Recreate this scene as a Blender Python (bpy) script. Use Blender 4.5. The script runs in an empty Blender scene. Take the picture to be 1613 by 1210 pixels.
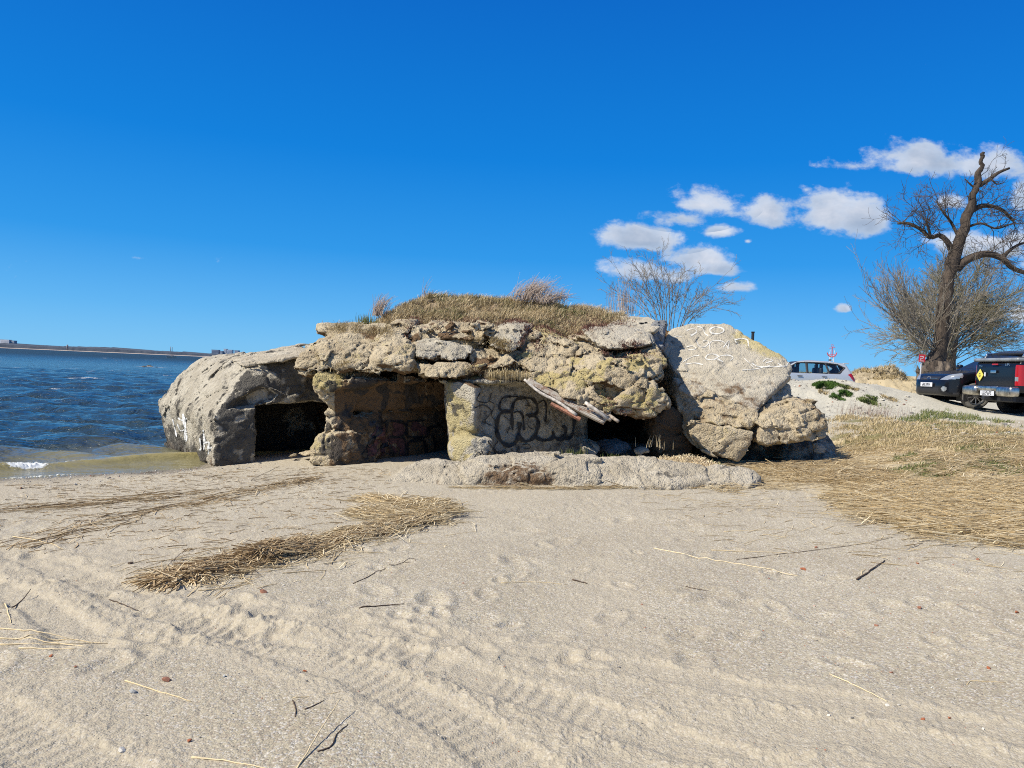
import bpy, bmesh, math, random
import numpy as np
from mathutils import Vector, Matrix
from mathutils.bvhtree import BVHTree
random.seed(7); RNG = np.random.default_rng(7)
SC = bpy.context.scene; COL = SC.collection
R = math.radians
# ------------------------------------------------------------------ camera
EYE = np.array([0.0, 0.0, 1.9]); FPX = 1212.0; IW, IH = 1613.0, 1210.0
cam_d = bpy.data.cameras.new("camera"); cam = bpy.data.objects.new("camera", cam_d); COL.objects.link(cam)
cam_d.sensor_width = 36; cam_d.lens = FPX / IW * 36; cam_d.clip_start = 0.05; cam_d.clip_end = 20000
CM = Matrix.Rotation(R(90 - 1.09), 3, 'X') @ Matrix.Rotation(R(2.46), 3, 'Z')
cam.matrix_world = Matrix.Translation(Vector(EYE)) @ CM.to_4x4(); SC.camera = cam
CMN = np.array(CM)
def ray(px, py):
    v = np.stack([(np.asarray(px, float) - IW / 2) / FPX, -(np.asarray(py, float) - IH / 2) / FPX, -np.ones_like(np.asarray(px, float))], -1)
    return v @ CMN.T
def P(px, py, d):                      # world point seen at pixel (px,py) of the photo, at distance y = d
    r = ray(px, py); return EYE + r * (np.asarray(d, float) / r[..., 1])[..., None]
def PZ(px, py, z):                     # same, where the sight line meets height z
    r = ray(px, py); return EYE + r * ((z - EYE[2]) / r[..., 2])[..., None]
# ------------------------------------------------------------------ noise (vectorised)
def _h(x, y, z, s):
    n = (x.astype(np.uint32) * np.uint32(374761393) + y.astype(np.uint32) * np.uint32(668265263)
         + z.astype(np.uint32) * np.uint32(2147483647) + np.uint32((s * 974711 + 12345) & 0xffffffff))
    n = (n ^ (n >> np.uint32(13))) * np.uint32(1274126177)
    n = (n ^ (n >> np.uint32(15))) * np.uint32(2246822519)
    return n ^ (n >> np.uint32(16))
_G = np.array([[1,1,0],[-1,1,0],[1,-1,0],[-1,-1,0],[1,0,1],[-1,0,1],[1,0,-1],[-1,0,-1],[0,1,1],[0,-1,1],[0,1,-1],[0,-1,-1],[1,1,0],[-1,1,0],[0,-1,1],[0,-1,-1]], np.float32)
def perlin(p, s=0):
    p = np.asarray(p, np.float32); i = np.floor(p).astype(np.int64); f = p - i; u = f * f * f * (f * (f * 6 - 15) + 10)
    out = 0
    for dx in (0, 1):
        wx = u[:, 0] if dx else 1 - u[:, 0]
        for dy in (0, 1):
            wy = u[:, 1] if dy else 1 - u[:, 1]
            for dz in (0, 1):
                wz = u[:, 2] if dz else 1 - u[:, 2]
                g = _G[_h(i[:, 0] + dx, i[:, 1] + dy, i[:, 2] + dz, s) & np.uint32(15)]
                out = out + wx * wy * wz * (g[:, 0] * (f[:, 0] - dx) + g[:, 1] * (f[:, 1] - dy) + g[:, 2] * (f[:, 2] - dz))
    return out
def fbm(p, s=0, o=4, g=0.5):
    t = 0; a = 1.0; q = np.asarray(p, np.float32)
    for k in range(o):
        t = t + a * perlin(q, s + k * 17); q = q * 2.03 + 3.1; a *= g
    return t
def perlin2(x, y, s=0):
    ix = np.floor(x).astype(np.int64); iy = np.floor(y).astype(np.int64); fx = x - ix; fy = y - iy
    ux = fx * fx * fx * (fx * (fx * 6 - 15) + 10); uy = fy * fy * fy * (fy * (fy * 6 - 15) + 10); z = np.zeros_like(ix)
    def g(dx, dy):
        a = _h(ix + dx, iy + dy, z, s).astype(np.float32) * np.float32(2 * math.pi / 4294967296.0)
        return np.cos(a) * (fx - dx) + np.sin(a) * (fy - dy)
    return ((g(0, 0) * (1 - ux) + g(1, 0) * ux) * (1 - uy) + (g(0, 1) * (1 - ux) + g(1, 1) * ux) * uy) * 1.4
def fbm2(x, y, s=0, o=4, g=0.5):
    t = 0; a = 1.0
    for k in range(o):
        t = t + a * perlin2(x, y, s + 31 * k); x = x * 2.03 + 5.2; y = y * 2.03 + 1.7; a *= g
    return t
def worley(p, s=0):
    p = np.asarray(p, np.float32); i = np.floor(p).astype(np.int64); f1 = np.full(len(p), 9.0, np.float32); f2 = f1.copy(); cid = np.zeros(len(p), np.float32)
    for dx in (-1, 0, 1):
        for dy in (-1, 0, 1):
            for dz in (-1, 0, 1):
                c = i + (dx, dy, dz); h = _h(c[:, 0], c[:, 1], c[:, 2], s)
                q = np.stack([(h & np.uint32(1023)) / 1023.0, ((h >> np.uint32(10)) & np.uint32(1023)) / 1023.0, ((h >> np.uint32(20)) & np.uint32(1023)) / 1023.0], -1).astype(np.float32)
                d = np.sqrt((((c + q) - p) ** 2).sum(1)).astype(np.float32); n = d < f1
                f2 = np.where(n, f1, np.minimum(f2, d)); f1 = np.where(n, d, f1); cid = np.where(n, (h & np.uint32(255)) / 255.0, cid)
    return f1, f2, cid
def sst(a, b, x):
    t = np.clip((x - a) / (b - a), 0, 1); return t * t * (3 - 2 * t)
# ------------------------------------------------------------------ objects
def tag(o, label=None, cat=None, group=None, kind=None):
    if label: o['label'] = label
    if cat: o['category'] = cat
    if group: o['group'] = group
    if kind: o['kind'] = kind
    return o
LOC = {}
def empty(name, loc, label=None, cat=None, group=None, rz=0.0):
    o = bpy.data.objects.new(name, None); COL.objects.link(o); o.location = loc; o.rotation_euler = (0, 0, rz); o.empty_display_size = 0.3
    LOC[o.name] = (np.array(loc, float), rz)
    return tag(o, label, cat, group)
def link(name, me, parent=None):
    o = bpy.data.objects.new(name, me); COL.objects.link(o)
    if parent is not None: o.parent = parent
    return o
def base_of(parent):
    if parent is None: return np.zeros(3)
    while parent.name not in LOC: parent = parent.parent
    return LOC[parent.name][0]
def mesh(name, V, F, mat, parent=None, smooth=True, world=True, mask=None, mats=None, fm=None):
    """V (n,3) array, F array (m,3|4) or list of lists -> one linked mesh object"""
    V = np.asarray(V, np.float32)
    if parent is not None and world: V = V - base_of(parent).astype(np.float32)
    me = bpy.data.meshes.new(name)
    if isinstance(F, np.ndarray):
        k = F.shape[1]; me.vertices.add(len(V)); me.vertices.foreach_set('co', V.ravel()); me.loops.add(F.size)
        me.loops.foreach_set('vertex_index', F.astype(np.int32).ravel()); me.polygons.add(len(F))
        me.polygons.foreach_set('loop_start', np.arange(0, F.size, k, dtype=np.int32)); me.update(calc_edges=True)
    else:
        me.from_pydata(V.tolist(), [], F); me.update()
    me.polygons.foreach_set('use_smooth', np.full(len(me.polygons), smooth, bool))
    for m in (mats or [mat]): me.materials.append(m)
    if fm is not None: me.polygons.foreach_set('material_index', np.asarray(fm, np.int32))
    if mask is not None:
        a = me.color_attributes.new('mask', 'FLOAT_COLOR', 'POINT'); a.data.foreach_set('color', np.asarray(mask, np.float32).ravel())
    return link(name, me, parent)
# bmesh-free shape collector
class MB:
    def __init__(s): s.v = []; s.f = []; s.n = 0; s.m = []
    def add(s, V, F, m=0):
        V = np.asarray(V, float); s.v.append(V); s.f += [[i + s.n for i in f] for f in F]; s.m += [m] * len(F); s.n += len(V); return s
    def box(s, c, d, M=None, m=0, bev=0.0):
        x, y, z = np.array(d) / 2.0
        if bev > 0:
            b = min(bev, x * .9, y * .9, z * .9); bm = bmesh.new(); bmesh.ops.create_cube(bm, size=1.0)
            for v in bm.verts: v.co = Vector((v.co.x * 2 * x, v.co.y * 2 * y, v.co.z * 2 * z))
            bmesh.ops.bevel(bm, geom=list(bm.edges), offset=b, segments=2, affect='EDGES', profile=0.5)
            bm.verts.index_update(); V = np.array([v.co[:] for v in bm.verts]); F = [[v.index for v in f.verts] for f in bm.faces]; bm.free()
        else:
            V = np.array([(i, j, k) for i in (-x, x) for j in (-y, y) for k in (-z, z)], float)
            F = [[0, 1, 3, 2], [4, 6, 7, 5], [0, 4, 5, 1], [2, 3, 7, 6], [0, 2, 6, 4], [1, 5, 7, 3]]
        if M is not None: V = V @ np.array(M).T
        return s.add(V + np.array(c), F, m)
    def tube(s, pts, rad, n=6, m=0, cap=True):
        V, F = tube_np(np.asarray(pts, float), np.asarray(rad, float) * np.ones(len(pts)), n, cap); return s.add(V, F, m)
    def lathe(s, prof, c=(0, 0, 0), axis='z', n=24, m=0):
        prof = np.array(prof, float); a = np.arange(n) * 2 * math.pi / n; k = len(prof); V = []
        for r, h in prof:
            for t in a:
                q = (r * math.cos(t), r * math.sin(t), h); V.append(q if axis == 'z' else (q[0], q[2], q[1]) if axis == 'y' else (q[2], q[0], q[1]))
        F = [[i * n + j, i * n + (j + 1) % n, (i + 1) * n + (j + 1) % n, (i + 1) * n + j] for i in range(k - 1) for j in range(n)]
        if axis == 'y': F = [f[::-1] for f in F]
        return s.add(np.array(V) + np.array(c), F, m)
    def build(s, name, mat, parent=None, smooth=False, world=True, mats=None):
        return mesh(name, np.concatenate(s.v), s.f, mat, parent, smooth, world, mats=mats, fm=s.m if mats else None)
def tube_np(pts, rad, n=5, cap=True):
    k = len(pts); t = np.gradient(pts, axis=0); t /= np.linalg.norm(t, axis=1, keepdims=True) + 1e-9
    up = np.array([0.0, 0, 1.0]) if abs(t[0, 2]) < 0.9 else np.array([1.0, 0, 0])
    a = np.cross(t, up); a /= np.linalg.norm(a, axis=1, keepdims=True) + 1e-9; b = np.cross(t, a)
    th = np.arange(n) * 2 * math.pi / n
    V = (pts[:, None] + rad[:, None, None] * (np.cos(th)[None, :, None] * a[:, None] + np.sin(th)[None, :, None] * b[:, None])).reshape(-1, 3)
    F = [[i * n + j, (i + 1) * n + j, (i + 1) * n + (j + 1) % n, i * n + (j + 1) % n] for i in range(k - 1) for j in range(n)]
    if cap: F += [list(range(n)), [(k - 1) * n + j for j in range(n)][::-1]]
    return V, F
def spline(pts, n=8):
    p = np.asarray(pts, float); q = np.vstack([2 * p[0] - p[1], p, 2 * p[-1] - p[-2]]); out = []
    for i in range(1, len(q) - 2):
        for t in np.arange(n) / n:
            a, b, c, d = q[i - 1], q[i], q[i + 1], q[i + 2]
            out.append(0.5 * (2 * b + (c - a) * t + (2 * a - 5 * b + 4 * c - d) * t * t + (3 * b - a - 3 * c + d) * t ** 3))
    out.append(p[-1]); return np.array(out)
# ------------------------------------------------------------------ signed distance modelling
def hull_planes(pts):
    bm = bmesh.new()
    for p in pts: bm.verts.new(Vector(p))
    bmesh.ops.convex_hull(bm, input=list(bm.verts)); c = np.mean(np.asarray(pts, float), axis=0); pl = {}
    for f in bm.faces:
        f.normal_update(); n = np.array(f.normal[:])
        if np.linalg.norm(n) < .5 or f.calc_area() < 1e-5: continue
        o = n @ np.array(f.verts[0].co[:])
        if n @ c > o: n, o = -n, -o
        pl[tuple(np.round(np.append(n, o), 2))] = (n, o)
    bm.free(); return list(pl.values())
class Grid:
    def __init__(s, lo, hi, h):
        s.lo = np.asarray(lo, float); s.h = h; s.n = np.ceil((np.asarray(hi, float) - s.lo) / h).astype(int) + 1
        s.d = np.full(tuple(s.n), 9.0, np.float32); s.ax = [(s.lo[i] + np.arange(s.n[i]) * h).astype(np.float32) for i in range(3)]
    def sub(s, lo, hi):
        a = np.maximum(np.floor((np.asarray(lo) - s.lo) / s.h).astype(int), 0); b = np.minimum(np.ceil((np.asarray(hi) - s.lo) / s.h).astype(int) + 1, s.n); return a, b
    def hull(s, pts, k=22.0, off=0.0, cut=False, mar=0.35):
        pts = np.asarray(pts, float); a, b = s.sub(pts.min(0) - mar, pts.max(0) + mar)
        if (b <= a).any(): return
        X, Y, Z = s.ax[0][a[0]:b[0], None, None], s.ax[1][None, a[1]:b[1], None], s.ax[2][None, None, a[2]:b[2]]
        acc = 0; 
        for n, o in hull_planes(pts): acc = acc + np.exp(np.clip(k * (np.float32(n[0]) * X + np.float32(n[1]) * Y + np.float32(n[2]) * Z - np.float32(o)), -30, 40))
        d = np.log(acc) / k + off; sl = tuple(slice(a[i], b[i]) for i in range(3))
        s.d[sl] = np.maximum(s.d[sl], -d) if cut else np.minimum(s.d[sl], d)
    def func(s, fn, lo, hi, cut=False):
        a, b = s.sub(lo, hi); X, Y, Z = s.ax[0][a[0]:b[0], None, None], s.ax[1][None, a[1]:b[1], None], s.ax[2][None, None, a[2]:b[2]]
        d = fn(X, Y, Z); sl = tuple(slice(a[i], b[i]) for i in range(3)); s.d[sl] = np.maximum(s.d[sl], -d) if cut else np.minimum(s.d[sl], d)
    def displace(s, fn, band=0.4):
        I = np.nonzero(np.abs(s.d) < band); p = np.stack([s.ax[i][I[i]] for i in range(3)], -1); s.d[I] += fn(p).astype(np.float32)
    def nets(s):
        d = s.d; g = d < 0
        c = sum(g[i:g.shape[0] - 1 + i, j:g.shape[1] - 1 + j, k:g.shape[2] - 1 + k].astype(np.uint8) for i in (0, 1) for j in (0, 1) for k in (0, 1))
        I = np.stack(np.nonzero((c > 0) & (c < 8)), -1); idx = np.full(c.shape, -1, np.int64); idx[I[:, 0], I[:, 1], I[:, 2]] = np.arange(len(I))
        off = [(i, j, k) for i in (0, 1) for j in (0, 1) for k in (0, 1)]
        val = np.stack([d[I[:, 0] + o[0], I[:, 1] + o[1], I[:, 2] + o[2]] for o in off], -1); acc = np.zeros((len(I), 3)); cnt = np.zeros(len(I))
        for a in range(8):
            for b in range(a + 1, 8):
                oa, ob = np.array(off[a]), np.array(off[b])
                if np.abs(oa - ob).sum() != 1: continue
                m = (val[:, a] < 0) != (val[:, b] < 0); t = val[m, a] / (val[m, a] - val[m, b]); acc[m] += oa + t[:, None] * (ob - oa); cnt[m] += 1
        V = s.lo + s.h * (I + acc / cnt[:, None]); Q = []
        for ax in range(3):
            e = [slice(None)] * 3; f = [slice(None)] * 3; e[ax] = slice(0, -1); f[ax] = slice(1, None)
            A, B = g[tuple(e)], g[tuple(f)]; u, w = (ax + 1) % 3, (ax + 2) % 3; E = np.stack(np.nonzero(A != B), -1)
            E = E[(E[:, u] > 0) & (E[:, w] > 0) & (E[:, u] < c.shape[u]) & (E[:, w] < c.shape[w])]; ins = A[E[:, 0], E[:, 1], E[:, 2]]
            def cell(du, dw):
                q = E.copy(); q[:, u] -= du; q[:, w] -= dw; return idx[q[:, 0], q[:, 1], q[:, 2]]
            q = np.stack([cell(1, 1), cell(0, 1), cell(0, 0), cell(1, 0)], -1); q[~ins] = q[~ins][:, ::-1]; Q.append(q)
        Q = np.concatenate(Q); Q = Q[(Q >= 0).all(1)]; return V, Q
def vnormals(V, F):
    n = np.cross(V[F[:, 2]] - V[F[:, 0]], V[F[:, 3 if F.shape[1] == 4 else 1]] - V[F[:, 1]] if F.shape[1] == 4 else V[F[:, 2]] - V[F[:, 1]])
    N = np.zeros_like(V)
    for k in range(F.shape[1]): np.add.at(N, F[:, k], n)
    return N / (np.linalg.norm(N, axis=1, keepdims=True) + 1e-9)
def front(pts, back=1.5, dz=0.0, dx=0.0, shrink=1.0):
    q = np.array([P(*p) for p in pts]); c = q.mean(0); b = (q - c) * shrink + c; b = b + np.array([dx, back, dz]); return np.vstack([q, b])
# ------------------------------------------------------------------ materials
def newmat(name):
    m = bpy.data.materials.new(name); m.use_nodes = True; nt = m.node_tree; nt.nodes.clear()
    out = nt.nodes.new('ShaderNodeOutputMaterial'); b = nt.nodes.new('ShaderNodeBsdfPrincipled'); nt.links.new(b.outputs[0], out.inputs[0]); return m, nt, b
class NT:
    def __init__(s, nt): s.nt = nt
    def n(s, t, **kw):
        o = s.nt.nodes.new(t)
        for k, v in kw.items():
            if k in o.inputs: s.put(o.inputs[k], v)
            else: setattr(o, k, v)
        return o
    def put(s, sock, v):
        if isinstance(v, bpy.types.NodeSocket): s.nt.links.new(v, sock)
        elif isinstance(v, (tuple, list)) and sock.type == 'RGBA' and len(v) == 3: sock.default_value = (*v, 1)
        else: sock.default_value = v
    def math(s, op, a, b=0.0, c=None, clamp=False):
        o = s.nt.nodes.new('ShaderNodeMath'); o.operation = op; o.use_clamp = clamp; s.put(o.inputs[0], a); s.put(o.inputs[1], b)
        if c is not None: s.put(o.inputs[2], c)
        return o.outputs[0]
    def mix(s, f, a, b, mode='MIX'):
        o = s.nt.nodes.new('ShaderNodeMix'); o.data_type = 'RGBA'; o.blend_type = mode; s.put(o.inputs[0], f); s.put(o.inputs[6], a); s.put(o.inputs[7], b); return o.outputs[2]
    def noise(s, vec, scale, detail=4, rough=.5, dist=0.0):
        o = s.n('ShaderNodeTexNoise', Vector=vec, Scale=scale, Detail=detail, Roughness=rough, Distortion=dist); return o.outputs['Fac']
    def voro(s, vec, scale, feature='F1', out='Distance', rnd=1.0):
        o = s.nt.nodes.new('ShaderNodeTexVoronoi'); o.feature = feature; s.put(o.inputs['Vector'], vec); s.put(o.inputs['Scale'], scale); return o.outputs[out]
    def ramp(s, f, a, b): # smooth map range to 0..1
        o = s.nt.nodes.new('ShaderNodeMapRange'); o.interpolation_type = 'SMOOTHSTEP'; s.put(o.inputs[0], f); s.put(o.inputs[1], a); s.put(o.inputs[2], b); return o.outputs[0]
    def bump(s, h, strength, dist, normal=None):
        o = s.n('ShaderNodeBump', Height=h, Strength=strength, Distance=dist)
        if normal is not None: s.put(o.inputs['Normal'], normal)
        return o.outputs[0]
    def pos(s): return s.nt.nodes.new('ShaderNodeNewGeometry').outputs['Position']
    def obj(s): return s.nt.nodes.new('ShaderNodeTexCoord').outputs['Object']
    def attr(s, name='mask'):
        o = s.nt.nodes.new('ShaderNodeAttribute'); o.attribute_name = name
        sep = s.nt.nodes.new('ShaderNodeSeparateColor'); s.nt.links.new(o.outputs['Color'], sep.inputs[0]); return sep.outputs[0], sep.outputs[1], sep.outputs[2], o.outputs['Alpha']
def simple(name, col, rough=.6, metal=0.0, spec=.5, nscale=0, namp=.25, bump=0.0, bscale=30, coat=0.0):
    m, nt, b = newmat(name); t = NT(nt); b.inputs['Roughness'].default_value = rough; b.inputs['Metallic'].default_value = metal
    b.inputs['Specular IOR Level'].default_value = spec; b.inputs['Coat Weight'].default_value = coat
    if nscale:
        f = t.noise(t.obj(), nscale, 4, .6); lo = tuple(c * (1 - namp) for c in col); hi = tuple(min(1, c * (1 + namp)) for c in col)
        t.put(b.inputs['Base Color'], t.mix(t.ramp(f, .3, .7), lo, hi))
    else: b.inputs['Base Color'].default_value = (*col, 1)
    if bump: t.put(b.inputs['Normal'], t.bump(t.noise(t.obj(), bscale, 5, .6), bump, .02))
    return m
def rock_mat(name, c1, c2, lichen=(.40, .325, .115), brown=(.115, .066, .032), dark=(.045, .042, .038), bump=1.0, white=(.62, .61, .58)):
    m, nt, b = newmat(name); t = NT(nt); p = t.pos(); r, g, bl, al = t.attr(); b.inputs['Roughness'].default_value = .92; b.inputs['Specular IOR Level'].default_value = .25
    n1 = t.noise(p, 2.2, 6, .62); n2 = t.noise(p, 14, 5, .65); n3 = t.noise(p, 75, 4, .7); v = t.voro(p, 42); vc = t.voro(p, 42, out='Color'); v2 = t.voro(p, 17)
    col = t.mix(t.ramp(n1, .32, .68), c1, c2)
    col = t.mix(t.math('MULTIPLY', t.ramp(n2, .42, .75), .55), col, tuple(c * .62 for c in c1))
    sp = t.n('ShaderNodeSeparateColor', Color=vc)
    col = t.mix(t.math('MULTIPLY', t.ramp(sp.outputs[0], .55, 1.0), t.math('MULTIPLY', t.ramp(v, .32, .12), .5)), col, t.mix(sp.outputs[1], tuple(c * .45 for c in c1), tuple(min(.8, c * 1.5) for c in c2)))
    col = t.mix(t.math('MULTIPLY', t.ramp(n3, .55, .8), .35), col, tuple(c * .5 for c in c1))
    col = t.mix(t.math('MULTIPLY', t.ramp(n3, .45, .2), .25), col, tuple(min(.85, c * 1.35) for c in c2))
    def msk(a, sc, lo=-.12, hi=.22):
        return t.ramp(t.math('ADD', a, t.math('MULTIPLY', t.math('SUBTRACT', t.noise(p, sc, 6, .7), .5), 1.5)), .35 + lo, .35 + hi)
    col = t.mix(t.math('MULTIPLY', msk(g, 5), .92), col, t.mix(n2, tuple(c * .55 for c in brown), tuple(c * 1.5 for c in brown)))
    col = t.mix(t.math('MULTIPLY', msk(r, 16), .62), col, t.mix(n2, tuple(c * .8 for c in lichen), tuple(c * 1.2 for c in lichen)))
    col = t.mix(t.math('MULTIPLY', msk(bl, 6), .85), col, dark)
    col = t.mix(t.math('MULTIPLY', t.math('MULTIPLY', msk(al, 22), al), .9), col, white)
    t.put(b.inputs['Base Color'], col)
    h = t.math('ADD', t.math('MULTIPLY', t.noise(p, 30, 6, .7), .6), t.math('ADD', t.math('MULTIPLY', n2, .9), t.math('ADD', t.math('MULTIPLY', v, -.35), t.math('MULTIPLY', t.ramp(v2, .05, .28), .35))))
    t.put(b.inputs['Normal'], t.bump(h, .9 * bump, .045)); return m
M = {}
M['concrete'] = rock_mat('weathered_concrete', (.365, .295, .19), (.51, .43, .295))
M['concrete_grey'] = rock_mat('grey_concrete', (.36, .32, .245), (.50, .455, .36))
M['slab_concrete'] = rock_mat('slab_concrete', (.40, .355, .27), (.49, .44, .345), bump=.7)
M['pale_concrete'] = rock_mat('pale_concrete', (.37, .32, .235), (.50, .445, .345))
M['boulder'] = rock_mat('boulder_stone', (.17, .175, .18), (.30, .30, .30))
M['soil'] = rock_mat('sandy_soil', (.25, .175, .105), (.36, .275, .17), brown=(.13, .085, .045))
M['black_spray'] = simple('black_spray_paint', (.012, .012, .014), .55, nscale=20, namp=.4)
M['white_spray'] = simple('white_spray_paint', (.62, .62, .60), .7, nscale=30, namp=.2)
M['red_spray'] = simple('faded_red_spray_paint', (.085, .034, .032), .8, nscale=14, namp=.5)
M['straw'] = None
def blade_mat(name, cols, rough=.75):
    m, nt, b = newmat(name); t = NT(nt); b.inputs['Roughness'].default_value = rough; b.inputs['Specular IOR Level'].default_value = .2
    r, g, bl, al = t.attr(); c = t.mix(t.ramp(r, 0, .5), cols[0], cols[1]); c = t.mix(t.ramp(r, .5, 1.0), c, cols[2]); t.put(b.inputs['Base Color'], c)
    b.inputs['Subsurface Weight'].default_value = 0; return m
M['straw'] = blade_mat('dry_reed', ((.36, .27, .15), (.64, .51, .30), (.80, .69, .47)))
M['reed_brown'] = blade_mat('brown_reed', ((.15, .10, .05), (.42, .30, .16), (.66, .53, .33)))
M['grass_dry'] = blade_mat('dry_grass', ((.20, .155, .08), (.39, .305, .16), (.58, .475, .29)))
M['grass_green'] = blade_mat('green_grass', ((.055, .085, .022), (.11, .14, .04), (.25, .22, .09)))
M['sedum'] = blade_mat('red_brown_moss', ((.06, .025, .02), (.13, .06, .045), (.23, .13, .09)))
M['plume'] = blade_mat('mauve_dry_grass', ((.26, .19, .15), (.42, .33, .26), (.58, .49, .40)))
def bark_mat(name, c1, c2, sc=6):
    m, nt, b = newmat(name); t = NT(nt); p = t.obj(); mp = t.n('ShaderNodeMapping', Vector=p); mp.inputs['Scale'].default_value = (1, 1, .3)
    n = t.noise(mp.outputs[0], sc, 7, .7, .4); t.put(b.inputs['Base Color'], t.mix(t.ramp(n, .3, .7), c1, c2)); b.inputs['Roughness'].default_value = .9
    t.put(b.inputs['Normal'], t.bump(n, 1.0, .08)); return m
M['bark'] = bark_mat('dark_bark', (.022, .016, .012), (.095, .07, .05))
M['bark_low'] = bark_mat('grey_brown_bark', (.045, .035, .027), (.19, .15, .11))
M['twig'] = simple('twig_bark', (.085, .066, .052), .9, nscale=4, namp=.4)
M['twig_pale'] = simple('pale_twig_bark', (.23, .20, .155), .9, nscale=3, namp=.35)
M['willow_twig'] = simple('grey_green_twig_bark', (.22, .20, .135), .9, nscale=3, namp=.4)
M['driftwood'] = simple('dark_driftwood', (.085, .055, .035), .85, nscale=30, namp=.5)
M['brick'] = simple('worn_brick', (.40, .13, .055), .9, nscale=60, namp=.3, bump=.5, bscale=80)
M['brick_dull'] = simple('dull_brick', (.33, .15, .09), .9, nscale=60, namp=.3, bump=.5, bscale=80)
M['stone_white'] = simple('white_pebble', (.62, .58, .50), .85, nscale=40, namp=.15, bump=.4, bscale=60)
M['stone_grey'] = simple('grey_pebble', (.40, .40, .38), .85, nscale=40, namp=.2, bump=.4, bscale=60)
# ------------------------------------------------------------------ ground
def sd_poly(x, y, poly):
    poly = np.asarray(poly, float); d = np.full(x.shape, 1e9); ins = np.zeros(x.shape, bool); n = len(poly)
    for i in range(n):
        a, b = poly[i], poly[i - 1]; e = b - a; wx, wy = x - a[0], y - a[1]; t = np.clip((wx * e[0] + wy * e[1]) / (e @ e + 1e-12), 0, 1)
        d = np.minimum(d, (wx - e[0] * t) ** 2 + (wy - e[1] * t) ** 2)
        c = (a[1] > y) != (b[1] > y); xi = a[0] + (y - a[1]) * (b[0] - a[0]) / (b[1] - a[1] + 1e-12); ins ^= c & (x < xi)
    d = np.sqrt(d); return np.where(ins, -d, d)
def sd_line(x, y, pl):
    pl = np.asarray(pl, float); best = np.full(x.shape, 1e9); s = np.zeros(x.shape); side = np.zeros(x.shape); L = 0
    for a, b in zip(pl[:-1], pl[1:]):
        e = b - a; l = math.hypot(*e); wx, wy = x - a[0], y - a[1]; t = np.clip((wx * e[0] + wy * e[1]) / (l * l), 0, 1)
        d = np.hypot(wx - e[0] * t, wy - e[1] * t); m = d < best; best = np.where(m, d, best); s = np.where(m, L + t * l, s); side = np.where(m, np.sign(e[0] * wy - e[1] * wx), side); L += l
    return best, s, side
CTRL = [(0,1205,.32),(400,1205,.30),(806,1205,.30),(1200,1205,.32),(1613,1205,.36),(0,1020,.27),(0,900,.20),(400,900,.27),(806,900,.29),(1200,900,.32),(1613,900,.45),(806,1040,.30),(1300,1040,.33),
 (0,800,.085),(200,785,.10),(400,760,.14),(600,772,.25),(800,778,.29),(1000,778,.33),(1200,775,.38),(1400,775,.47),(1613,775,.62),
 (0,757,.0),(150,747,0),(300,737,.0),(338,731,.02),(420,722,.10),(530,731,.19),(640,726,.24),(720,727,.26),(900,716,.38),(1060,712,.45),(1160,720,.43),(1330,708,.60),
 (1345,682,.86),(1450,690,.92),(1613,700,1.02),(1360,655,1.14),(1440,655,1.2),(1535,651,1.30),(1613,660,1.26),(1500,668,1.12),(1613,682,1.13)]
_c = np.array([list(PZ(a, b, z)) for a, b, z in CTRL])
_c = np.vstack([_c, [(8,26,1.28),(15,24,1.32),(18,20,1.30),(22,26,1.35),(12,33,1.3),(5,32,1.25),(28,40,1.5),(3,20,.9),(0,17,.45),(8.5,18.5,1.15),
 (-9,12.5,-.22),(-9,16,-.5),(-7,18,-.45),(-14,12,-.6),(-20,14,-1.0),(-12,22,-1.1),(-4,23,-.35),(-8,32,-1.1),(-13,7.2,0),(-20,4,0),(-10,4,.3),(0,-4,.5),(-8,-3,.35),(8,-3,.6),(0,-15,1.),(15,5,1.0),(20,12,1.2),(-20,-8,.4),(-25,15,-1.4),(0,40,.9)]])
_A = _c[:, :2] / 10.0; _n = len(_A)
def _U(r2): return np.where(r2 > 1e-12, r2 * np.log(r2 + 1e-12), 0)
_K = _U(((_A[:, None] - _A[None]) ** 2).sum(-1)) + np.eye(_n) * 0.002; _Pm = np.hstack([np.ones((_n, 1)), _A])
_w = np.linalg.solve(np.block([[_K, _Pm], [_Pm.T, np.zeros((3, 3))]]), np.concatenate([_c[:, 2], np.zeros(3)]))
def tps(x, y):
    out = np.zeros(len(x)); xs, ys = x / 10, y / 10
    for i in range(_n): out += _w[i] * _U((xs - _A[i, 0]) ** 2 + (ys - _A[i, 1]) ** 2)
    return out + _w[_n] + _w[_n + 1] * xs + _w[_n + 2] * ys
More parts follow.
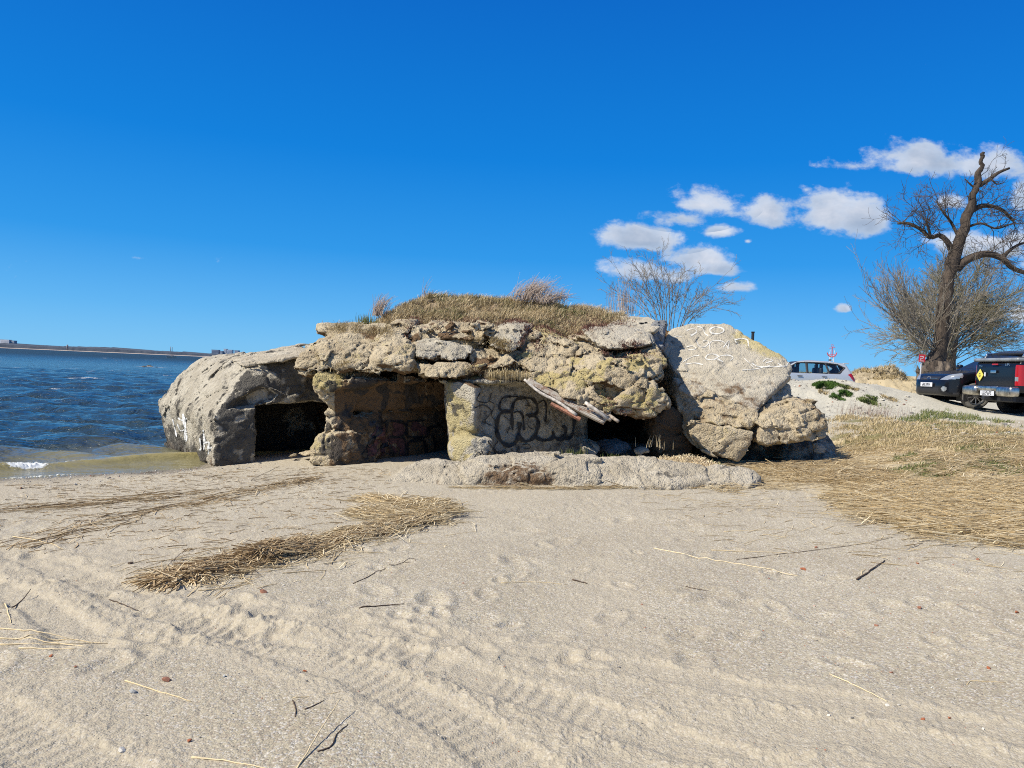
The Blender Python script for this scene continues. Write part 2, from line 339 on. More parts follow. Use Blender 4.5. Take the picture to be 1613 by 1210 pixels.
def big_z(x, y):
    r = np.hypot(x, y); z = tps(x, y); z = np.where(r > 30, np.clip(z, -1.5, 1.6), z)
    shore = np.where(y > 13, -5.6 + np.clip((y - 13) * .08, 0, 200), -5.6 - (13 - y) * 1.3); land = sst(-3, 6, x - shore)
    far = -1.6 * (1 - land) + land * (1.45 + .15 * perlin2(x / 14, y / 14, 5))
    ridge = sst(44, 58, y + .15 * x) * land * sst(4, 30, x) * (1.15 + .5 * perlin2(x / 11, y / 11, 9) + .2 * perlin2(x / 3, y / 3, 4)) 
    far = far + ridge
    w = sst(34, 48, r); z = z * (1 - w) + far * w
    # pale gravel mound in front of the silver car
    mx, my = x - 8.6, y - 22.3; e = np.sqrt((mx / 5.2) ** 2 + (my / 3.3) ** 2)
    z = z + .68 * (1 - sst(.12, 1.1, e)) * (1 + .14 * fbm2(x * .8, y * .8, 21, 3)) 
    # brown mound beyond
    mx, my = x - 20.2, y - 42; e = np.sqrt((mx / np.where(mx < 0, 4.6, 4.0)) ** 2 + (my / 3.5) ** 2)
    z = z + .7 * (1 - sst(.2, 1.05, e + .12 * fbm2(x * .7, y * .7, 33, 4)))
    # eroded bank edge right of the rubble
    q = P(1345, 690, 15.6); e = np.hypot(x - q[0], (y - q[1]) * 1.3)
    z = z + np.exp(-(e / .8) ** 2) * .12 * fbm2(x * 3, y * 3, 41, 4)
    return z
def hit(px, py):                       # where the sight line through a pixel meets the terrain
    r = ray(px, py); r = r / r[1]; d = np.arange(2.0, 60, .02); q = EYE + r * d[:, None]; z = big_z(q[:, 0], q[:, 1]); i = np.argmax(z >= q[:, 2]); return q[i if (z >= q[:, 2]).any() else -1]
def pxline(l, z=.3): return np.array([hit(a, b)[:2] for a, b in l])
TRACKS = [ # pixels, half width, depth, tread, rim
 (pxline([(-60,850),(0,866),(60,882),(150,920),(215,950),(300,978),(420,1012),(560,1062),(650,1105),(740,1150),(830,1215)]), .15, .035, 1.0, .030),
 (pxline([(-20,1120),(0,1140),(60,1170),(130,1207),(170,1230)]), .15, .03, .7, .025),
 (pxline([(-30,915),(0,932),(70,962),(120,1002),(175,1012),(260,1010)]), .13, .045, .3, .04),
 (pxline([(330,985),(480,1003),(640,1035),(760,1070),(900,1112),(1050,1160),(1200,1210)]), .13, .03, .8, .035),
 (pxline([(215,925),(330,945),(480,975),(560,988),(800,1020),(1000,1048),(1200,1092),(1400,1122),(1640,1165)]), .11, .02, .2, .045),
 (pxline([(960,1215),(1100,1150),(1300,1150),(1500,1190)]), .16, .02, .3, .03)]
STRAW = pxline([(1175,733),(1230,722),(1345,700),(1480,690),(1660,694),(1800,780),(1660,862),(1560,846),(1480,832),(1420,808),(1370,790),(1280,772),(1190,770),(1080,768),(1130,755)], .5)
GRASSP = pxline([(1300,690),(1330,655),(1420,668),(1480,662),(1560,676),(1660,690),(1700,712),(1500,712),(1330,716)], .95)
G3 = pxline([(1390,745),(1480,712),(1613,712),(1720,760),(1660,790),(1500,775)], .7)
PILE = pxline([(265,922),(320,905),(400,885),(470,868),(560,848),(640,830),(690,818)], .27)
PILE2 = pxline([(575,782),(620,790),(690,792),(640,804),(560,812),(640,818),(720,812)], .26)
LINE3 = pxline([(20,858),(90,840),(170,820),(240,806),(330,788),(420,770),(500,755)], .12)
LINE4 = pxline([(0,802),(150,790),(260,782),(330,775)], .08)
_fr = np.random.default_rng(3); FOOT = []
for i in range(150):
    q = PZ(_fr.uniform(-100, 1700), _fr.uniform(790, 1060), .3); FOOT.append((q[0], q[1], _fr.uniform(0, 6.28), _fr.uniform(.5, 1.2)))
def micro_z(x, y):
    r = np.hypot(x, y); z = np.zeros(len(x)); dist = np.zeros(len(x)); near = r < 26
    X, Y = x[near], y[near]; w = np.zeros(len(X)); dis = np.zeros(len(X))
    w += .024 * fbm2(X * .5, Y * .5, 1, 2) + .0055 * fbm2(X * 2.2, Y * 2.2, 2, 4) + .0032 * fbm2(X * 9, Y * 9, 3, 3) 
    w += .0022 * np.maximum(fbm2(X * 26, Y * 26, 5, 2), 0) * (Y < 12)
    for pl, hw, dp, tread, rim in TRACKS:
        d, s, side = sd_line(X, Y, pl); d = d + .025 * fbm2(X * 5, Y * 5, 11, 3); a = d / hw; m = a < 3.2
        gut = -.48 * dp * (1 - sst(.7, 1.25, a)); crumb = .5 + .9 * np.clip(fbm2(X * 7, Y * 7, 13, 4), -.5, 1)
        rimh = .20 * rim * np.exp(-((a - 1.5) / .42) ** 2) * crumb
        tr = -.0048 * tread * np.clip(np.sin(s * 2 * math.pi / .085 + side * d * 14) + .2, -1, 1) * np.where(a < 1.0, 1, 0) * sst(-.1, .25, fbm2(X * 1.3, Y * 1.3, 15, 2) + .1)
        lump = .005 * np.exp(-((a - 1.55) / .6) ** 2) * np.maximum(fbm2(X * 16, Y * 16, 17, 3), -.1) * 1.6
        w += np.where(m, gut + rimh + tr + lump, 0); dis = np.maximum(dis, np.where(m, 1 - sst(1.6, 3.0, a), 0))
    for fx, fy, fa, fs in FOOT:
        dx, dy = X - fx, Y - fy; c, s_ = math.cos(fa), math.sin(fa); m = (np.abs(dx) < .4) & (np.abs(dy) < .4)
        u, v = (dx[m] * c + dy[m] * s_) / (.15 * fs), (-dx[m] * s_ + dy[m] * c) / (.085 * fs); e = np.hypot(u, v); w[m] += -.011 * (1 - sst(.4, 1.1, e)) + .008 * np.exp(-((e - 1.4) / .35) ** 2)
    # churned soft sand, left
    ch = np.exp(-((X + 3.4) ** 2 / 4.5 + (Y - 6.0) ** 2 / 3.0)); w += ch * .014 * fbm2(X * 3.1, Y * 3.1, 51, 4) + ch * .008 * np.maximum(fbm2(X * 11, Y * 11, 52, 3), 0)
    hum = sst(.0, .25, fbm2(X * .9, Y * .9, 61, 3)) * sst(7.5, 10, Y); w += hum * .012 * fbm2(X * 10, Y * 10, 62, 3)
    dsp = sd_poly(X, Y, STRAW); w += .05 * (1 - sst(-.6, .2, dsp)) * (.6 + .6 * fbm2(X * 2, Y * 2, 71, 3))
    d, _, _ = sd_line(X, Y, PILE); w += .022 * np.exp(-(d / .20) ** 2) * np.clip(.8 + fbm2(X * 3, Y * 3, 72, 3), 0, 2)
    mm = (X - 8.6) ** 2 / 30 + (Y - 22.3) ** 2 / 12; w += np.exp(-mm) * .05 * fbm2(X * 2.5, Y * 2.5, 73, 4)
    z[near] = w * (1 - sst(20, 26, r[near])); dist[near] = dis; 
    md = (np.abs(x - 20.2) < 7) & (np.abs(y - 42) < 6); z[md] += .22 * np.abs(fbm2(x[md] * .9, y[md] * .9, 74, 5)); return z, dist
def gz(x, y):
    x = np.atleast_1d(np.asarray(x, float)); y = np.atleast_1d(np.asarray(y, float)); return big_z(x, y) + micro_z(x, y)[0]
def build_ground():
    rows = [0.25, .5, .8, 1.1, 1.4, 1.7, 1.95, 2.15]; r = 2.3
    while r < 75: rows.append(r); r += min(r * r / 1280, .0062 * r) if r > 2.75 else .02
    while r < 9000: rows.append(r); r *= 1.06
    rr = np.array(rows); th = np.concatenate([np.arange(-180, -76, 4), np.arange(-76, -42, .6), np.arange(-42, 40, .068), np.arange(40, 76, .6), np.arange(76, 180, 4)]); th = np.radians(th)
    Rr, T = np.meshgrid(rr, th, indexing='ij'); x = (Rr * np.sin(T)).ravel(); y = (Rr * np.cos(T)).ravel(); zb = big_z(x, y); zm, dis = micro_z(x, y); z = zb + zm
    nr, nt = Rr.shape; i = np.arange(nr - 1)[:, None] * nt; j = np.arange(nt)[None]; j2 = (j + 1) % nt
    F = np.stack([i + j, i + j2, i + nt + j2, i + nt + j], -1).reshape(-1, 4)[:, ::-1]
    n1 = fbm2(x * .35, y * .35, 81, 4); n2 = fbm2(x * 1.7, y * 1.7, 82, 4); land = zb > .05
    tan = np.clip(dis * 1.1 + .55 * sst(-.1, .5, n1) * (x < 1) , 0, 1); tan = np.maximum(tan, .8 * np.exp(-((x + 3.4) ** 2 / 5 + (y - 6.2) ** 2 / 4)))
    gx = np.exp(-((x - 5.4) ** 2 / 6 + (y - 6.5) ** 2 / 10)) * .5
    mound = sst(16.5, 18.5, y + .25 * n2) * sst(-1, 2, x - 2) ; gravel = np.clip(np.maximum(gx, mound), 0, 1)
    dg = sd_poly(x, y, GRASSP); d3 = sd_poly(x, y, G3)
    grass = np.clip((1 - sst(-.5, .5, dg + .5 * n2)) * sst(-.45, .3, n2 + .25 * n1 + .12) + .9 * (1 - sst(-.3, .4, d3 + .4 * n2)) * sst(-.1, .35, n2), 0, 1)
    e = np.hypot(x - 20.2, y - 42); grass = np.maximum(grass, .55 * sst(3.2, 5.0, e) * (y > 34) * sst(-.2, .3, n1 + .3 * n2)); grass = np.where(y > 50, .6 * sst(-.5, .3, n1), grass)
    ds = sd_poly(x, y, STRAW); soil = np.clip((1 - sst(-.25, .35, ds + .3 * n2)), 0, 1); d, _, _ = sd_line(x, y, PILE); soil = np.maximum(soil * .75, .55 * np.exp(-(d / .17) ** 2))
    soil = np.maximum(soil, (1 - sst(2.0, 5.6, e + 1.2 * n2)) * 1.0 * (y > 34)); soil = np.where(y > 50, .7, soil)
    q = P(1345, 690, 15.6); soil = np.maximum(soil, np.exp(-((x - q[0]) ** 2 + (y - q[1]) ** 2 * 2) / .9)); gravel = np.where(y > 46, 0, gravel)
    gravel = gravel * (1 - .95 * (1 - sst(2.5, 4.6, e)) * (y > 34))
    mk = np.stack([tan, gravel, grass, soil], -1)
    m, nt_, b = newmat('beach_sand'); t = NT(nt_); p = t.pos(); r_, g_, b_, a_ = t.attr(); b.inputs['Roughness'].default_value = .95; b.inputs['Specular IOR Level'].default_value = .2
    f1 = t.noise(p, 1.3, 5, .6); f2 = t.noise(p, 11, 6, .7); f3 = t.noise(p, 130, 3, .8); vc = t.n('ShaderNodeSeparateColor', Color=t.voro(p, 95, out='Color')); vd = t.voro(p, 95); vc2 = t.n('ShaderNodeSeparateColor', Color=t.voro(p, 38, out='Color')); vd2 = t.voro(p, 38)
    grey = t.mix(t.ramp(f1, .3, .7), (.38, .33, .233), (.44, .39, .283)); tanc = t.mix(f2, (.39, .338, .243), (.45, .396, .293))
    col = t.mix(t.ramp(t.math('ADD', r_, t.math('MULTIPLY', t.math('SUBTRACT', f2, .5), .8)), .2, .75), grey, tanc)
    # single grains and pebbles: darker and lighter specks
    k = t.math('SUBTRACT', 1.0, t.math('MULTIPLY', r_, .55))
    col = t.mix(t.math('MULTIPLY', t.ramp(vc.outputs[0], .45, .9), t.math('MULTIPLY', k, .62)), col, t.mix(vc.outputs[1], (.16, .145, .125), (.30, .22, .17)))
    col = t.mix(t.math('MULTIPLY', t.ramp(vc.outputs[2], .72, .95), t.math('MULTIPLY', k, .65)), col, (.60, .565, .50))
    col = t.mix(t.math('MULTIPLY', t.math('MULTIPLY', t.ramp(vc2.outputs[0], .80, .92), t.ramp(vd2, .42, .25)), t.math('MULTIPLY', k, .6)), col, t.mix(vc2.outputs[1], (.17, .165, .16), (.58, .55, .50)))
    gr = t.mix(t.noise(p, 6, 6, .75), (.36, .335, .265), (.56, .53, .435)); gr = t.mix(t.math('MULTIPLY', t.ramp(t.noise(p, 16, 5, .75), .52, .68), .7), gr, (.22, .205, .165))
    col = t.mix(t.ramp(t.math('ADD', g_, t.math('MULTIPLY', t.math('SUBTRACT', f2, .5), .5)), .3, .75), col, gr)
    so = t.mix(f2, (.37, .30, .185), (.52, .435, .285)); col = t.mix(t.ramp(t.math('ADD', a_, t.math('MULTIPLY', t.math('SUBTRACT', f2, .5), .9)), .3, .8), col, so)
    gs = t.mix(t.noise(p, 9, 5, .7), (.085, .095, .03), (.24, .20, .085)); col = t.mix(t.math('MULTIPLY', t.ramp(t.math('ADD', b_, t.math('MULTIPLY', t.math('SUBTRACT', f2, .5), .9)), .3, .7), .9), col, gs)
    z_ = t.n('ShaderNodeSeparateXYZ', Vector=p).outputs[2]; wet = t.ramp(t.math('ADD', z_, t.math('MULTIPLY', t.math('SUBTRACT', f1, .5), .06)), .055, .012)
    col = t.mix(t.math('MULTIPLY', wet, .75), col, (.115, .095, .062)); t.put(b.inputs['Base Color'], col); t.put(b.inputs['Roughness'], t.math('SUBTRACT', .95, t.math('MULTIPLY', wet, .45)))
    h = t.math('ADD', t.math('MULTIPLY', f2, .55), t.math('ADD', t.math('MULTIPLY', t.noise(p, 48, 5, .75), .5), t.math('ADD', t.math('MULTIPLY', vd, -.22), t.math('MULTIPLY', vd2, -.22))))
    t.put(b.inputs['Normal'], t.bump(h, .8, .02))
    o = mesh('ground', np.stack([x, y, z], -1), F, m, mask=mk); tag(o, kind='structure'); return o
build_ground()
# ------------------------------------------------------------------ water
def build_water():
    rr = [9.0]
    while rr[-1] < 17: rr.append(rr[-1] * 1.0024)
    while rr[-1] < 60: rr.append(rr[-1] * 1.0052)
    while rr[-1] < 260: rr.append(rr[-1] * 1.008)
    while rr[-1] < 12000: rr.append(rr[-1] * 1.05)
    rr = np.array(rr); th = np.radians(np.concatenate([np.arange(-75, -42, .5), np.arange(-42, -12, .07), np.arange(-12, 30, .8)])); Rr, T = np.meshgrid(rr, th, indexing='ij'); x = (Rr * np.sin(T)).ravel(); y = (Rr * np.cos(T)).ravel()
    s = P(0, 757, 10.97); s0 = PZ(0, 757, 0)[:2]; s1 = PZ(300, 737, 0)[:2]; e = (s1 - s0) / np.linalg.norm(s1 - s0); nrm = np.array([-e[1], e[0]])
    off = (x - s0[0]) * nrm[0] + (y - s0[1]) * nrm[1]; al = (x - s0[0]) * e[0] + (y - s0[1]) * e[1]
    wig = .10 * perlin2(al * .7, al * 0 + 3, 3); z = np.zeros(len(x)); fade = sst(.2, 3.5, off); rng = np.random.default_rng(5); rr_ = np.hypot(x, y)
    for k in range(34):
        lam = rng.uniform(.4, 3.2); a = R(rng.normal(-98, 26)); kx, ky = math.cos(a) * 2 * math.pi / lam, math.sin(a) * 2 * math.pi / lam; ph = rng.uniform(0, 6.28)
        wp = 1.3 * perlin2(x / (lam * 3.2), y / (lam * 3.2), 100 + k); amp = .0085 * lam ** .8; q = np.sin(kx * x + ky * y + ph + wp); lod = 1 - sst(lam * 22, lam * 45, rr_)
        z += fade * amp * (q + .35 * (1 - np.abs(q)) * 2 - .35) * lod
    # wave running up the beach and the next one behind it
    c1 = off - .95 - wig - .12 * np.sin(al * .8); z += .17 * np.where(c1 > 0, np.exp(-(c1 / .42) ** 2), np.exp(-(c1 / .17) ** 2)) * (.75 + .35 * np.clip(perlin2(al * .5 + 4, al * 0, 8), -1, 1))
    c2 = off - 3.6 - 2 * wig; z += .07 * np.where(c2 > 0, np.exp(-(c2 / .8) ** 2), np.exp(-(c2 / .35) ** 2)) * sst(-.2, .4, perlin2(al * .45 + 9.3, al * 0 + 1, 18))
    nr, nt = Rr.shape; i = np.arange(nr - 1)[:, None] * nt; j = np.arange(nt - 1)[None]; F = np.stack([i + j, i + j + 1, i + nt + j + 1, i + nt + j], -1).reshape(-1, 4)[:, ::-1]
    shallow = 1 - sst(.6, 5.5, off + .8 * perlin2(x * .5, y * .5, 66)); crest = np.clip(z / .12, 0, 1)
    foam = np.exp(-((al - .62) / .33) ** 2) * np.exp(-((c1 + .06) / .16) ** 2) * 1.2
    foam = np.maximum(foam, .55 * np.exp(-((al - 1.3) / .5) ** 2) * np.exp(-((c1 - .05) / .05) ** 2))
    w0 = PZ(280, 705, 0)[:2]; foam = np.maximum(foam, .8 * np.exp(-(((x - w0[0]) ** 2 + (y - w0[1]) ** 2) / .10)))
    foam = np.maximum(foam, .8 * np.exp(-((off - .10 - .4 * wig) / .035) ** 2) * (1 - .6 * sst(.6, 1.6, al)))
    wc = sst(.62, .75, fbm2(x / 9 + 3, y / 3.0, 91, 3)) * sst(26, 40, rr_) * (1 - sst(240, 400, rr_)); foam = np.maximum(foam, .6 * wc * sst(.66, .72, fbm2(x / 9 + 3, y / 3.0, 91, 3) + .1 * perlin2(x, y, 7)))
    q = PZ(238, 578, 0)[:2]; foam = np.maximum(foam, .9 * np.exp(-((x - q[0]) / 3.0) ** 2 - ((y - q[1]) / 1.5) ** 2))
    z = z + np.clip(foam, 0, 1) * (rr_ < 30) * (.035 * np.abs(perlin2(x * 14, y * 14, 71)) + .03 * perlin2(x * 32, y * 32, 72))
    m, n_, b = newmat('sea_water'); t = NT(n_); p = t.pos(); r_, g_, b_, a_ = t.attr(); b.inputs['IOR'].default_value = 1.33; b.inputs['Roughness'].default_value = .07
    deep = t.mix(t.noise(p, .05, 3), (.019, .036, .047), (.029, .050, .062)); col = t.mix(t.math('MULTIPLY', r_, .9), deep, t.mix(g_, (.22, .195, .10), (.31, .26, .105)))
    fo = t.ramp(t.math('ADD', b_, t.math('MULTIPLY', t.math('SUBTRACT', t.noise(p, 16, 6, .75), .5), 1.6)), .45, .75); fo = t.math('MULTIPLY', fo, t.ramp(b_, .02, .15)); col = t.mix(fo, col, (.66, .68, .66))
    t.put(b.inputs['Base Color'], col); t.put(b.inputs['Roughness'], t.math('ADD', t.math('ADD', .07, t.math('MULTIPLY', a_, .38)), t.math('MULTIPLY', fo, .6))); t.put(b.inputs['Specular IOR Level'], t.math('SUBTRACT', .45, t.math('MULTIPLY', a_, .25)))
    mp = t.n('ShaderNodeMapping', Vector=p); mp.inputs['Scale'].default_value = (.55, 1, 1); mp.inputs['Rotation'].default_value = (0, 0, R(8))
    h = t.math('ADD', t.math('MULTIPLY', t.noise(mp.outputs[0], 1.7, 4, .6, .6), 1.3), t.math('ADD', t.math('MULTIPLY', t.noise(mp.outputs[0], .35, 4, .55, .4), 2.0), t.math('MULTIPLY', t.noise(mp.outputs[0], 6.5, 4, .6, .5), .22)))
    t.put(b.inputs['Normal'], t.bump(h, t.math('SUBTRACT', 1.0, t.math('MULTIPLY', r_, .75)), .30))
    o = mesh('water', np.stack([x, y, z], -1), F, m, mask=np.stack([shallow, crest, np.clip(foam, 0, 1.2), sst(30, 400, rr_)], -1)); tag(o, kind='structure')
build_water()
# ------------------------------------------------------------------ light and sky
SUN_H = (-.89, -.455); SUN_EL = 45
sdir = Vector((SUN_H[0] * math.cos(R(SUN_EL)), SUN_H[1] * math.cos(R(SUN_EL)), math.sin(R(SUN_EL))))
sl = bpy.data.lights.new("sun", 'SUN'); sl.energy = 5.0; sl.angle = R(.53); sl.color = (1.0, .935, .82)
so_ = bpy.data.objects.new("sun", sl); COL.objects.link(so_); so_.rotation_euler = sdir.to_track_quat('Z', 'Y').to_euler(); so_.location = (-20, -10, 30)
W = bpy.data.worlds.new("World"); SC.world = W; W.use_nodes = True; wn = W.node_tree; wn.nodes.clear(); t = NT(wn)
sky = wn.nodes.new('ShaderNodeTexSky'); sky.sky_type = 'NISHITA'; sky.sun_disc = False; sky.sun_elevation = R(SUN_EL); sky.sun_rotation = math.atan2(SUN_H[0], SUN_H[1]); sky.air_density = 1.0; sky.dust_density = .35; sky.ozone_density = 3.0
dz = t.n('ShaderNodeSeparateXYZ', Vector=wn.nodes.new('ShaderNodeTexCoord').outputs['Generated']).outputs[2]
rp = wn.nodes.new('ShaderNodeValToRGB'); wn.links.new(t.math('MAXIMUM', dz, 0.0), rp.inputs[0]); el = rp.color_ramp.elements   # deep spring blue: the hue of the air at each height
for i, (ps, c) in enumerate([(0.0, (.185, .50, .80)), (.06, (.095, .40, .79)), (.14, (.020, .285, .75)), (.26, (.0, .205, .69)), (.45, (.0, .135, .58)), (.58, (.045, .165, .50)), (1.0, (.15, .20, .38))]):
    e_ = el[i] if i < 2 else el.new(ps); e_.position = ps; e_.color = (*c, 1)
lum = t.n('ShaderNodeRGBToBW', Color=sky.outputs[0]).outputs[0]
skyc = t.mix(.97, sky.outputs[0], t.mix(1.0, rp.outputs[0], t.math('MULTIPLY', t.math('POWER', t.math('MAXIMUM', lum, .01), .12), 6.3), 'MULTIPLY'))
bg = t.n('ShaderNodeBackground', Color=skyc, Strength=.11)
d = wn.nodes.new('ShaderNodeTexCoord').outputs['Generated']; sp = t.n('ShaderNodeSeparateXYZ', Vector=d); X, Y, Z = sp.outputs
u = t.math('DIVIDE', X, t.math('MAXIMUM', Y, .05)); v = t.math('DIVIDE', Z, t.math('MAXIMUM', Y, .05))
cv = t.n('ShaderNodeCombineXYZ', X=u, Y=t.math('MULTIPLY', v, 1.5)).outputs[0]
n1 = t.noise(cv, 11, 7, .58, .3); n2 = t.noise(cv, 34, 6, .62); n0 = t.noise(cv, 4.5, 4, .5)
CL = [(1010,379,66,20,1),(1108,324,55,27,1),(1075,345,50,18,.9),(1203,337,42,23,.95),(1300,338,48,36,1.1),(1362,348,50,34,1.1),(1132,365,34,13,.85),(1095,411,50,24,1),(1120,425,38,12,.9),(1020,430,66,18,.75),(1155,454,28,9,.8),
 (1330,487,15,8,.95),(1465,258,95,25,.85),(1360,262,75,12,.62),(1570,262,80,24,.75),(1545,388,72,24,1),(1605,378,40,22,.9),(1178,380,7,5,.6),(1605,500,38,20,.9),(1500,322,34,13,.8),(1612,318,20,24,.85),(1700,300,80,40,1),(1720,420,90,30,1),(-300,420,200,30,.6),(215,406,42,3,.14)]
dens = None; low = None
for px, py, hw, hh, s in CL:
    r = ray(px, py); u0, v0 = r[0] / r[1], r[2] / r[1]; du = t.math('DIVIDE', t.math('SUBTRACT', u, u0), hw / FPX * 1.32); dv0 = t.math('DIVIDE', t.math('SUBTRACT', v, v0), hh / FPX * 1.42)
    dv = t.math('MULTIPLY', dv0, t.math('ADD', 1.0, t.math('MULTIPLY', t.math('LESS_THAN', dv0, 0.0), .55)))
    e = t.math('SUBTRACT', 1.0, t.math('SQRT', t.math('ADD', t.math('MULTIPLY', du, du), t.math('MULTIPLY', dv, dv)))); e = t.math('MULTIPLY', t.math('MAXIMUM', e, -3.0), s)
    dens = e if dens is None else t.math('SMOOTH_MAX', dens, e, .25); l = t.math('MULTIPLY', t.math('GREATER_THAN', e, -.3), t.math('MULTIPLY', dv0, -1.0)); low = l if low is None else t.math('MAXIMUM', low, l)
nz = t.math('ADD', t.math('MULTIPLY', t.math('SUBTRACT', n1, .5), 1.7), t.math('MULTIPLY', t.math('SUBTRACT', n2, .5), 1.1)); cd = t.math('ADD', dens, nz)
cov = t.math('MULTIPLY', t.ramp(cd, .04, .50), t.ramp(Y, .1, .2)); cov = t.math('MULTIPLY', t.math('MULTIPLY', cov, .94), t.ramp(dens, -.7, -.3))
ofs = t.n('ShaderNodeVectorMath', operation='ADD'); t.put(ofs.inputs[0], cv); ofs.inputs[1].default_value = (-.022, .026, 0); rel = t.math('SUBTRACT', n1, t.noise(ofs.outputs[0], 11, 7, .58, .3))
ccol = t.mix(t.ramp(t.math('ADD', t.math('ADD', t.math('MULTIPLY', rel, -2.2), low), t.math('MULTIPLY', t.math('SUBTRACT', n1, .5), 1.6)), -.65, .55), (.82, .83, .88), (.36, .44, .57)); ccol = t.mix(t.ramp(cd, .25, .9), t.mix(.5, ccol, (.55, .67, .85)), ccol)
cb = t.n('ShaderNodeBackground', Color=ccol, Strength=.80); mx = wn.nodes.new('ShaderNodeMixShader'); t.put(mx.inputs[0], cov); wn.links.new(bg.outputs[0], mx.inputs[1]); wn.links.new(cb.outputs[0], mx.inputs[2])
wo = wn.nodes.new('ShaderNodeOutputWorld'); wn.links.new(mx.outputs[0], wo.inputs[0])
SC.view_settings.view_transform = 'Standard'; SC.view_settings.look = 'None'; SC.view_settings.exposure = .42; SC.view_settings.gamma = 1.0
SC.cycles.use_denoising = False; SC.cycles.sample_clamp_direct = 2.2; SC.cycles.sample_clamp_indirect = 2.5; SC.cycles.filter_width = 1.05; SC.cycles.max_bounces = 6; SC.cycles.diffuse_bounces = 3; SC.cycles.transparent_max_bounces = 12
# ------------------------------------------------------------------ broken rock and concrete
RB = {}      # name -> (V, F) in world space, for laying graffiti and grass
def facets(q, s, slope):               # fracture planes: every cell gets its own tilt
    i = np.floor(q).astype(np.int64); f1 = np.full(len(q), 9.0, np.float32); f2 = f1.copy(); out = np.zeros(len(q), np.float32)
    for dx in (-1, 0, 1):
        for dy in (-1, 0, 1):
            for dz in (-1, 0, 1):
                c = i + (dx, dy, dz); h = _h(c[:, 0], c[:, 1], c[:, 2], s)
                a = [((h >> np.uint32(k)) & np.uint32(1023)).astype(np.float32) / 1023.0 for k in (0, 10, 20)]
                d3 = q - c - np.stack(a, -1); d = np.sqrt((d3 ** 2).sum(1)); n = d < f1
                val = (d3[:, 0] * (a[1] - .5) + d3[:, 1] * (a[2] - .5) + d3[:, 2] * (a[0] - .5)) * 2 * slope + (((h >> np.uint32(5)) & np.uint32(255)).astype(np.float32) / 255 - .5) * slope * .55
                f2 = np.where(n, f1, np.minimum(f2, d)); f1 = np.where(n, d, f1); out = np.where(n, val, out)
    return out, f1, f2
def rock_geo(chunks, h, seed, cuts, amp, k, zmin, cracks, strata, fine):
    allp = np.vstack(chunks); lo, hi = allp.min(0) - .22, allp.max(0) + .22
    if zmin is not None: lo[2] = zmin
    g = Grid(lo, hi, h)
    for c in chunks: g.hull(c, k, -.45 / k)
    for c in cuts: g.hull(c, 40, cut=True)
    def nz(p):
        q = p + .035 * np.stack([perlin(p * 3, seed + 1), perlin(p * 3, seed + 2), perlin(p * 3, seed + 3)], -1)
        n = .035 * fbm(p * 1.3, seed + 4, 2)
        a, f1, f2 = facets(q * (1.9, 1.9, 1.9 + 1.2 * strata), seed + 5, .085); n = n + a + .03 * (1 - sst(0, .06, f2 - f1))
        a, f1, f2 = facets(q * (5.2, 5.2, 5.2 + 4 * strata), seed + 6, .034); n = n + a + .012 * (1 - sst(0, .10, f2 - f1))
        n = n + .016 * (np.abs(fbm(q * (5, 5, 5 + 4 * strata), seed + 7, 3, .6)) - .25)
        a, f1, f2 = facets(q * 14, seed + 8, .021); n = n + fine * (a + .010 * fbm(p * 19, seed + 9, 2))
        if cracks: f1, f2, cid = worley(q * 1.15, seed + 10); n = n + cracks * (1 - sst(.0, .04, f2 - f1))
        return n * amp
    g.displace(nz, .20 * amp + .06); V, F = g.nets()
    par = np.arange(len(V))
    for _ in range(80):                # drop loose crumbs
        m = np.minimum.reduce(par[F], axis=1); old = par.copy()
        for c in range(4): np.minimum.at(par, F[:, c], m)
        par = par[par]
        if (old == par).all(): break
    cnt = np.bincount(par, minlength=len(V)); keepv = cnt[par] > max(200, .02 * len(V)); F = F[keepv[F].all(1)]; used = np.zeros(len(V), bool); used[F.ravel()] = True; re = np.cumsum(used) - 1
    return V[used], re[F]
def rock(name, chunks, mat, parent=None, h=.026, seed=0, cuts=(), amp=1.0, k=20.0, paint=None, zmin=None, cracks=.0, strata=.5, fine=1.0):
    V, F = rock_geo([np.asarray(c) for c in chunks], h, seed, [np.asarray(c) for c in cuts], amp, k, zmin, cracks, strata, fine); N = vnormals(V, F); mk = np.zeros((len(V), 4))
    if paint is not None: mk = paint(V, N, mk)
    o = mesh(name, V, F, mat, parent, mask=mk); RB[o.name] = (V, F); return o
def near(V, px, py, d, r, ry=None):
    c = P(px, py, d); e = (V - c) / np.array([r, r * 2.5, ry or r]); return np.exp(-(e ** 2).sum(1))
def ln(V, s=0, f=2.2): return fbm(V * f, 500 + s, 3)
bunker = empty('ruined_bunker', (-.6, 14.5, .2), 'long crumbling concrete bunker ruin with three dark openings and a grassy top', 'bunker')
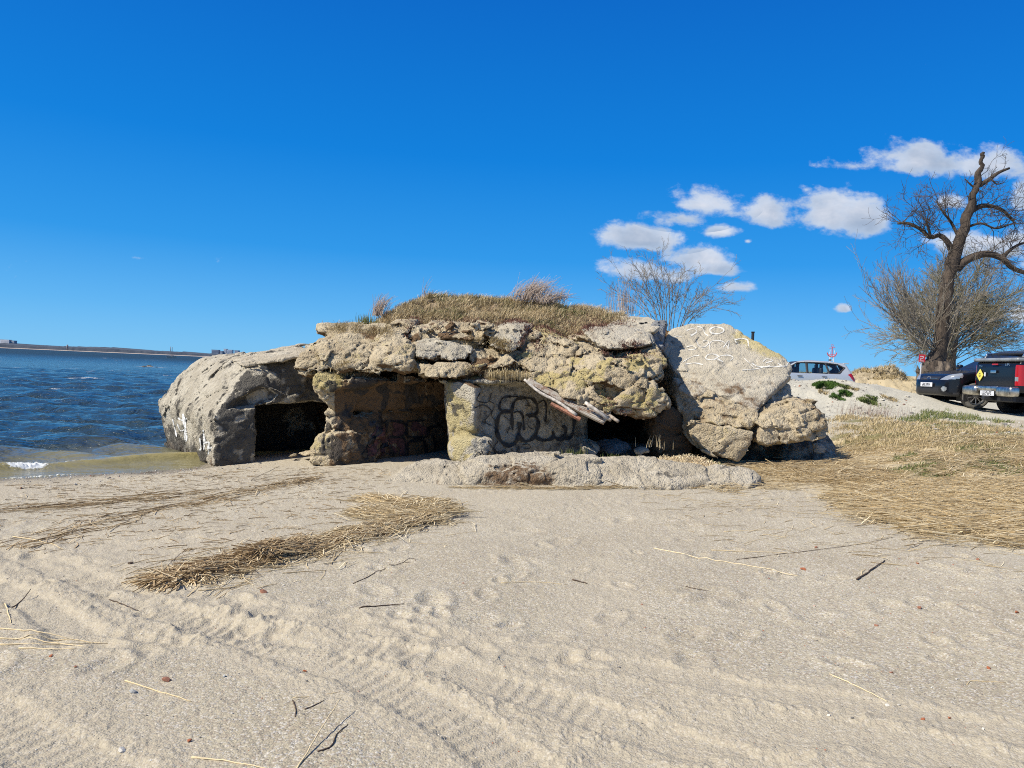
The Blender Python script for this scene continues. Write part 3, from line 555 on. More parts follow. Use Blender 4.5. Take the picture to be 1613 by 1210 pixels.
# ---- seaward wing: lit outer face, dark broken cross-section, square opening
def dfront(px): return (13 + .7 * 5.02) / (1 - .7 * (px - 806) / FPX)
def paint_wing(V, N, m):
    low = sst(.55, .05, V[:, 2]); m[:, 2] = .35 * sst(.1, .5, -N[:, 0] * .2 + ln(V, 1)) + .5 * low * (V[:, 1] > 13.6) + .9 * sst(.3, .6, N @ np.array([.57, -.82, 0])) * sst(-.75, .25, ln(V, 2))  # black crust, made heavier to deepen shade on the face away from the sun
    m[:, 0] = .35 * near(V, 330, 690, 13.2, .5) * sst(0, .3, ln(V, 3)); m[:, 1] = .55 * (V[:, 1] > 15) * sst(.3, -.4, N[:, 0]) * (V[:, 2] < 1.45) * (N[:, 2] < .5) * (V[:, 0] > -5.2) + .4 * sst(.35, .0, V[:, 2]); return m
wing_out = [P(338, 735, 13.0), P(336, 655, 13.05), P(372, 598, 13.55), P(392, 574, 13.8), P(470, 557, dfront(470) + .35), P(520, 548, dfront(520) + .35), P(520, 735, dfront(520)), P(262, 712, 16.8), P(250, 636, 16.6), P(275, 596, 16.55), P(312, 565, 16.5), P(322, 561, 16.7)]
bk = [p + np.array([2.2, 1.6, 0]) for p in wing_out[7:]] + [np.array([-2.2, 17.6, -.2]), np.array([-2.2, 17.6, 2.3]), np.array([-3.6, 18.6, 2.2]), np.array([-5, 18.6, 2.1]), np.array([-5, 18.6, -.2])]
roofslab = [P(385, 577, 13.62), P(330, 563, 16.2), P(318, 563, 16.6), P(470, 558, dfront(470) - .02), P(520, 551, dfront(520)), P(393, 581, 13.65), P(470, 566, dfront(470)), P(500, 541, 15.2), P(460, 546, 15.6), P(400, 556, 16.2), P(520, 538, 16)]
def obox(px0, px1, pyt, deep, zb=-.3):
    a, b = np.array(P(px0, pyt, dfront(px0))), np.array(P(px1, pyt - 14, dfront(px1))); v = np.array([-.57, .82, 0]); q = []
    for p in (a, b):
        for s_ in (-.6, deep):
            for z in (zb, p[2]): e = p + v * s_; e[2] = z; q.append(e)
    return q
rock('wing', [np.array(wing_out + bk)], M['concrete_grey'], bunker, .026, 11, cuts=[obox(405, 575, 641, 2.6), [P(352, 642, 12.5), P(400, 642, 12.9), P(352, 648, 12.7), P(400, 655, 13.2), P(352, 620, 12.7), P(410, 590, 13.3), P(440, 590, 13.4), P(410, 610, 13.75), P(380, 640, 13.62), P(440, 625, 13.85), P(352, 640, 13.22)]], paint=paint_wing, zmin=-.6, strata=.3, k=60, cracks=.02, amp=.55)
rock('roof_slab', [np.array(roofslab)], M['pale_concrete'], bunker, .026, 23, amp=.28, k=45, strata=.1)
# ---- hidden core: roof deck, rear wall, cross walls
core = [P(545, 560, 14.2), P(1000, 590, 14.3), P(560, 512, 15.2), P(960, 500, 15.2), np.array([-3.3, 18.4, 1.5]), np.array([3.4, 18.4, 1.5]), np.array([-2.9, 18.4, 2.4]), np.array([3.4, 18.4, 2.6]), P(520, 597, 14.2), P(1000, 640, 14.3)]
wall_b = [(-3.4, 17.4, -.2), (3.6, 17.4, -.2), (-3.4, 18.3, -.2), (3.6, 18.3, -.2), (-3.4, 17.4, 1.9), (3.6, 17.4, 1.9), (-3.4, 18.3, 1.9), (3.6, 18.3, 1.9)]
wall_r = [(2.7, 15.6, 0), (3.6, 15.6, 0), (2.7, 18, 0), (3.6, 18, 0), (2.7, 15.6, 2.0), (3.6, 15.6, 2.0), (2.7, 18, 2.0), (3.6, 18, 2.0)]
def paint_core(V, N, m): m[:, 1] = .75; m[:, 2] = .35 * sst(-.2, .4, ln(V, 4)); return m
rock('inner_shell', [np.array(core), np.array(wall_b), np.array(wall_r)], M['concrete'], bunker, .06, 31, paint=paint_core, fine=.3)
# ---- first pier with its brown soffit and spray-painted inner wall
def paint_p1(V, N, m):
    sh = sst(.05, .45, N @ np.array([.57, -.78, -.25])); m[:, 1] = np.maximum(.85 * sh * (V[:, 0] > -2.95) * (.65 + .35 * (V[:, 2] > .75)), .12); m[:, 0] = 1.1 * near(V, 515, 598, 12.8, .28, .17) + .45 * near(V, 505, 700, 12.7, .3) * (N[:, 0] < .2); m[:, 2] = .75 * sh * sst(-.05, .35, ln(V, 5, 3.0)); return m  # dark mottles on the soffit, strengthened to deepen the recess shade
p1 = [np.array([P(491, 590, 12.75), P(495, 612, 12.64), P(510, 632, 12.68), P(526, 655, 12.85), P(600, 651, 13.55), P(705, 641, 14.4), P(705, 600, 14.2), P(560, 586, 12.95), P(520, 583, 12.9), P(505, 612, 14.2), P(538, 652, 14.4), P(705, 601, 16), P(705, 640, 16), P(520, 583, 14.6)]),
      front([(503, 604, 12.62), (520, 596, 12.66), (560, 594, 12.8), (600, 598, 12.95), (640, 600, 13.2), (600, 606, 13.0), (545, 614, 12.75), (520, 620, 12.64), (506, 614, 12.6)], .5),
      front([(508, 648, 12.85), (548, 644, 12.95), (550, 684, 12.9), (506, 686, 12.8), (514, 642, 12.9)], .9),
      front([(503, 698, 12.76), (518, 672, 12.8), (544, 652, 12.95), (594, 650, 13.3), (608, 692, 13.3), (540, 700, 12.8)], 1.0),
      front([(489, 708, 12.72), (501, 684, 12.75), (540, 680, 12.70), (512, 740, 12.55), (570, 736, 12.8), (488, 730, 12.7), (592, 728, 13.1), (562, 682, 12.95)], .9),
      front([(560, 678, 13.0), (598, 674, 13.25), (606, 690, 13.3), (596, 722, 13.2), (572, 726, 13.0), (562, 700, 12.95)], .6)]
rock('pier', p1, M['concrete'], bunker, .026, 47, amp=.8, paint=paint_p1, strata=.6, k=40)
def paint_iw(V, N, m): m[:, 1] = .6; m[:, 2] = .25 * sst(-.2, .5, ln(V, 6)) + .3 * sst(14.1, 14.9, V[:, 1]); return m  # dark mask adds recess shade to the wall colour towards the rear
iw = [P(574, 640, 13.3), P(712, 635, 14.95), P(574, 735, 13.25), P(712, 735, 14.95), P(574, 640, 15), P(720, 635, 16.6), P(574, 735, 15), P(720, 735, 16.6)]
inner_wall = rock('inner_wall', [np.array(iw)], M['concrete'], bunker, .026, 53, amp=.22, k=60, paint=paint_iw)
# ---- second pier: lichen-covered nose, shaded graffiti wall
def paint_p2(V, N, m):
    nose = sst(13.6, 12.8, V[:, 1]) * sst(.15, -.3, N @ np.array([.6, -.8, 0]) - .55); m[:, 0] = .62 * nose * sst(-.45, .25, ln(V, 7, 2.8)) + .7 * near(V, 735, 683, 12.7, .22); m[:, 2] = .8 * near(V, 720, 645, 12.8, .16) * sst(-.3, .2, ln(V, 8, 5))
    w = sst(.4, .7, N @ np.array([.55, -.83, 0])) * (V[:, 0] > -.55); m[:, 1] = np.maximum(.30 * w * sst(.2, 1.0, V[:, 0]), .7 * sst(.45, .8, N[:, 2]) * (V[:, 2] > 1.35)); m[:, 2] = np.maximum(m[:, 2], .30 * w); return m  # even dark mask deepens the shade on the graffiti wall
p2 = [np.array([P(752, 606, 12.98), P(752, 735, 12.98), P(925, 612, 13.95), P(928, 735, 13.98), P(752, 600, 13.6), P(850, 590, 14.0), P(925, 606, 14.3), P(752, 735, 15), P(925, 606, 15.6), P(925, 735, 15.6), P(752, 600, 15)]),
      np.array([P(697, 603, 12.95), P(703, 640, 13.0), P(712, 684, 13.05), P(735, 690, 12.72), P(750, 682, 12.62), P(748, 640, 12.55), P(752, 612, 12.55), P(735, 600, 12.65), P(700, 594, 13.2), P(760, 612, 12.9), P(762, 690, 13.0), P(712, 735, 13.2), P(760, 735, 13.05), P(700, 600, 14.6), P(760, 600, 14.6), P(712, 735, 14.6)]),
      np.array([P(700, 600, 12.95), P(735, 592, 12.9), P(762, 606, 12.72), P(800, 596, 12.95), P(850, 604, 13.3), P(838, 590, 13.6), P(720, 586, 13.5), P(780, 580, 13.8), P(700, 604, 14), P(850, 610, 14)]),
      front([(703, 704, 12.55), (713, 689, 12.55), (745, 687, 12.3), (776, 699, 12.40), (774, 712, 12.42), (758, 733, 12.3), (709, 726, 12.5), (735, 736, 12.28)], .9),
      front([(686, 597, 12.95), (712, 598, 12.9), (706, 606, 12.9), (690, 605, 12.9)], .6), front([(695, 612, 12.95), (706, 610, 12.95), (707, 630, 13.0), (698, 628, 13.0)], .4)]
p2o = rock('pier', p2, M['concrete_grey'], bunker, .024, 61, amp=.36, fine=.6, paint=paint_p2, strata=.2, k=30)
# ---- broken roof edge: each big block is a part
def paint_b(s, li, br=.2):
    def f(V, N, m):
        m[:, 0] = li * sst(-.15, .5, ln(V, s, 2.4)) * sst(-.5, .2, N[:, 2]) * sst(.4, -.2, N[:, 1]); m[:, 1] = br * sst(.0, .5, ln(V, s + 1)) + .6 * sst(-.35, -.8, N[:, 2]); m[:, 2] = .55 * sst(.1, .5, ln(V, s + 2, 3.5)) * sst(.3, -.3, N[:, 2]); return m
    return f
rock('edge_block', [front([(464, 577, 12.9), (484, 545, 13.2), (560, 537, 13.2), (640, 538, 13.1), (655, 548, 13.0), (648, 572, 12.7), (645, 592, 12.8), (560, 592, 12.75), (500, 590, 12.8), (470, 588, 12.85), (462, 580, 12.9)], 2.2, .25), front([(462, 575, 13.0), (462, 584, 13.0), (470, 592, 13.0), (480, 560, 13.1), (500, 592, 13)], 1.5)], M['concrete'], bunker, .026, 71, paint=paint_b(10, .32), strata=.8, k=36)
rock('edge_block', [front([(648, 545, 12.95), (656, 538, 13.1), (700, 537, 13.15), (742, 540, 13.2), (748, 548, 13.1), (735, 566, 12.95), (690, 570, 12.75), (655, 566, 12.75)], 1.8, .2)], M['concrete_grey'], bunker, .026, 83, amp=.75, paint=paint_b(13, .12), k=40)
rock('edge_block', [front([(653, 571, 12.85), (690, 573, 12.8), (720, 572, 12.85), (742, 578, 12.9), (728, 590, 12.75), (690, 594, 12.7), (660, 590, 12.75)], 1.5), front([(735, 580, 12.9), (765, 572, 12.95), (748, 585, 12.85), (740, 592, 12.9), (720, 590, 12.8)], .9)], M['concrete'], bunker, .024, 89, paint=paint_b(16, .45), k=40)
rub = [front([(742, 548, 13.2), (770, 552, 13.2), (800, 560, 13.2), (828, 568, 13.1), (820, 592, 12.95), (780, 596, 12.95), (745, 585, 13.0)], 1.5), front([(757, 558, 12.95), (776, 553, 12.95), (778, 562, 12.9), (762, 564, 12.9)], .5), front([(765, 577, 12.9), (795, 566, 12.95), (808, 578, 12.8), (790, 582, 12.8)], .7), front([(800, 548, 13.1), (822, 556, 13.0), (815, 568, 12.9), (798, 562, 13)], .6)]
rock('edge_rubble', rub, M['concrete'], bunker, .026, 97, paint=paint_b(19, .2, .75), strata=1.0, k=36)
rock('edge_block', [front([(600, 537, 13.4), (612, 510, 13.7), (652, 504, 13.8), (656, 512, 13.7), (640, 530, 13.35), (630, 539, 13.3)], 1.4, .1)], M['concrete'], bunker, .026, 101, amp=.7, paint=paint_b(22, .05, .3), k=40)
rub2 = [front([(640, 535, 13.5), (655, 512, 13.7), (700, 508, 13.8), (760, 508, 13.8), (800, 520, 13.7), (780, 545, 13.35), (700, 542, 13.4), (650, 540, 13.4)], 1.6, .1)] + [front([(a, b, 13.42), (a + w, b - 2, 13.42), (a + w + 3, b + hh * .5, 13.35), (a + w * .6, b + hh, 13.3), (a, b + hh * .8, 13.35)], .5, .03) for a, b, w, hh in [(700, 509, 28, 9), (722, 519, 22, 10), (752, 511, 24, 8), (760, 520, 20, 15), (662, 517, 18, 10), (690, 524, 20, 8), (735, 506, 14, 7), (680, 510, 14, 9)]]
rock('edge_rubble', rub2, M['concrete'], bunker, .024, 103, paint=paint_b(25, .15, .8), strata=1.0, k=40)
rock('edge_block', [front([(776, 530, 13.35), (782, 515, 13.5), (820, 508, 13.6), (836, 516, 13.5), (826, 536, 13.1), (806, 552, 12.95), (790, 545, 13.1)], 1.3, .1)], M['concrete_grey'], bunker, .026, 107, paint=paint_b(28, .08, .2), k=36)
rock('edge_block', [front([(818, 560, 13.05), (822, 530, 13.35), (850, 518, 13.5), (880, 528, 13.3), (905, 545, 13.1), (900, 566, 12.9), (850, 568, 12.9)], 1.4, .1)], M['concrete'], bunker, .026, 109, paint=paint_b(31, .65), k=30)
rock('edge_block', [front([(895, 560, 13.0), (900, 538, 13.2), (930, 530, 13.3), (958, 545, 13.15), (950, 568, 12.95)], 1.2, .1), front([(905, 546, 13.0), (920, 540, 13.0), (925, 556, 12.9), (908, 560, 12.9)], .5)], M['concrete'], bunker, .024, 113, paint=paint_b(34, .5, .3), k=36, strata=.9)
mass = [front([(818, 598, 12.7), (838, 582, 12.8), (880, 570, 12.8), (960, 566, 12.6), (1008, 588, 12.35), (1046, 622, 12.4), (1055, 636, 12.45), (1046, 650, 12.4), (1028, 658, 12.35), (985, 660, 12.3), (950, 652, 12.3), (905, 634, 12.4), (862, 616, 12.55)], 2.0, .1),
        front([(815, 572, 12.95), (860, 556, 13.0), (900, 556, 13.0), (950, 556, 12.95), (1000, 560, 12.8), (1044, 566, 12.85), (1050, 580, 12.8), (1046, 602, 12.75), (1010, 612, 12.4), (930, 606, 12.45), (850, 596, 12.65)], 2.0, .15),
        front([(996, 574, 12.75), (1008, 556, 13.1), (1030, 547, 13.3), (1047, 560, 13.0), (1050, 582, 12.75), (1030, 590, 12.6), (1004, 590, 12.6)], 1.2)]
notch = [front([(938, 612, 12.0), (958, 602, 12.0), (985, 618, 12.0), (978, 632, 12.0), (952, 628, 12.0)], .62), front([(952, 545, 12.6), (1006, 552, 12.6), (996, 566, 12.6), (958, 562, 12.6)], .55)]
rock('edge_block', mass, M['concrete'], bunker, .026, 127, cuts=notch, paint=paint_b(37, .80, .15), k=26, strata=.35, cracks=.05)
# flat roof slabs on top, right
def paint_s(V, N, m): m[:, 0] = .35 * sst(.1, .5, ln(V, 40)) * sst(.3, -.2, N[:, 2]); m[:, 2] = .6 * sst(.25, -.2, N[:, 2]) * sst(-.2, .3, ln(V, 41)); m[:, 1] = .25 * sst(.1, .4, ln(V, 42)); return m
rock('flat_slab', [np.array([P(917, 520, 13.35), P(925, 532, 13.2), P(950, 550, 12.95), P(966, 553, 12.9), P(1010, 548, 13.0), P(1034, 541, 13.2), P(1018, 530, 13.35), P(918, 515, 13.7), P(1000, 508, 14.3), P(1022, 516, 14.1), P(960, 545, 14.6), P(1030, 545, 14.6), P(925, 535, 14.6)])], M['slab_concrete'], bunker, .022, 131, amp=.4, k=40, paint=paint_s, strata=.2)
rock('flat_slab', [np.array([P(960, 512, 14.2), P(1030, 521, 13.85), P(966, 520, 14.0), P(1028, 527, 13.9), P(1024, 498, 14.9), P(966, 493, 15.2), P(1044, 512, 14.3), P(962, 525, 15.6), P(1040, 525, 15.4)])], M['slab_concrete'], bunker, .022, 137, amp=.35, k=40, paint=paint_s, strata=.2)
rock('edge_block', [front([(1012, 525, 14.0), (1030, 508, 14.3), (1050, 506, 14.4), (1054, 522, 14.2), (1042, 560, 13.9), (1020, 556, 13.8)], 1.2)], M['boulder'], bunker, .026, 139, amp=.8, k=24)
rock('edge_block', [front([(1000, 528, 15.0), (1030, 520, 15.2), (1062, 522, 15.2), (1075, 560, 15.0), (1080, 640, 14.6), (1000, 640, 14.6)], 1.5)], M['concrete'], bunker, .04, 141, paint=paint_core)  # filler block added behind, coloured dark for the shaded gap
# ---- thin cornice slab left of the turf
rock('cornice', [np.array([P(500, 512, 14.0), P(502, 524, 13.9), P(520, 530, 13.7), P(600, 532, 13.6), P(612, 512, 14.1), P(504, 511, 14.6), P(600, 505, 15), P(502, 526, 15), P(610, 530, 15.4)]), front([(498, 538, 13.6), (520, 526, 13.7), (600, 530, 13.6), (640, 540, 13.5), (500, 548, 13.5)], 1.8)], M['concrete'], bunker, .026, 149, amp=.42, paint=paint_b(43, .25, .5), k=55)
# ------------------------------------------------------------------ fallen pieces, each a thing
def sunk(pts, z):                     # the same block reaching down into the sand
    pts = np.asarray(pts); q = pts.copy(); q[:, 2] = z; return np.vstack([pts, q])
def loose(name, label, cat, chunks, mat, seed, group=None, **kw):
    c0 = np.vstack([np.asarray(c) for c in chunks]); o = rock(name, chunks, mat, None, seed=seed, **kw); return tag(o, label, cat, group)
def T1p(l, th=.55):
    q = np.array([P(a, b, 13.25 + (645 - b) / 136 * 1.85 + e) for a, b, e in l]); return np.vstack([q, q + np.array([.05, .62, -.42]) * th / .55])
T1 = T1p([(1043, 549, 0), (1056, 516, 0), (1078, 508, 0), (1138, 507, 0), (1166, 518, 0), (1203, 540, 0), (1244, 566, .05), (1251, 578, .1), (1247, 588, .1), (1215, 612, .05), (1190, 646, 0), (1150, 628, 0), (1095, 604, 0), (1064, 588, 0)])
def paint_t1(V, N, m): m[:, 0] = 1.3 * near(V, 1193, 532, 14.8, .42, .16) + 1.0 * near(V, 1225, 553, 14.5, .4, .14); m[:, 1] = .12 * sst(.0, .4, ln(V, 50)) + .28 * sst(2.15, 1.7, V[:, 2]); m[:, 2] = .25 * sst(.25, .5, ln(V, 51)); m[:, 3] = .30 * sst(.05, .5, ln(V, 52, 4.0)) * sst(1.75, 2.05, V[:, 2]) * sst(2.9, 2.5, V[:, 2]) * (N[:, 2] > .2); return m
grp = 'broken concrete pieces at the right end of the ruin'
tilted = loose('concrete_slab', 'huge pale concrete slab tilted back, scribbled with faint white lettering', 'slab', [T1, T1p([(1060, 590, -.02), (1098, 600, 0), (1096, 625, -.05), (1120, 615, -.05), (1070, 615, 0)], .4)], M['slab_concrete'], 151, grp, h=.024, amp=.34, k=40, paint=paint_t1, strata=.4, fine=.35, cracks=.05)
def paint_t(V, N, m): m[:, 1] = .3 * sst(.0, .4, ln(V, 53)); m[:, 0] = .25 * sst(.2, .5, ln(V, 54)); m[:, 2] = .3 * sst(.1, .5, ln(V, 55)) * sst(.3, -.3, N[:, 2]); return m
loose('concrete_block', 'upright narrow concrete block wedged under the left edge of the tilted slab', 'concrete block', [front([(1062, 592, 13.98), (1098, 602, 13.82), (1097, 640, 13.4), (1092, 690, 13.15), (1080, 676, 13.35), (1074, 650, 13.5), (1066, 620, 13.75)], 1.0)], M['concrete'], 157, grp, h=.024, amp=.6, paint=paint_t, k=45, strata=.2)
loose('concrete_block', 'broad concrete block directly below the lower crack of the tilted slab', 'concrete block', [front([(1097, 604, 13.8), (1122, 614, 13.64), (1152, 631, 13.42), (1194, 648, 13.18), (1190, 668, 13.0), (1172, 680, 12.96), (1130, 673, 12.98), (1090, 664, 13.1)], 1.3, .1)], M['concrete'], 163, grp, h=.024, amp=.7, paint=paint_t, k=45, strata=.5)
loose('concrete_block', 'lowest concrete block of the stack, its broken foot resting by dry grass', 'concrete block', [front([(1084, 664, 13.12), (1110, 668, 13.03), (1150, 677, 12.97), (1188, 682, 12.95), (1184, 702, 12.95), (1166, 727, 12.9), (1140, 723, 12.9), (1104, 707, 12.95), (1088, 690, 13.02)], 1.2, .05)], M['concrete'], 167, grp, h=.024, amp=.7, paint=paint_t, k=45, strata=.5)
loose('concrete_block', 'big rugged concrete block propped at the right end above a dark gap', 'concrete block', [front([(1196, 664, 13.0), (1208, 652, 13.1), (1248, 640, 13.2), (1284, 636, 13.3), (1298, 652, 13.3), (1304, 676, 13.2), (1288, 692, 13.0), (1250, 700, 12.9), (1210, 708, 12.85), (1196, 698, 12.9)], 1.2, .1), front([(1246, 650, 13.05), (1290, 640, 13.2), (1304, 672, 13.1), (1260, 690, 12.9)], .6)], M['concrete'], 173, grp, h=.024, amp=.95, paint=paint_t, k=40, strata=.7)
loose('concrete_block', 'small jagged concrete lump lodged under the right tip of the tilted slab', 'concrete block', [front([(1203, 646, 13.7), (1216, 622, 13.9), (1232, 606, 14.0), (1246, 600, 14.1), (1254, 612, 14.0), (1256, 630, 13.8), (1236, 644, 13.6)], .8)], M['concrete_grey'], 179, grp, h=.024, amp=.85, paint=paint_t, k=24)
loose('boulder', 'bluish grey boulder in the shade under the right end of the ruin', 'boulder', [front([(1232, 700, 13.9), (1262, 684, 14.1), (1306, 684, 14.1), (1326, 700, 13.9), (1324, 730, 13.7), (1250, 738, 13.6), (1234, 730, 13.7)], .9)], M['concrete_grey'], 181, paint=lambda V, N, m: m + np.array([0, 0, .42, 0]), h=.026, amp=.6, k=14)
loose('boulder', 'dark filler lump added as the shaded gap behind the lowest stacked block', 'boulder', [front([(1100, 690, 14.0), (1160, 690, 14.1), (1235, 690, 14.2), (1240, 735, 14.0), (1100, 740, 13.8)], .8)], M['concrete'], 187, h=.03, amp=.7, paint=lambda V, N, m: m + np.array([0, .5, .4, 0]), k=18)  # added filler, darkened to stand in for the shade under the stack
loose('boulder', 'pale lump standing for the sunlit patch at the edge of the shaded boulder', 'boulder', [front([(1284, 702, 13.42), (1298, 698, 13.45), (1310, 704, 13.45), (1306, 715, 13.4), (1288, 716, 13.38)], .3)], M['pale_concrete'], 183, h=.02, amp=.4, k=24)  # paler piece modelled as the sunlit patch of the boulder
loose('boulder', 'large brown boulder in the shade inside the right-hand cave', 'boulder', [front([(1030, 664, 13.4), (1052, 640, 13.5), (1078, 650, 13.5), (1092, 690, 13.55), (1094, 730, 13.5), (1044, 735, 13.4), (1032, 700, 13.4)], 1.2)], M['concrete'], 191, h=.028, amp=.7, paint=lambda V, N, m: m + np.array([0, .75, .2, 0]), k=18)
loose('boulder', 'angular split rock lying at the mouth of the right-hand cave', 'boulder', [front([(914, 704, 13.2), (924, 694, 13.3), (944, 700, 13.3), (946, 718, 13.1), (926, 724, 13.0)], .5)], M['concrete_grey'], 193, h=.022, amp=.5, k=34)
loose('boulder', 'rounded dark rock deep in the mouth of the right-hand cave', 'boulder', [front([(942, 704, 13.6), (965, 694, 13.7), (992, 698, 13.7), (1002, 716, 13.5), (950, 720, 13.5)], .7)], M['boulder'], 197, h=.026, amp=.6, k=18)
loose('boulder', 'small pale flat stone beside the straw at the cave mouth', 'boulder', [front([(1000, 709, 12.75), (1018, 705, 12.75), (1024, 713, 12.7), (1004, 716, 12.7)], .25)], M['pale_concrete'], 199, h=.018, amp=.3, k=40)
loose('concrete_slab', 'flat slab fragment lying at the mouth of the left square opening', 'slab', [front([(440, 722, 13.3), (478, 710, 13.5), (496, 708, 13.3), (498, 716, 13.1), (476, 724, 13.1)], .5)], M['concrete'], 201, h=.022, amp=.45, k=34)
# ---- old foundation in front of the ruin
def paint_f(V, N, m): m[:, 2] = .35 * sst(.1, .5, ln(V, 60, 3)); m[:, 1] = .3 * sst(.35, .1, V[:, 2] - .1) * sst(0, .4, ln(V, 61)); return m
loose('foundation_block', 'low pale foundation block, leftmost of the row before the ruin', 'foundation', [sunk(front([(606, 760, 10.75), (624, 744, 10.9), (650, 728, 11.2), (690, 724, 11.3), (736, 732, 11.1), (738, 752, 10.7), (700, 772, 10.5), (640, 774, 10.55)], .5, -.05), .1)], M['pale_concrete'], 211, h=.02, amp=.5, paint=paint_f, k=60, zmin=-.05)
def paint_u(V, N, m): m[:, 1] = .50 * (N[:, 1] < -.3) * sst(.66, .56, V[:, 2]) * np.clip(1.6 * near(V, 822, 757, 10.7, .5, .4), 0, 1); m[:, 2] = .3 * sst(.1, .5, ln(V, 60, 3)); return m
loose('foundation_block', 'pale foundation block with a brown undercut face, middle of the row', 'foundation', [sunk(front([(724, 733, 10.8), (760, 722, 11.0), (800, 716, 11.1), (880, 717, 11.1), (886, 738, 10.75), (858, 745, 10.62), (800, 746, 10.62), (770, 755, 10.6), (735, 752, 10.65)], .7, -.03), .1), sunk(front([(735, 745, 10.85), (868, 740, 10.9), (870, 775, 10.82), (780, 778, 10.82), (735, 772, 10.85)], .6), .1), sunk(front([(862, 732, 10.75), (900, 722, 10.95), (944, 722, 11.0), (950, 745, 10.7), (940, 772, 10.55), (875, 772, 10.6)], .7), .1)], M['pale_concrete'], 213, h=.02, amp=.5, paint=paint_u, k=60, zmin=-.05, strata=.7)
loose('foundation_block', 'long bluish grey foundation block lying right of the undercut one', 'foundation', [sunk(front([(928, 738, 10.85), (950, 722, 11.1), (1000, 718, 11.2), (1050, 724, 11.1), (1116, 734, 11.0), (1122, 750, 10.8), (1060, 764, 10.6), (1000, 770, 10.5), (935, 768, 10.55)], .5, -.05), .1)], M['pale_concrete'], 217, h=.02, amp=.5, paint=paint_f, k=60, zmin=-.05, strata=.3)
loose('foundation_block', 'crumbled last foundation block half buried under straw', 'foundation', [sunk(front([(1096, 748, 10.95), (1120, 738, 11.1), (1170, 738, 11.1), (1200, 748, 11.0), (1180, 762, 10.75), (1110, 766, 10.75)], .4, -.05), .1)], M['pale_concrete'], 219, h=.02, amp=.5, paint=paint_f, k=60, zmin=-.05)
# ------------------------------------------------------------------ spray paint on the ruin, laid on the wall surfaces
def bvh_of(*names):
    vs, fs, n = [], [], 0
    for k in names: V, F = RB[k]; vs.append(V); fs.append(F + n); n += len(V)
    return BVHTree.FromPolygons(np.concatenate(vs).tolist(), np.concatenate(fs).tolist())
def strokes(name, mat, parent, tree, lines, off=.03, sm=8):
    for pts, w in lines:
        Vs, Fs = [], []; n0 = 0
        q = spline(pts, sm) if len(pts) > 2 else np.array([np.array(pts[0]) + (np.array(pts[1]) - np.array(pts[0])) * k / 14 for k in range(15)], float)
        L = np.concatenate([[0], np.cumsum(np.hypot(*np.diff(q, axis=0).T))]); m = max(3, int(L[-1] / 1.1)); s = np.linspace(0, L[-1], m); q = np.stack([np.interp(s, L, q[:, 0]), np.interp(s, L, q[:, 1])], -1)
        tn = np.gradient(q, axis=0); tn /= np.linalg.norm(tn, axis=1, keepdims=True) + 1e-9; nn = np.stack([-tn[:, 1], tn[:, 0]], -1); rows = []
        for k in range(m):
            row = []
            ww = w * 1.2 * (.8 + .25 * math.sin(k * .31 + w)) * (.55 if k in (0, m - 1) else 1)
            for e in (-.5, -.17, .17, .5):
                c = q[k] + nn[k] * ww * e; d = ray(c[0], c[1]); d = d / np.linalg.norm(d); h = tree.ray_cast(Vector(EYE), Vector(d))
                row.append(None if h[0] is None else np.array(h[0]) - d * off)
            rows.append(row)
        for k in range(m - 1):
            for c in range(3):
                a = [rows[k][c], rows[k + 1][c], rows[k + 1][c + 1], rows[k][c + 1]]
                if any(x is None for x in a): continue
                if max(np.linalg.norm(a[i] - a[j]) for i in range(4) for j in range(i)) > .32: continue
                Vs += a; Fs.append([n0, n0 + 1, n0 + 2, n0 + 3]); n0 += 4
        if Fs: mesh(name, np.array(Vs), Fs, mat, parent, smooth=True)
def zc(l, ox, oy, s): return [(ox + a / s, oy + b / s) for a, b in l]
g3 = lambda *l: zc(l, 670, 420, 4.0325); g2 = lambda *l: zc(l, 470, 420, 4.0325); g5 = lambda *l: zc(l, 560, 680, 4.0325)
tw = bvh_of('pier.001')
strokes('graffiti_stroke', M['black_spray'], bunker, tw, [
 (g3((590, 825), (500, 830), (474, 870), (474, 905), (515, 918), (550, 912)), 3.2), (g3((555, 1040), (551, 930), (560, 870), (590, 840), (650, 834), (692, 850), (712, 890), (712, 920), (695, 940), (640, 944)), 4.2),
 (g3((545, 920), (490, 925), (460, 970), (455, 1040), (475, 1100), (520, 1135), (560, 1130), (585, 1100), (597, 1040), (600, 990)), 5.6), (g3((560, 930), (590, 920), (615, 940), (625, 990), (628, 1040)), 3.4),
 (g3((595, 1060), (610, 1095), (640, 1112), (680, 1095), (705, 1060), (718, 1010), (712, 970), (690, 950), (650, 945)), 5.0), (g3((720, 865), (755, 850), (768, 890), (768, 940), (762, 990)), 2.8),
 (g3((690, 1065), (720, 1095), (760, 1105), (800, 1095), (815, 1075), (808, 1045)), 4.8), (g3((815, 1075), (840, 1095), (870, 1095), (890, 1060), (890, 1030), (870, 1010)), 4.8), (g3((878, 1090), (910, 1095), (935, 1060), (945, 1000), (945, 965)), 4.2),
 (g3((350, 800), (330, 850), (400, 860), (420, 800)), 1.3), (g3((310, 900), (370, 880), (420, 920), (380, 980), (420, 1010)), 1.2), (g3((400, 850), (440, 880), (420, 940), (450, 990)), 1.1), (g3((500, 950), (540, 990), (520, 1060)), 1.0), (g3((630, 880), (680, 900), (650, 1000), (690, 1040)), 1.0)])
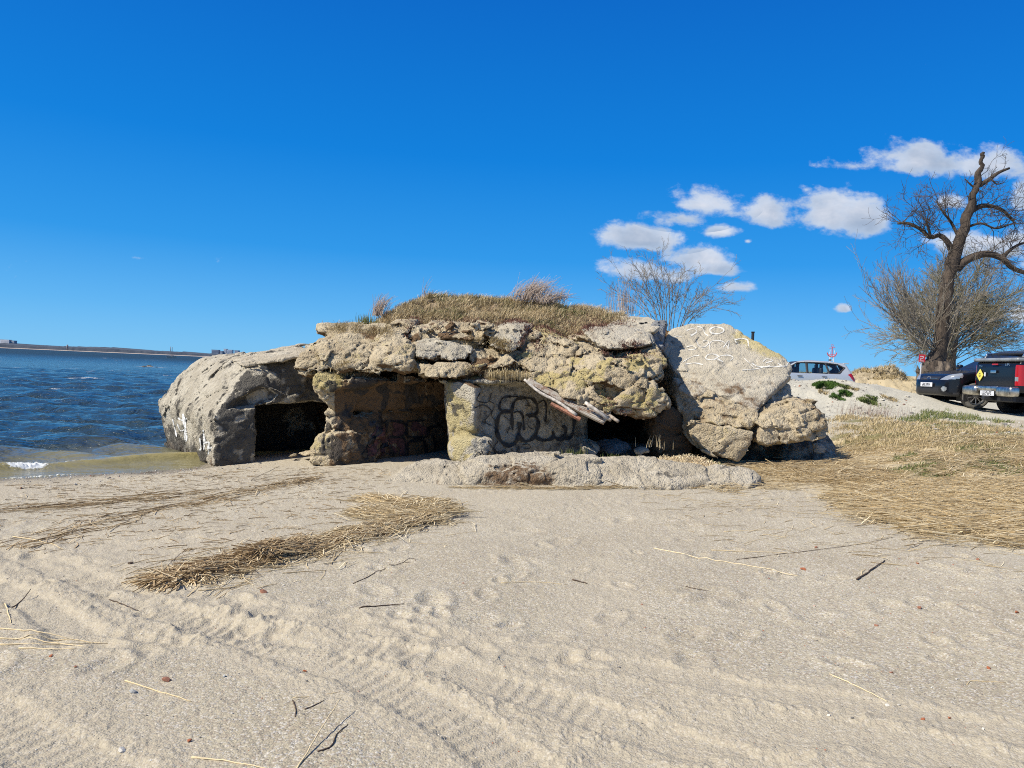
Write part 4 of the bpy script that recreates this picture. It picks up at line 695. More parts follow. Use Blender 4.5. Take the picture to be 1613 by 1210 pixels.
strokes('small_tag', M['black_spray'], bunker, tw, [
 (g5((740, 190), (780, 130), (800, 165), (770, 165)), 1.5), (g5((800, 120), (830, 170), (850, 125), (870, 160), (890, 120), (860, 95)), 1.5), (g5((905, 60), (880, 110), (930, 175)), 1.7), (g5((920, 190), (950, 120), (985, 185)), 1.4), (g5((840, 60), (900, 130), (960, 150)), 1.5), (g5((990, 110), (1010, 150), (1040, 100), (1030, 180)), 1.5), (g5((1060, 85), (1100, 80), (1110, 105), (1070, 110)), 1.3), (g5((820, 190), (870, 175), (910, 195)), 1.3)])
ti = bvh_of('inner_wall', 'pier')
strokes('red_paint', M['red_spray'], bunker, ti, [(g2((520, 1005), (500, 1090), (470, 1150), (450, 1200)), 15), (g2((545, 1010), (545, 1120), (520, 1200)), 9), (g2((600, 1005), (640, 1010), (660, 1050), (600, 1070)), 12), (g2((570, 1100), (640, 1110), (665, 1150), (660, 1200)), 14), (g2((720, 1010), (790, 1030), (800, 1070)), 13), (g2((585, 1140), (610, 1190)), 11)], off=.018)
strokes('graffiti_stroke', M['black_spray'], bunker, ti, [(g2((450, 998), (520, 1012), (522, 1040), (480, 1095), (440, 1160), (418, 1210)), 6.5), (g2((470, 985), (560, 992)), 2.6), (g2((560, 1060), (566, 990), (600, 985), (660, 990), (684, 1010), (682, 1055), (650, 1080), (575, 1084)), 3.4), (g2((575, 1085), (660, 1085), (680, 1120), (684, 1205)), 2.6), (g2((690, 990), (690, 1075)), 3), (g2((690, 985), (800, 978)), 2.6), (g2((690, 1082), (760, 1085), (822, 1080)), 3.2), (g2((520, 1160), (545, 1136), (580, 1142), (596, 1180), (600, 1205)), 5.5), (g2((690, 1205), (692, 1140), (720, 1110), (790, 1105), (810, 1150), (815, 1205)), 5), (g2((822, 1080), (830, 1030), (870, 1015), (900, 1000)), 5), (g2((850, 1060), (870, 1130), (860, 1200)), 4)])
tl = bvh_of('wing'); gl = lambda *l: zc(l, 240, 530, 5.377)
strokes('white_tag', M['white_spray'], bunker, tl, [(gl((258, 655), (275, 760), (285, 890)), 4.5), (gl((215, 690), (270, 720), (290, 690)), 2), (gl((210, 740), (240, 800), (285, 780)), 1.8), (gl((430, 790), (440, 900), (435, 960)), 3.2), (gl((400, 860), (410, 950), (395, 960)), 2.2), (gl((450, 900), (480, 900), (470, 960)), 3.6), (gl((470, 1000), (480, 960), (505, 935)), 2.2), (gl((170, 700), (185, 760), (205, 850)), 1.6)])
strokes('small_tag', M['black_spray'], bunker, tl, [(gl((500, 980), (480, 940), (505, 920)), 1.4), (gl((720, 880), (760, 830), (790, 860), (750, 900)), 1.4), (gl((870, 740), (890, 770), (850, 790)), 1.4)])
# faint white lettering on the tilted slab
ts = bvh_of('concrete_slab'); gs = lambda *l: zc(l, 1020, 490, 5.377)
t_ = tilted
LOC[t_.name] = (np.zeros(3), 0)
M['chalk'] = simple('faint_chalk_paint', (.58, .56, .50), .8, nscale=25, namp=.12)
strokes('chalk_stroke', M['chalk'], t_, ts, [
 (gs((330, 165), (380, 150), (415, 165), (400, 190), (360, 205)), 1.3), (gs((365, 215), (420, 180)), 1.0), (gs((420, 130), (465, 145), (485, 190), (515, 210)), 1.6), (gs((525, 155), (570, 135), (630, 145), (645, 170), (600, 192), (540, 185), (525, 155)), 1.9),
 (gs((215, 225), (250, 212), (295, 220)), 1.0), (gs((410, 250), (440, 300), (490, 300), (520, 260), (470, 250)), 1.2), (gs((330, 305), (380, 295), (410, 320), (340, 330)), 1.2), (gs((525, 320), (530, 270), (570, 250), (640, 260), (690, 320)), 1.3), (gs((640, 310), (690, 250), (680, 320)), 1.2), (gs((735, 245), (790, 235), (845, 245), (855, 300)), 1.8), (gs((740, 250), (765, 290)), 1.2),
 (gs((490, 400), (510, 370), (560, 365), (600, 385), (550, 412), (490, 405)), 1.5), (gs((565, 412), (620, 380), (690, 375), (725, 395), (700, 420)), 1.5), (gs((590, 405), (640, 430)), 2.0), (gs((300, 430), (380, 385), (440, 375)), 1.1), (gs((320, 450), (400, 440), (470, 455)), 1.6), (gs((975, 430), (1010, 405), (1060, 420), (1000, 440)), 1.4), (gs((880, 440), (940, 470), (1060, 470), (1190, 465)), 1.6), (gs((820, 400), (900, 480)), 1.1), (gs((800, 500), (920, 490), (1040, 460)), 1.1), (gs((1100, 440), (1160, 470), (1200, 430)), 1.4)], off=.01)
# ------------------------------------------------------------------ bent sheet of rusty corrugated shuttering hanging from the soffit
def corrugated():
    A = np.array([P(829, 603, 12.62), P(950, 668, 12.2)]); n = 90; V = []; F = []
    for i in range(30):
        t = i / 29; s0 = A[0] * (1 - t) + A[1] * t
        for j in range(n):
            w = j / (n - 1); back = np.array([.15, .24, .16]) * w * (.35 + .65 * t); ph = w * 2 * math.pi * 6; sag = -.035 * math.sin(math.pi * t)
            V.append(s0 + back + np.array([0, -.020 * math.cos(ph), .020 * math.cos(ph) + sag + .012 * math.sin(4 * t + 3 * w)]) - np.array([.05, 0, -.03]) * (1 if w > .55 else 0) * 0)
    F = [[i * n + j, i * n + j + 1, (i + 1) * n + j + 1, (i + 1) * n + j] for i in range(29) for j in range(n - 1)]
    m, nt, b = newmat('limed_corrugated_steel'); t = NT(nt); p = t.pos(); f = t.noise(p, 9, 6, .7); t.put(b.inputs['Base Color'], t.mix(t.ramp(f, .46, .62), (.40, .36, .30), (.20, .11, .065))); b.inputs['Roughness'].default_value = .85
    o = mesh('corrugated_sheet', np.array(V), F, m, bunker); so = o.modifiers.new('thick', 'SOLIDIFY'); so.thickness = .008
    mb = MB(); mb.tube(spline([P(826, 598, 12.6), P(850, 618, 12.5), P(880, 634, 12.36), P(908, 654, 12.2)], 6), np.linspace(.022, .028, 19), 8); mb.build('white_pipe', simple('limed_pipe', (.42, .38, .33), .8, nscale=14, namp=.45), bunker, True)
    mb = MB(); mb.tube([P(868, 636, 12.38), P(894, 650, 12.26), P(914, 661, 12.18)], [.030, .036, .034], 4); mb.build('rusty_beam', simple('rusty_steel', (.25, .115, .07), .9, nscale=18, namp=.5, bump=.6), bunker)
    for k, (px, py) in enumerate([(962, 662), (974, 664)]):
        q = P(px, py, 12.26 + .02 * k); mb = MB(); mb.tube([q + (-.14, .10, .09), q + (-.05, .04, .03), q], [.028, .028, .028], 9); mb.build('pipe_end', M.setdefault('wpipe', simple('weathered_pipe', (.30, .25, .20), .9, nscale=20, namp=.5)), bunker, True)
    mb = MB(); mb.tube([P(922, 634, 12.3), P(936, 644, 12.22), P(958, 660, 12.12)], [.028, .03, .03], 8); mb.build('white_pipe', bpy.data.materials['limed_pipe'], bunker, True)
corrugated()
# ------------------------------------------------------------------ turf on the roof
turf_pts = [P(545, 533, 14.0), P(575, 508, 14.3), P(600, 488, 14.8), P(640, 467, 15.4), P(680, 459, 15.9), P(750, 458, 16.0), P(820, 459, 16.0), P(870, 465, 15.8), P(940, 474, 15.6), P(985, 484, 15.3), P(1020, 495, 15.6),
 P(620, 505, 14.0), P(700, 508, 13.85), P(780, 510, 13.85), P(850, 520, 13.7), P(905, 535, 13.45), P(930, 530, 13.5), P(975, 520, 13.9), P(985, 510, 14.1), P(560, 545, 15), P(980, 545, 15), P(600, 545, 14.2), P(900, 550, 14)]
turf_pts = np.array(turf_pts); bkp = turf_pts[3:11] + np.array([0, 2.2, -.75]); 
def paint_turf(V, N, m): m[:, 1] = .8 * sst(.1, .5, ln(V, 70)) + .5 * sst(.5, .2, N[:, 2]); return m
turf = rock('turf_mound', [turf_pts, np.vstack([turf_pts[2:10], bkp, turf_pts[2:10] + np.array([0, 0, -1.0])])], M['soil'], None, h=.035, seed=301, amp=.75, k=9, paint=paint_turf, strata=.2)
tag(turf, kind='structure')
def blades(name, pts, nrm, mat, length, width, lean, seed, bend=.5, col=(0, 1), jit=.5, parent=None, droop=0.0):
    """one curved two-segment blade per point"""
    rg = np.random.default_rng(seed); n = len(pts); a = rg.uniform(0, 2 * math.pi, n); L = length * rg.uniform(.45, 1.25, n)[:, None]
    dirv = nrm * .8 + np.array([0, 0, .6]) + rg.normal(0, jit, (n, 3)) * (1, 1, .4); dirv /= np.linalg.norm(dirv, axis=1, keepdims=True); le = np.asarray(lean, float) * rg.uniform(.5, 1.3, n)[:, None]
    side = np.stack([np.cos(a), np.sin(a), 0 * a], -1) * (width * rg.uniform(.6, 1.3, n))[:, None]; p1 = pts + L * .5 * (dirv + .35 * le); p2 = p1 + L * .5 * (dirv * (1 - bend) + le + np.array([0, 0, -droop]))
    V = np.stack([pts - side, pts + side, p1 + side * .7, p1 - side * .7, p2], 1).reshape(-1, 3); b = np.arange(n)[:, None] * 5
    F = np.concatenate([b + [0, 1, 2], b + [0, 2, 3], b + [3, 2, 4]]); c = rg.uniform(col[0], col[1], n); mk = np.repeat(c, 5); return mesh(name, V, F, mat, parent, smooth=False, mask=np.stack([mk, mk * 0, mk * 0, mk * 0], -1))
def scatter_on(key, n, cond, seed):
    V, F = RB[key]; N = vnormals(V, F); rg = np.random.default_rng(seed); w = np.clip(cond(V, N), 0, None); i = rg.choice(len(V), n, p=w / w.sum()); return V[i] + rg.normal(0, .015, (n, 3)), N[i]
tl_ = ('turf_mound')
p_, n_ = scatter_on(tl_, 44000, lambda V, N: (.12 + sst(-.35, .25, ln(V, 78, 2.6))) * sst(-.35, .15, N[:, 2] * .7 + .25 * ln(V, 72, 1.5)) * (V[:, 1] < 17.6) * (1 - .85 * near(V, 935, 505, 14.2, .55, .3)), 1)
tag(blades('mound_grass', p_, n_, M['grass_dry'], .15, .0042, (.55, .1, -.1), 2, .5, (0, 1), .45), 'short dry olive and straw grass covering the roof mound', 'grass', kind='stuff')
p_, n_ = scatter_on(tl_, 9000, lambda V, N: sst(-.1, .4, ln(V, 79, 1.8)) * sst(-.2, .3, N[:, 2]) * (V[:, 1] < 17), 5)
tag(blades('long_mound_grass', p_, n_, M['straw'], .24, .0036, (.85, .05, -.15), 7, .6, (0, .8), .5), 'long pale bent grass blades combed by the wind on the roof mound', 'grass', kind='stuff')
p_, n_ = scatter_on(tl_, 9000, lambda V, N: sst(.0, .5, ln(V, 73, 1.1)) * sst(.0, .4, N[:, 2]) * (V[:, 1] < 17), 3)
tag(blades('green_mound_grass', p_, n_, M['grass_green'], .11, .004, (.4, .1, 0), 4, .4), 'greener short grass tufts between the dry grass on the roof mound', 'grass', kind='stuff')
def moss(px, py, d, r, n, seed, keys, ry=None):
    out = []
    for k in keys:
        V, F = RB[k]; N = vnormals(V, F); w = near(V, px, py, d, r, ry) * sst(-.3, .3, N[:, 2] - .3 * N[:, 1]) * sst(-.3, .2, ln(V, 75 + seed, 5)); 
        if w.sum() > 1: rg = np.random.default_rng(seed); i = rg.choice(len(V), n, p=w / w.sum()); out.append((V[i] + rg.normal(0, .02, (n, 3)), N[i]))
    return out
edge = [k for k in RB if k.split('.')[0] in ('edge_block', 'edge_rubble', 'turf_mound', 'flat_slab', 'cornice', 'pier')]
mp_ = []
for px, py, d, r, ry, n in [(870, 500, 13.9, .5, .12, 500), (855, 530, 13.3, .22, .14, 420), (905, 512, 13.7, .3, .12, 420), (760, 503, 13.9, .45, .08, 300), (690, 503, 13.9, .4, .06, 220), (1000, 558, 13.0, .28, .12, 420), (690, 520, 13.6, .3, .1, 160), (960, 500, 14.2, .3, .1, 250), (960, 640, 12.2, .15, .1, 160), (985, 650, 12.2, .2, .08, 160), (800, 590, 13.2, .3, .08, 220), (850, 545, 13.2, .2, .08, 160)]: mp_ += moss(px, py, d, r, n, int(px), edge, ry)
tag(blades('red_moss', np.vstack([a for a, b in mp_]), np.vstack([b for a, b in mp_]), M['sedum'], .065, .006, (.1, 0, 0), 6, .3, (0, 1), .9), 'red brown stonecrop clinging to the broken edge of the roof', 'moss', kind='stuff')
mp_ = []
for px, py, d, r, ry, n in [(555, 520, 14.0, .35, .08, 1600), (600, 525, 13.8, .2, .06, 500), (790, 548, 13.1, .12, .1, 700), (545, 582, 12.9, .18, .08, 500), (790, 590, 13.1, .3, .06, 900), (755, 540, 13.3, .2, .06, 400), (880, 490, 14.3, .5, .1, 900)]: mp_ += moss(px, py, d, r, n, int(px) + 1, edge, ry)
tag(blades('ledge_grass', np.vstack([a for a, b in mp_]), np.vstack([b for a, b in mp_]), M['grass_dry'], .12, .0035, (.3, -.2, -.3), 8, .4, (.1, 1), .6), 'dry grass tufts growing on the ledges of the broken concrete', 'grass', kind='stuff')
q = P(800, 590, 12.75); rg = np.random.default_rng(5); pts = q + rg.normal(0, 1, (420, 3)) * (.16, .05, .02)
tag(blades('hanging_grass_tuft', pts, np.tile([.1, -.5, .1], (420, 1)), M['grass_dry'], .22, .004, (.05, -.15, -.9), 9, .9, (.2, 1), .4, droop=.6), 'dry grass tuft hanging over the black bubble graffiti wall', 'grass tuft')
def tuft(px, py, d, n, h, lean, sp, seed, label, mat='plume', name='wind_blown_grass_tuft'):
    q = P(px, py, d); rg = np.random.default_rng(seed); Vs, Fs, mk, n0 = [], [], [], 0
    for i in range(n):
        b = q + rg.normal(0, 1, 3) * np.array([sp, sp * .6, .02]); L = h * rg.uniform(.5, 1.15); le = np.array(lean) * rg.uniform(.3, 1.2) + rg.normal(0, .12, 3) * (1, 1, .3)
        t = np.linspace(0, 1, 6)[:, None]; pts = b + L * (np.array([0, 0, 1.0]) * t * (1 - .35 * np.linalg.norm(le) * t) + le * t ** 1.7) + np.array([0, 0, -.06]); V, F = tube_np(pts, np.linspace(.0045, .0014, 6), 3, False); Vs.append(V); Fs += [[a + n0 for a in f] for f in F]; n0 += len(V); mk += [rg.uniform(0, 1)] * len(V)
    mk = np.array(mk); o = mesh(name, np.vstack(Vs), Fs, M[mat], None, mask=np.stack([mk, mk * 0, mk * 0, mk * 0], -1)); return tag(o, label, 'grass tuft')
tuft(832, 468, 15.5, 300, .56, (.75, .1, -.1), .16, 11, 'tall mauve grass tuft bent by the wind on the crest of the mound')
tuft(862, 472, 15.4, 160, .38, (.9, .1, -.25), .14, 12, 'short bent grass tuft just right of the tall mauve tuft')
tuft(594, 492, 14.7, 120, .45, (.45, 0, 0), .07, 13, 'thin mauve grass tuft at the left shoulder of the mound')
tuft(578, 505, 14.4, 130, .16, (.1, 0, 0), .10, 14, 'small dark green plant at the left end of the turf', 'grass_green', 'leafy_tuft')
tuft(668, 462, 15.6, 9, .40, (.22, 0, 0), .03, 15, 'few bare dry stalks standing on the left part of the crest', 'plume', 'dry_stalks')
tuft(884, 468, 15.5, 30, .26, (.4, 0, 0), .06, 16, 'sparse bare stalks on the crest right of the bent tufts', 'plume', 'dry_stalks')
tuft(980, 482, 15.6, 26, .75, (.1, 0, 0), .12, 17, 'thin upright stalks rising behind the right end of the mound', 'plume', 'dry_stalks')
# ------------------------------------------------------------------ far shore, boat, rocks in the water
def far_shore():
    Y0 = 2600.0; xs = np.arange(-3200, 900, 6.0); rg = np.random.default_rng(8); V, F = [], []; prof = []
    # rows: waterline, beach top, slope, tree tops, back
    hx = 15 + 5.5 * fbm2(xs / 420, xs * 0 + 2, 7, 3) + 3 * sst(-1500, -2000, xs) - 3 * sst(-1250, -700, xs); hx = np.maximum(hx, 5) + 1.6 * fbm2(xs / 17, xs * 0, 9, 3) + rg.uniform(-.6, .6, len(xs)); n = len(xs)
    rows = [(Y0, -1 + 0 * xs, -1), (Y0 + 6, 0.4 + 0 * xs, 0), (Y0 + 30, 1.6 + 0 * xs, 1), (Y0 + 34, hx * .7, 2), (Y0 + 70, hx, 3), (Y0 + 240, hx * .9, 4), (Y0 + 400, 0 * xs - 1, 5)]
    for Y, z, _ in rows: V.append(np.stack([xs, Y + 10 * np.sin(xs / 160) + xs * .02, z], -1))
    F = [[r * n + i, r * n + i + 1, (r + 1) * n + i + 1, (r + 1) * n + i] for r in range(len(rows) - 1) for i in range(n - 1)]; fm = [0 if r < 2 else 1 for r in range(len(rows) - 1) for i in range(n - 1)]
    bm_ = simple('far_beach', (.46, .38, .31), .9); wm, nt, b = newmat('far_woods'); t = NT(nt); p = t.pos(); f = t.noise(p, .05, 5, .7); t.put(b.inputs['Base Color'], t.mix(t.ramp(f, .35, .65), (.035, .05, .075), (.065, .08, .105))); b.inputs['Roughness'].default_value = 1  # woods are blued in their colour to hold the distance haze
    o = mesh('far_shore_hills', np.vstack(V), F, None, None, False, mats=[bm_, wm], fm=fm); tag(o, kind='structure')
far_shore()
def far_building(px0, px1, py_top, py_bot, d, col, label, cat='building', seed=0, tower=False, win=True):
    a, b = P(px0, py_bot, d), P(px1, py_bot, d); zt = P((px0 + px1) / 2, py_top, d)[2]; zb = min(a[2], 4) - 4; c = (a + b) / 2; w = b[0] - a[0]; h = zt - zb
    r = empty('tower_building' if tower else 'apartment_building', (c[0], c[1], zb), label, cat)
    mb = MB(); mb.box((c[0], c[1] + 8, zb + h / 2), (w, 16, h)); mb.build('wall', simple('far_wall_%d' % seed, col, .9), r)
    mb = MB(); mb.box((c[0], c[1] + 8, zt + .6), (w + 1, 17, 1.2)); mb.build('roof', simple('far_roof_%d' % seed, tuple(x * .8 for x in col), .9), r)
    if win:
        nf = max(2, int(h / 3.5))
        for k in range(1, nf):
            mb = MB(); mb.box((c[0], c[1] - .1, zb + k * h / nf), (w * .88, .6, 1.3)); mb.build('window_band', simple('far_glass_%d_%d' % (seed, k), tuple(x * .55 for x in col), .5), r)
far_building(0, 14, 535.5, 543, 2640, (.60, .60, .62), 'long white building on the far shore at the left edge of the view', seed=1)
far_building(15, 22, 537, 543, 2645, (.34, .38, .42), 'small grey building beside the long white one on the far shore', seed=2)
far_building(333, 344, 551.5, 559, 2650, (.20, .25, .33), 'dark bluish block, leftmost of the far buildings beside the wing', seed=3)  # bluish far walls carry distance haze in their colour
far_building(352, 356, 550, 560, 2660, (.52, .56, .62), 'narrow pale tower block among the far buildings beside the wing', seed=4)
far_building(357, 365, 551.5, 560, 2655, (.40, .46, .54), 'pale bluish block touching the narrow tower block on the far shore', seed=5)
far_building(369, 375, 552.5, 560, 2650, (.28, .33, .41), 'small blue grey block, rightmost of the far buildings', seed=6)
far_building(346, 350, 553.5, 560, 2650, (.30, .34, .40), 'low grey block between the dark block and the narrow tower', seed=7)
def pole_thing(name, px, pyt, pyb, d, r0, r1, mat, label, cat):
    a, b = P(px, pyb, d), P(px, pyt, d); mb = MB(); mb.tube([np.array([a[0], d, a[2] - 3 * (d > 500)]), np.array([a[0], d, (a[2] + b[2]) / 2]), np.array([a[0], d, b[2]])], [r0, (r0 + r1) / 2, r1], 10); o = mb.build(name, mat, None, True); return tag(o, label, cat)
mfar = simple('far_masonry', (.20, .19, .20), .9)
o = pole_thing('lighthouse', 106, 543, 550, 2590, 3.2, 2.4, mfar, 'tiny dark lighthouse tower standing on the far beach', 'lighthouse')
pole_thing('chimney', 268.5, 546, 555, 2660, 1.1, .8, mfar, 'left one of two thin far chimneys above the opposite shore', 'chimney'); pole_thing('chimney', 271, 546.5, 555, 2662, 1.1, .8, mfar, 'right one of two thin far chimneys above the opposite shore', 'chimney')
def boat():
    c = P(270.5, 564.5, 420); c[2] = 0; r = empty('motor_boat', c, 'small white motor boat on the water near the far shore', 'boat'); L, Bm = 5.0, 1.6; V, F = [], []; st = 9
    for i in range(st):
        t = i / (st - 1); x = (t - .5) * L; w = Bm * (1 - max(0, t - .45) ** 2 * 3.0) / 2; w = max(w, .04); zt = .9 + .4 * t ** 2; V += [(x, -w, zt), (x, -w * .8, -.1), (x, 0, -.2), (x, w * .8, -.1), (x, w, zt)]
    F = [[i * 5 + j, (i + 1) * 5 + j, (i + 1) * 5 + j + 1, i * 5 + j + 1] for i in range(st - 1) for j in range(4)] + [[0, 1, 2, 3, 4], [i * 5 for i in range(st)] + [i * 5 + 4 for i in range(st)][::-1]]
    mesh('hull', np.array(V) + c, F, simple('white_hull', (.72, .72, .70), .4), r); mb = MB(); mb.box(c + np.array([.2, 0, 1.25]), (1.2, .9, .9), bev=.1); mb.build('cabin', simple('dark_cabin', (.12, .12, .14), .4), r); mb = MB(); mb.box(c + np.array([-2.55, 0, .8]), (.3, .3, .7), bev=.05); mb.build('outboard_motor', simple('motor', (.03, .03, .03), .5), r)
boat()
for k, (px, py, w, h) in enumerate([(227, 578, .7, .22), (236, 577.5, .9, .30), (245, 578.5, .6, .18)]):
    q = PZ(px, py, 0); rr = rock('wave_washed_rock', [q + np.array([(-w, -.6, -.4), (w, -.6, -.4), (-w * .8, .6, -.4), (w * .8, .6, -.4), (-w * .4, -.2, h), (w * .5, 0, h * .8), (0, .3, h)])], simple('wet_rock_%d' % k, (.07, .065, .055), .6), None, h=.07, seed=400 + k, amp=.8, k=8)
    tag(rr, ['low dark rock awash in the sea, left of three beside the wing', 'highest dark rock awash in the sea, between two lower ones', 'smallest dark rock awash in the sea, right of three'][k], 'rock', 'rocks awash beyond the wing')
# ------------------------------------------------------------------ bare trees and shrub
class Twigs:
    def __init__(s): s.V = []; s.F = []; s.n = 0
    def tube(s, pts, rad, n):
        V, F = tube_np(np.asarray(pts, float), np.asarray(rad, float), n, False); s.V.append(V); s.F += [[a + s.n for a in f] for f in F]; s.n += len(V)
    def grow(s, rg, p, d, L, r, depth, wob=.25, up=.12, spread=.75, nb=(3, 5), ratio=.62, rmin=.006, segs=5):
        d = np.array(d, float); d /= np.linalg.norm(d) + 1e-9; pts = [np.array(p, float)]; rad = [r]
        for i in range(segs):
            d = d + rg.normal(0, wob, 3) / segs ** .5 + np.array([0, 0, up]) / segs; d /= np.linalg.norm(d); pts.append(pts[-1] + d * L / segs); rad.append(max(rmin, r * (1 - .55 * (i + 1) / segs)))
        s.tube(pts, rad, 5 if r > .05 else 3)
        if depth <= 0: return
        for k in range(rg.integers(nb[0], nb[1] + 1)):
            f = rg.uniform(.25, 1.0); i = min(int(f * segs), segs - 1); q = pts[i] + (pts[i + 1] - pts[i]) * (f * segs - i); t = pts[i + 1] - pts[i]; t /= np.linalg.norm(t); a = rg.normal(0, 1, 3); a -= t * (a @ t); a /= np.linalg.norm(a) + 1e-9
            s.grow(rg, q, t * math.cos(spread) + a * math.sin(spread) * rg.uniform(.6, 1.2), L * ratio * rg.uniform(.6, 1.15), max(rmin, np.interp(f, [0, 1], [r * .6, r * .42])), depth - 1, wob, up, spread, nb, ratio, rmin, segs)
    def build(s, name, mat, parent=None): return mesh(name, np.vstack(s.V), s.F, mat, parent, True)
def dead_tree():
    D = 34.0; base = P(1469, 592, D); base[2] = gz(base[0], D)[0] - .05; r = empty('dead_tree', base, 'tall half dead tree with a leaning dark trunk and broken bare top', 'tree'); u = D / FPX; rg = np.random.default_rng(21)
    tr = [(1468, 596), (1472, 572), (1480, 548), (1486, 505), (1490, 460), (1499, 418), (1511, 380), (1524, 340), (1536, 300), (1543, 268), (1546, 250), (1548, 240)]; rad = [19, 14.5, 11.5, 10.2, 9.6, 9, 8.4, 7.2, 4.9, 3.3, 2.6, 2.9]
    pts = spline([P(a, b, D) for a, b in tr], 6); rr = np.interp(np.linspace(0, len(tr) - 1, len(pts)), range(len(tr)), rad) * u; pts = pts + np.stack([fbm2(np.arange(len(pts)) * .35, np.zeros(len(pts)), 3, 3) * .10, np.zeros(len(pts)), np.zeros(len(pts))], -1); rr = rr * (1 + .10 * fbm2(np.arange(len(pts)) * .5, np.ones(len(pts)), 5, 3))
    V, F = tube_np(pts, rr, 20); V = np.array(V); N = V - np.repeat(pts, 20, axis=0); N /= np.linalg.norm(N, axis=1, keepdims=True); V = V + N * (.075 * fbm(V * (5, 5, 1.8), 77, 5))[:, None]; mesh('trunk', V, F, M['bark'], r)
    mb = Grid(base - np.array([1.5, 1.0, .3]), base + np.array([1.6, 1.2, 1.7]), .06)
    for px, py, w in [(1456, 583, 9), (1460, 562, 9), (1474, 560, 13), (1485, 575, 12), (1492, 562, 7), (1474, 592, 19), (1458, 598, 11), (1490, 596, 10), (1464, 552, 8), (1462, 574, 9)]:
        q = P(px, py, D - .1); mb.func(lambda X, Y, Z, q=q, w=w: np.sqrt((X - q[0]) ** 2 + (Y - q[1]) ** 2 + (Z - q[2]) ** 2 * .6) - w * u, q - 1.2, q + 1.2, False)
    mb.displace(lambda p: .20 * fbm(p * (3, 3, 1.6), 88, 4), .5); V, F = mb.nets(); mesh('trunk_base', V, F, M['bark_low'], r)
    THIN = {4: 3, 8: 2, 9: 2}; limbs = [([(1500, 400), (1493, 382), (1480, 371), (1465, 374), (1450, 361), (1430, 352), (1414, 352)], 4.6), ([(1466, 373), (1462, 358), (1458, 345)], 2.4), ([(1526, 335), (1545, 325), (1562, 325), (1580, 332), (1596, 348)], 4.6), ([(1507, 424), (1522, 410), (1552, 400), (1578, 407), (1598, 424), (1640, 436)], 7.0), ([(1543, 292), (1556, 284), (1573, 272), (1590, 265)], 4.0), ([(1578, 407), (1590, 395), (1606, 385), (1625, 380)], 3.4), ([(1512, 378), (1498, 350), (1486, 335), (1476, 318)], 2.6), ([(1518, 360), (1545, 352), (1570, 360), (1600, 350)], 2.2), ([(1540, 300), (1528, 290), (1520, 282)], 1.8), ([(1560, 281), (1570, 290), (1580, 288)], 1.6)]
    for k, (l, w) in enumerate(limbs):
        sd = rg.uniform(-.6, .5); n = len(l); q = np.array([P(a, b, D + sd * 1.6 * i / n) for i, (a, b) in enumerate(l)]); q = spline(q, 5); mb = MB(); mb.tube(q, np.linspace(w, w * .42, len(q)) * u, 8); mb.build('limb', M['bark'], r, True)
        T = Twigs()
        for j in range(THIN.get(k, int(4 + 2.2 * len(l)))):
            i = rg.integers(len(q) // 4, len(q) - 1); t = q[i + 1] - q[i]; dv = t / np.linalg.norm(t) * .5 + rg.normal(0, .6, 3) * (1, .7, 1) + (0, 0, .35); T.grow(rg, q[i], dv, rg.uniform(.7, 1.5) * (.4 if k in THIN else 1), .020, 1 if k in THIN else 2, .45, .2, .8, (3, 5), .62, .006, 5)
        T.build('twigs', M['twig'], r)
    T = Twigs()
    for j in range(16):
        f = rg.uniform(.40, .80); i = int(f * (len(pts) - 2)); T.grow(rg, pts[i], rg.normal(0, 1, 3) * (1, .6, .5) + (0, 0, .3), rg.uniform(.6, 1.5), .018, 2, .5, .1, .8, (3, 5), .6, .006)
    T.build('twigs', M['twig'], r)
    # long shoots fanning up from the swollen base
    T = Twigs(); 
    for j in range(34):
        q = P(rg.uniform(1448, 1500), rg.uniform(540, 560), D + rg.uniform(-.5, .3)); a = R(rg.normal(8 if j % 3 else -42, 30)); a = max(R(-74), min(R(64), a)); Lg = rg.uniform(2.2, 4.3) * (1 if a < 0 else .9)
        T.grow(rg, q, (math.sin(a), rg.normal(0, .3), math.cos(a)), Lg, .022, 2, .34, .25, .5, (4, 7), .42, .0065, 6)
    for j in range(12):
        q = P(rg.uniform(1448, 1470), rg.uniform(540, 552), D - .3); a = R(rg.uniform(-72, -25)); T.grow(rg, q, (math.sin(a), rg.normal(0, .2), math.cos(a)), rg.uniform(2.6, 3.5), .030, 2, .3, .35, .45, (5, 8), .4, .0065, 6)
    T.build('shoots', M['twig_pale'], r)
dead_tree()
def willow():
    D = 39.0; base = P(1497, 596, D); base[2] = gz(base[0], D)[0]; u = D / FPX; r = empty('bare_tree', base, 'rounded grey green bare tree with a dense twiggy crown behind the dead tree', 'tree'); rg = np.random.default_rng(33)
    mb = MB(); q = spline([P(1497, 598, D), P(1495, 570, D), P(1500, 545, D), P(1504, 510, D)], 5); mb.tube(q, np.linspace(11, 6, len(q)) * u, 10); mb.build('trunk', M['bark_low'], r, True); T = Twigs()
    for j in range(80):
        q = P(rg.uniform(1490, 1508), rg.uniform(505, 575), D + rg.uniform(-.3, .5)); a = R(rg.uniform(-85, 92)); Lg = (2.0 + 1.5 * math.cos(a * .6)) * rg.uniform(.75, 1.08); T.grow(rg, q, (math.sin(a), rg.normal(0, .5), math.cos(a) * .9 + .12), Lg, .028, 2, .25, .05, .6, (10, 13), .42, .0075, 5)
    T.build('crown', M['willow_twig'], r)
willow()
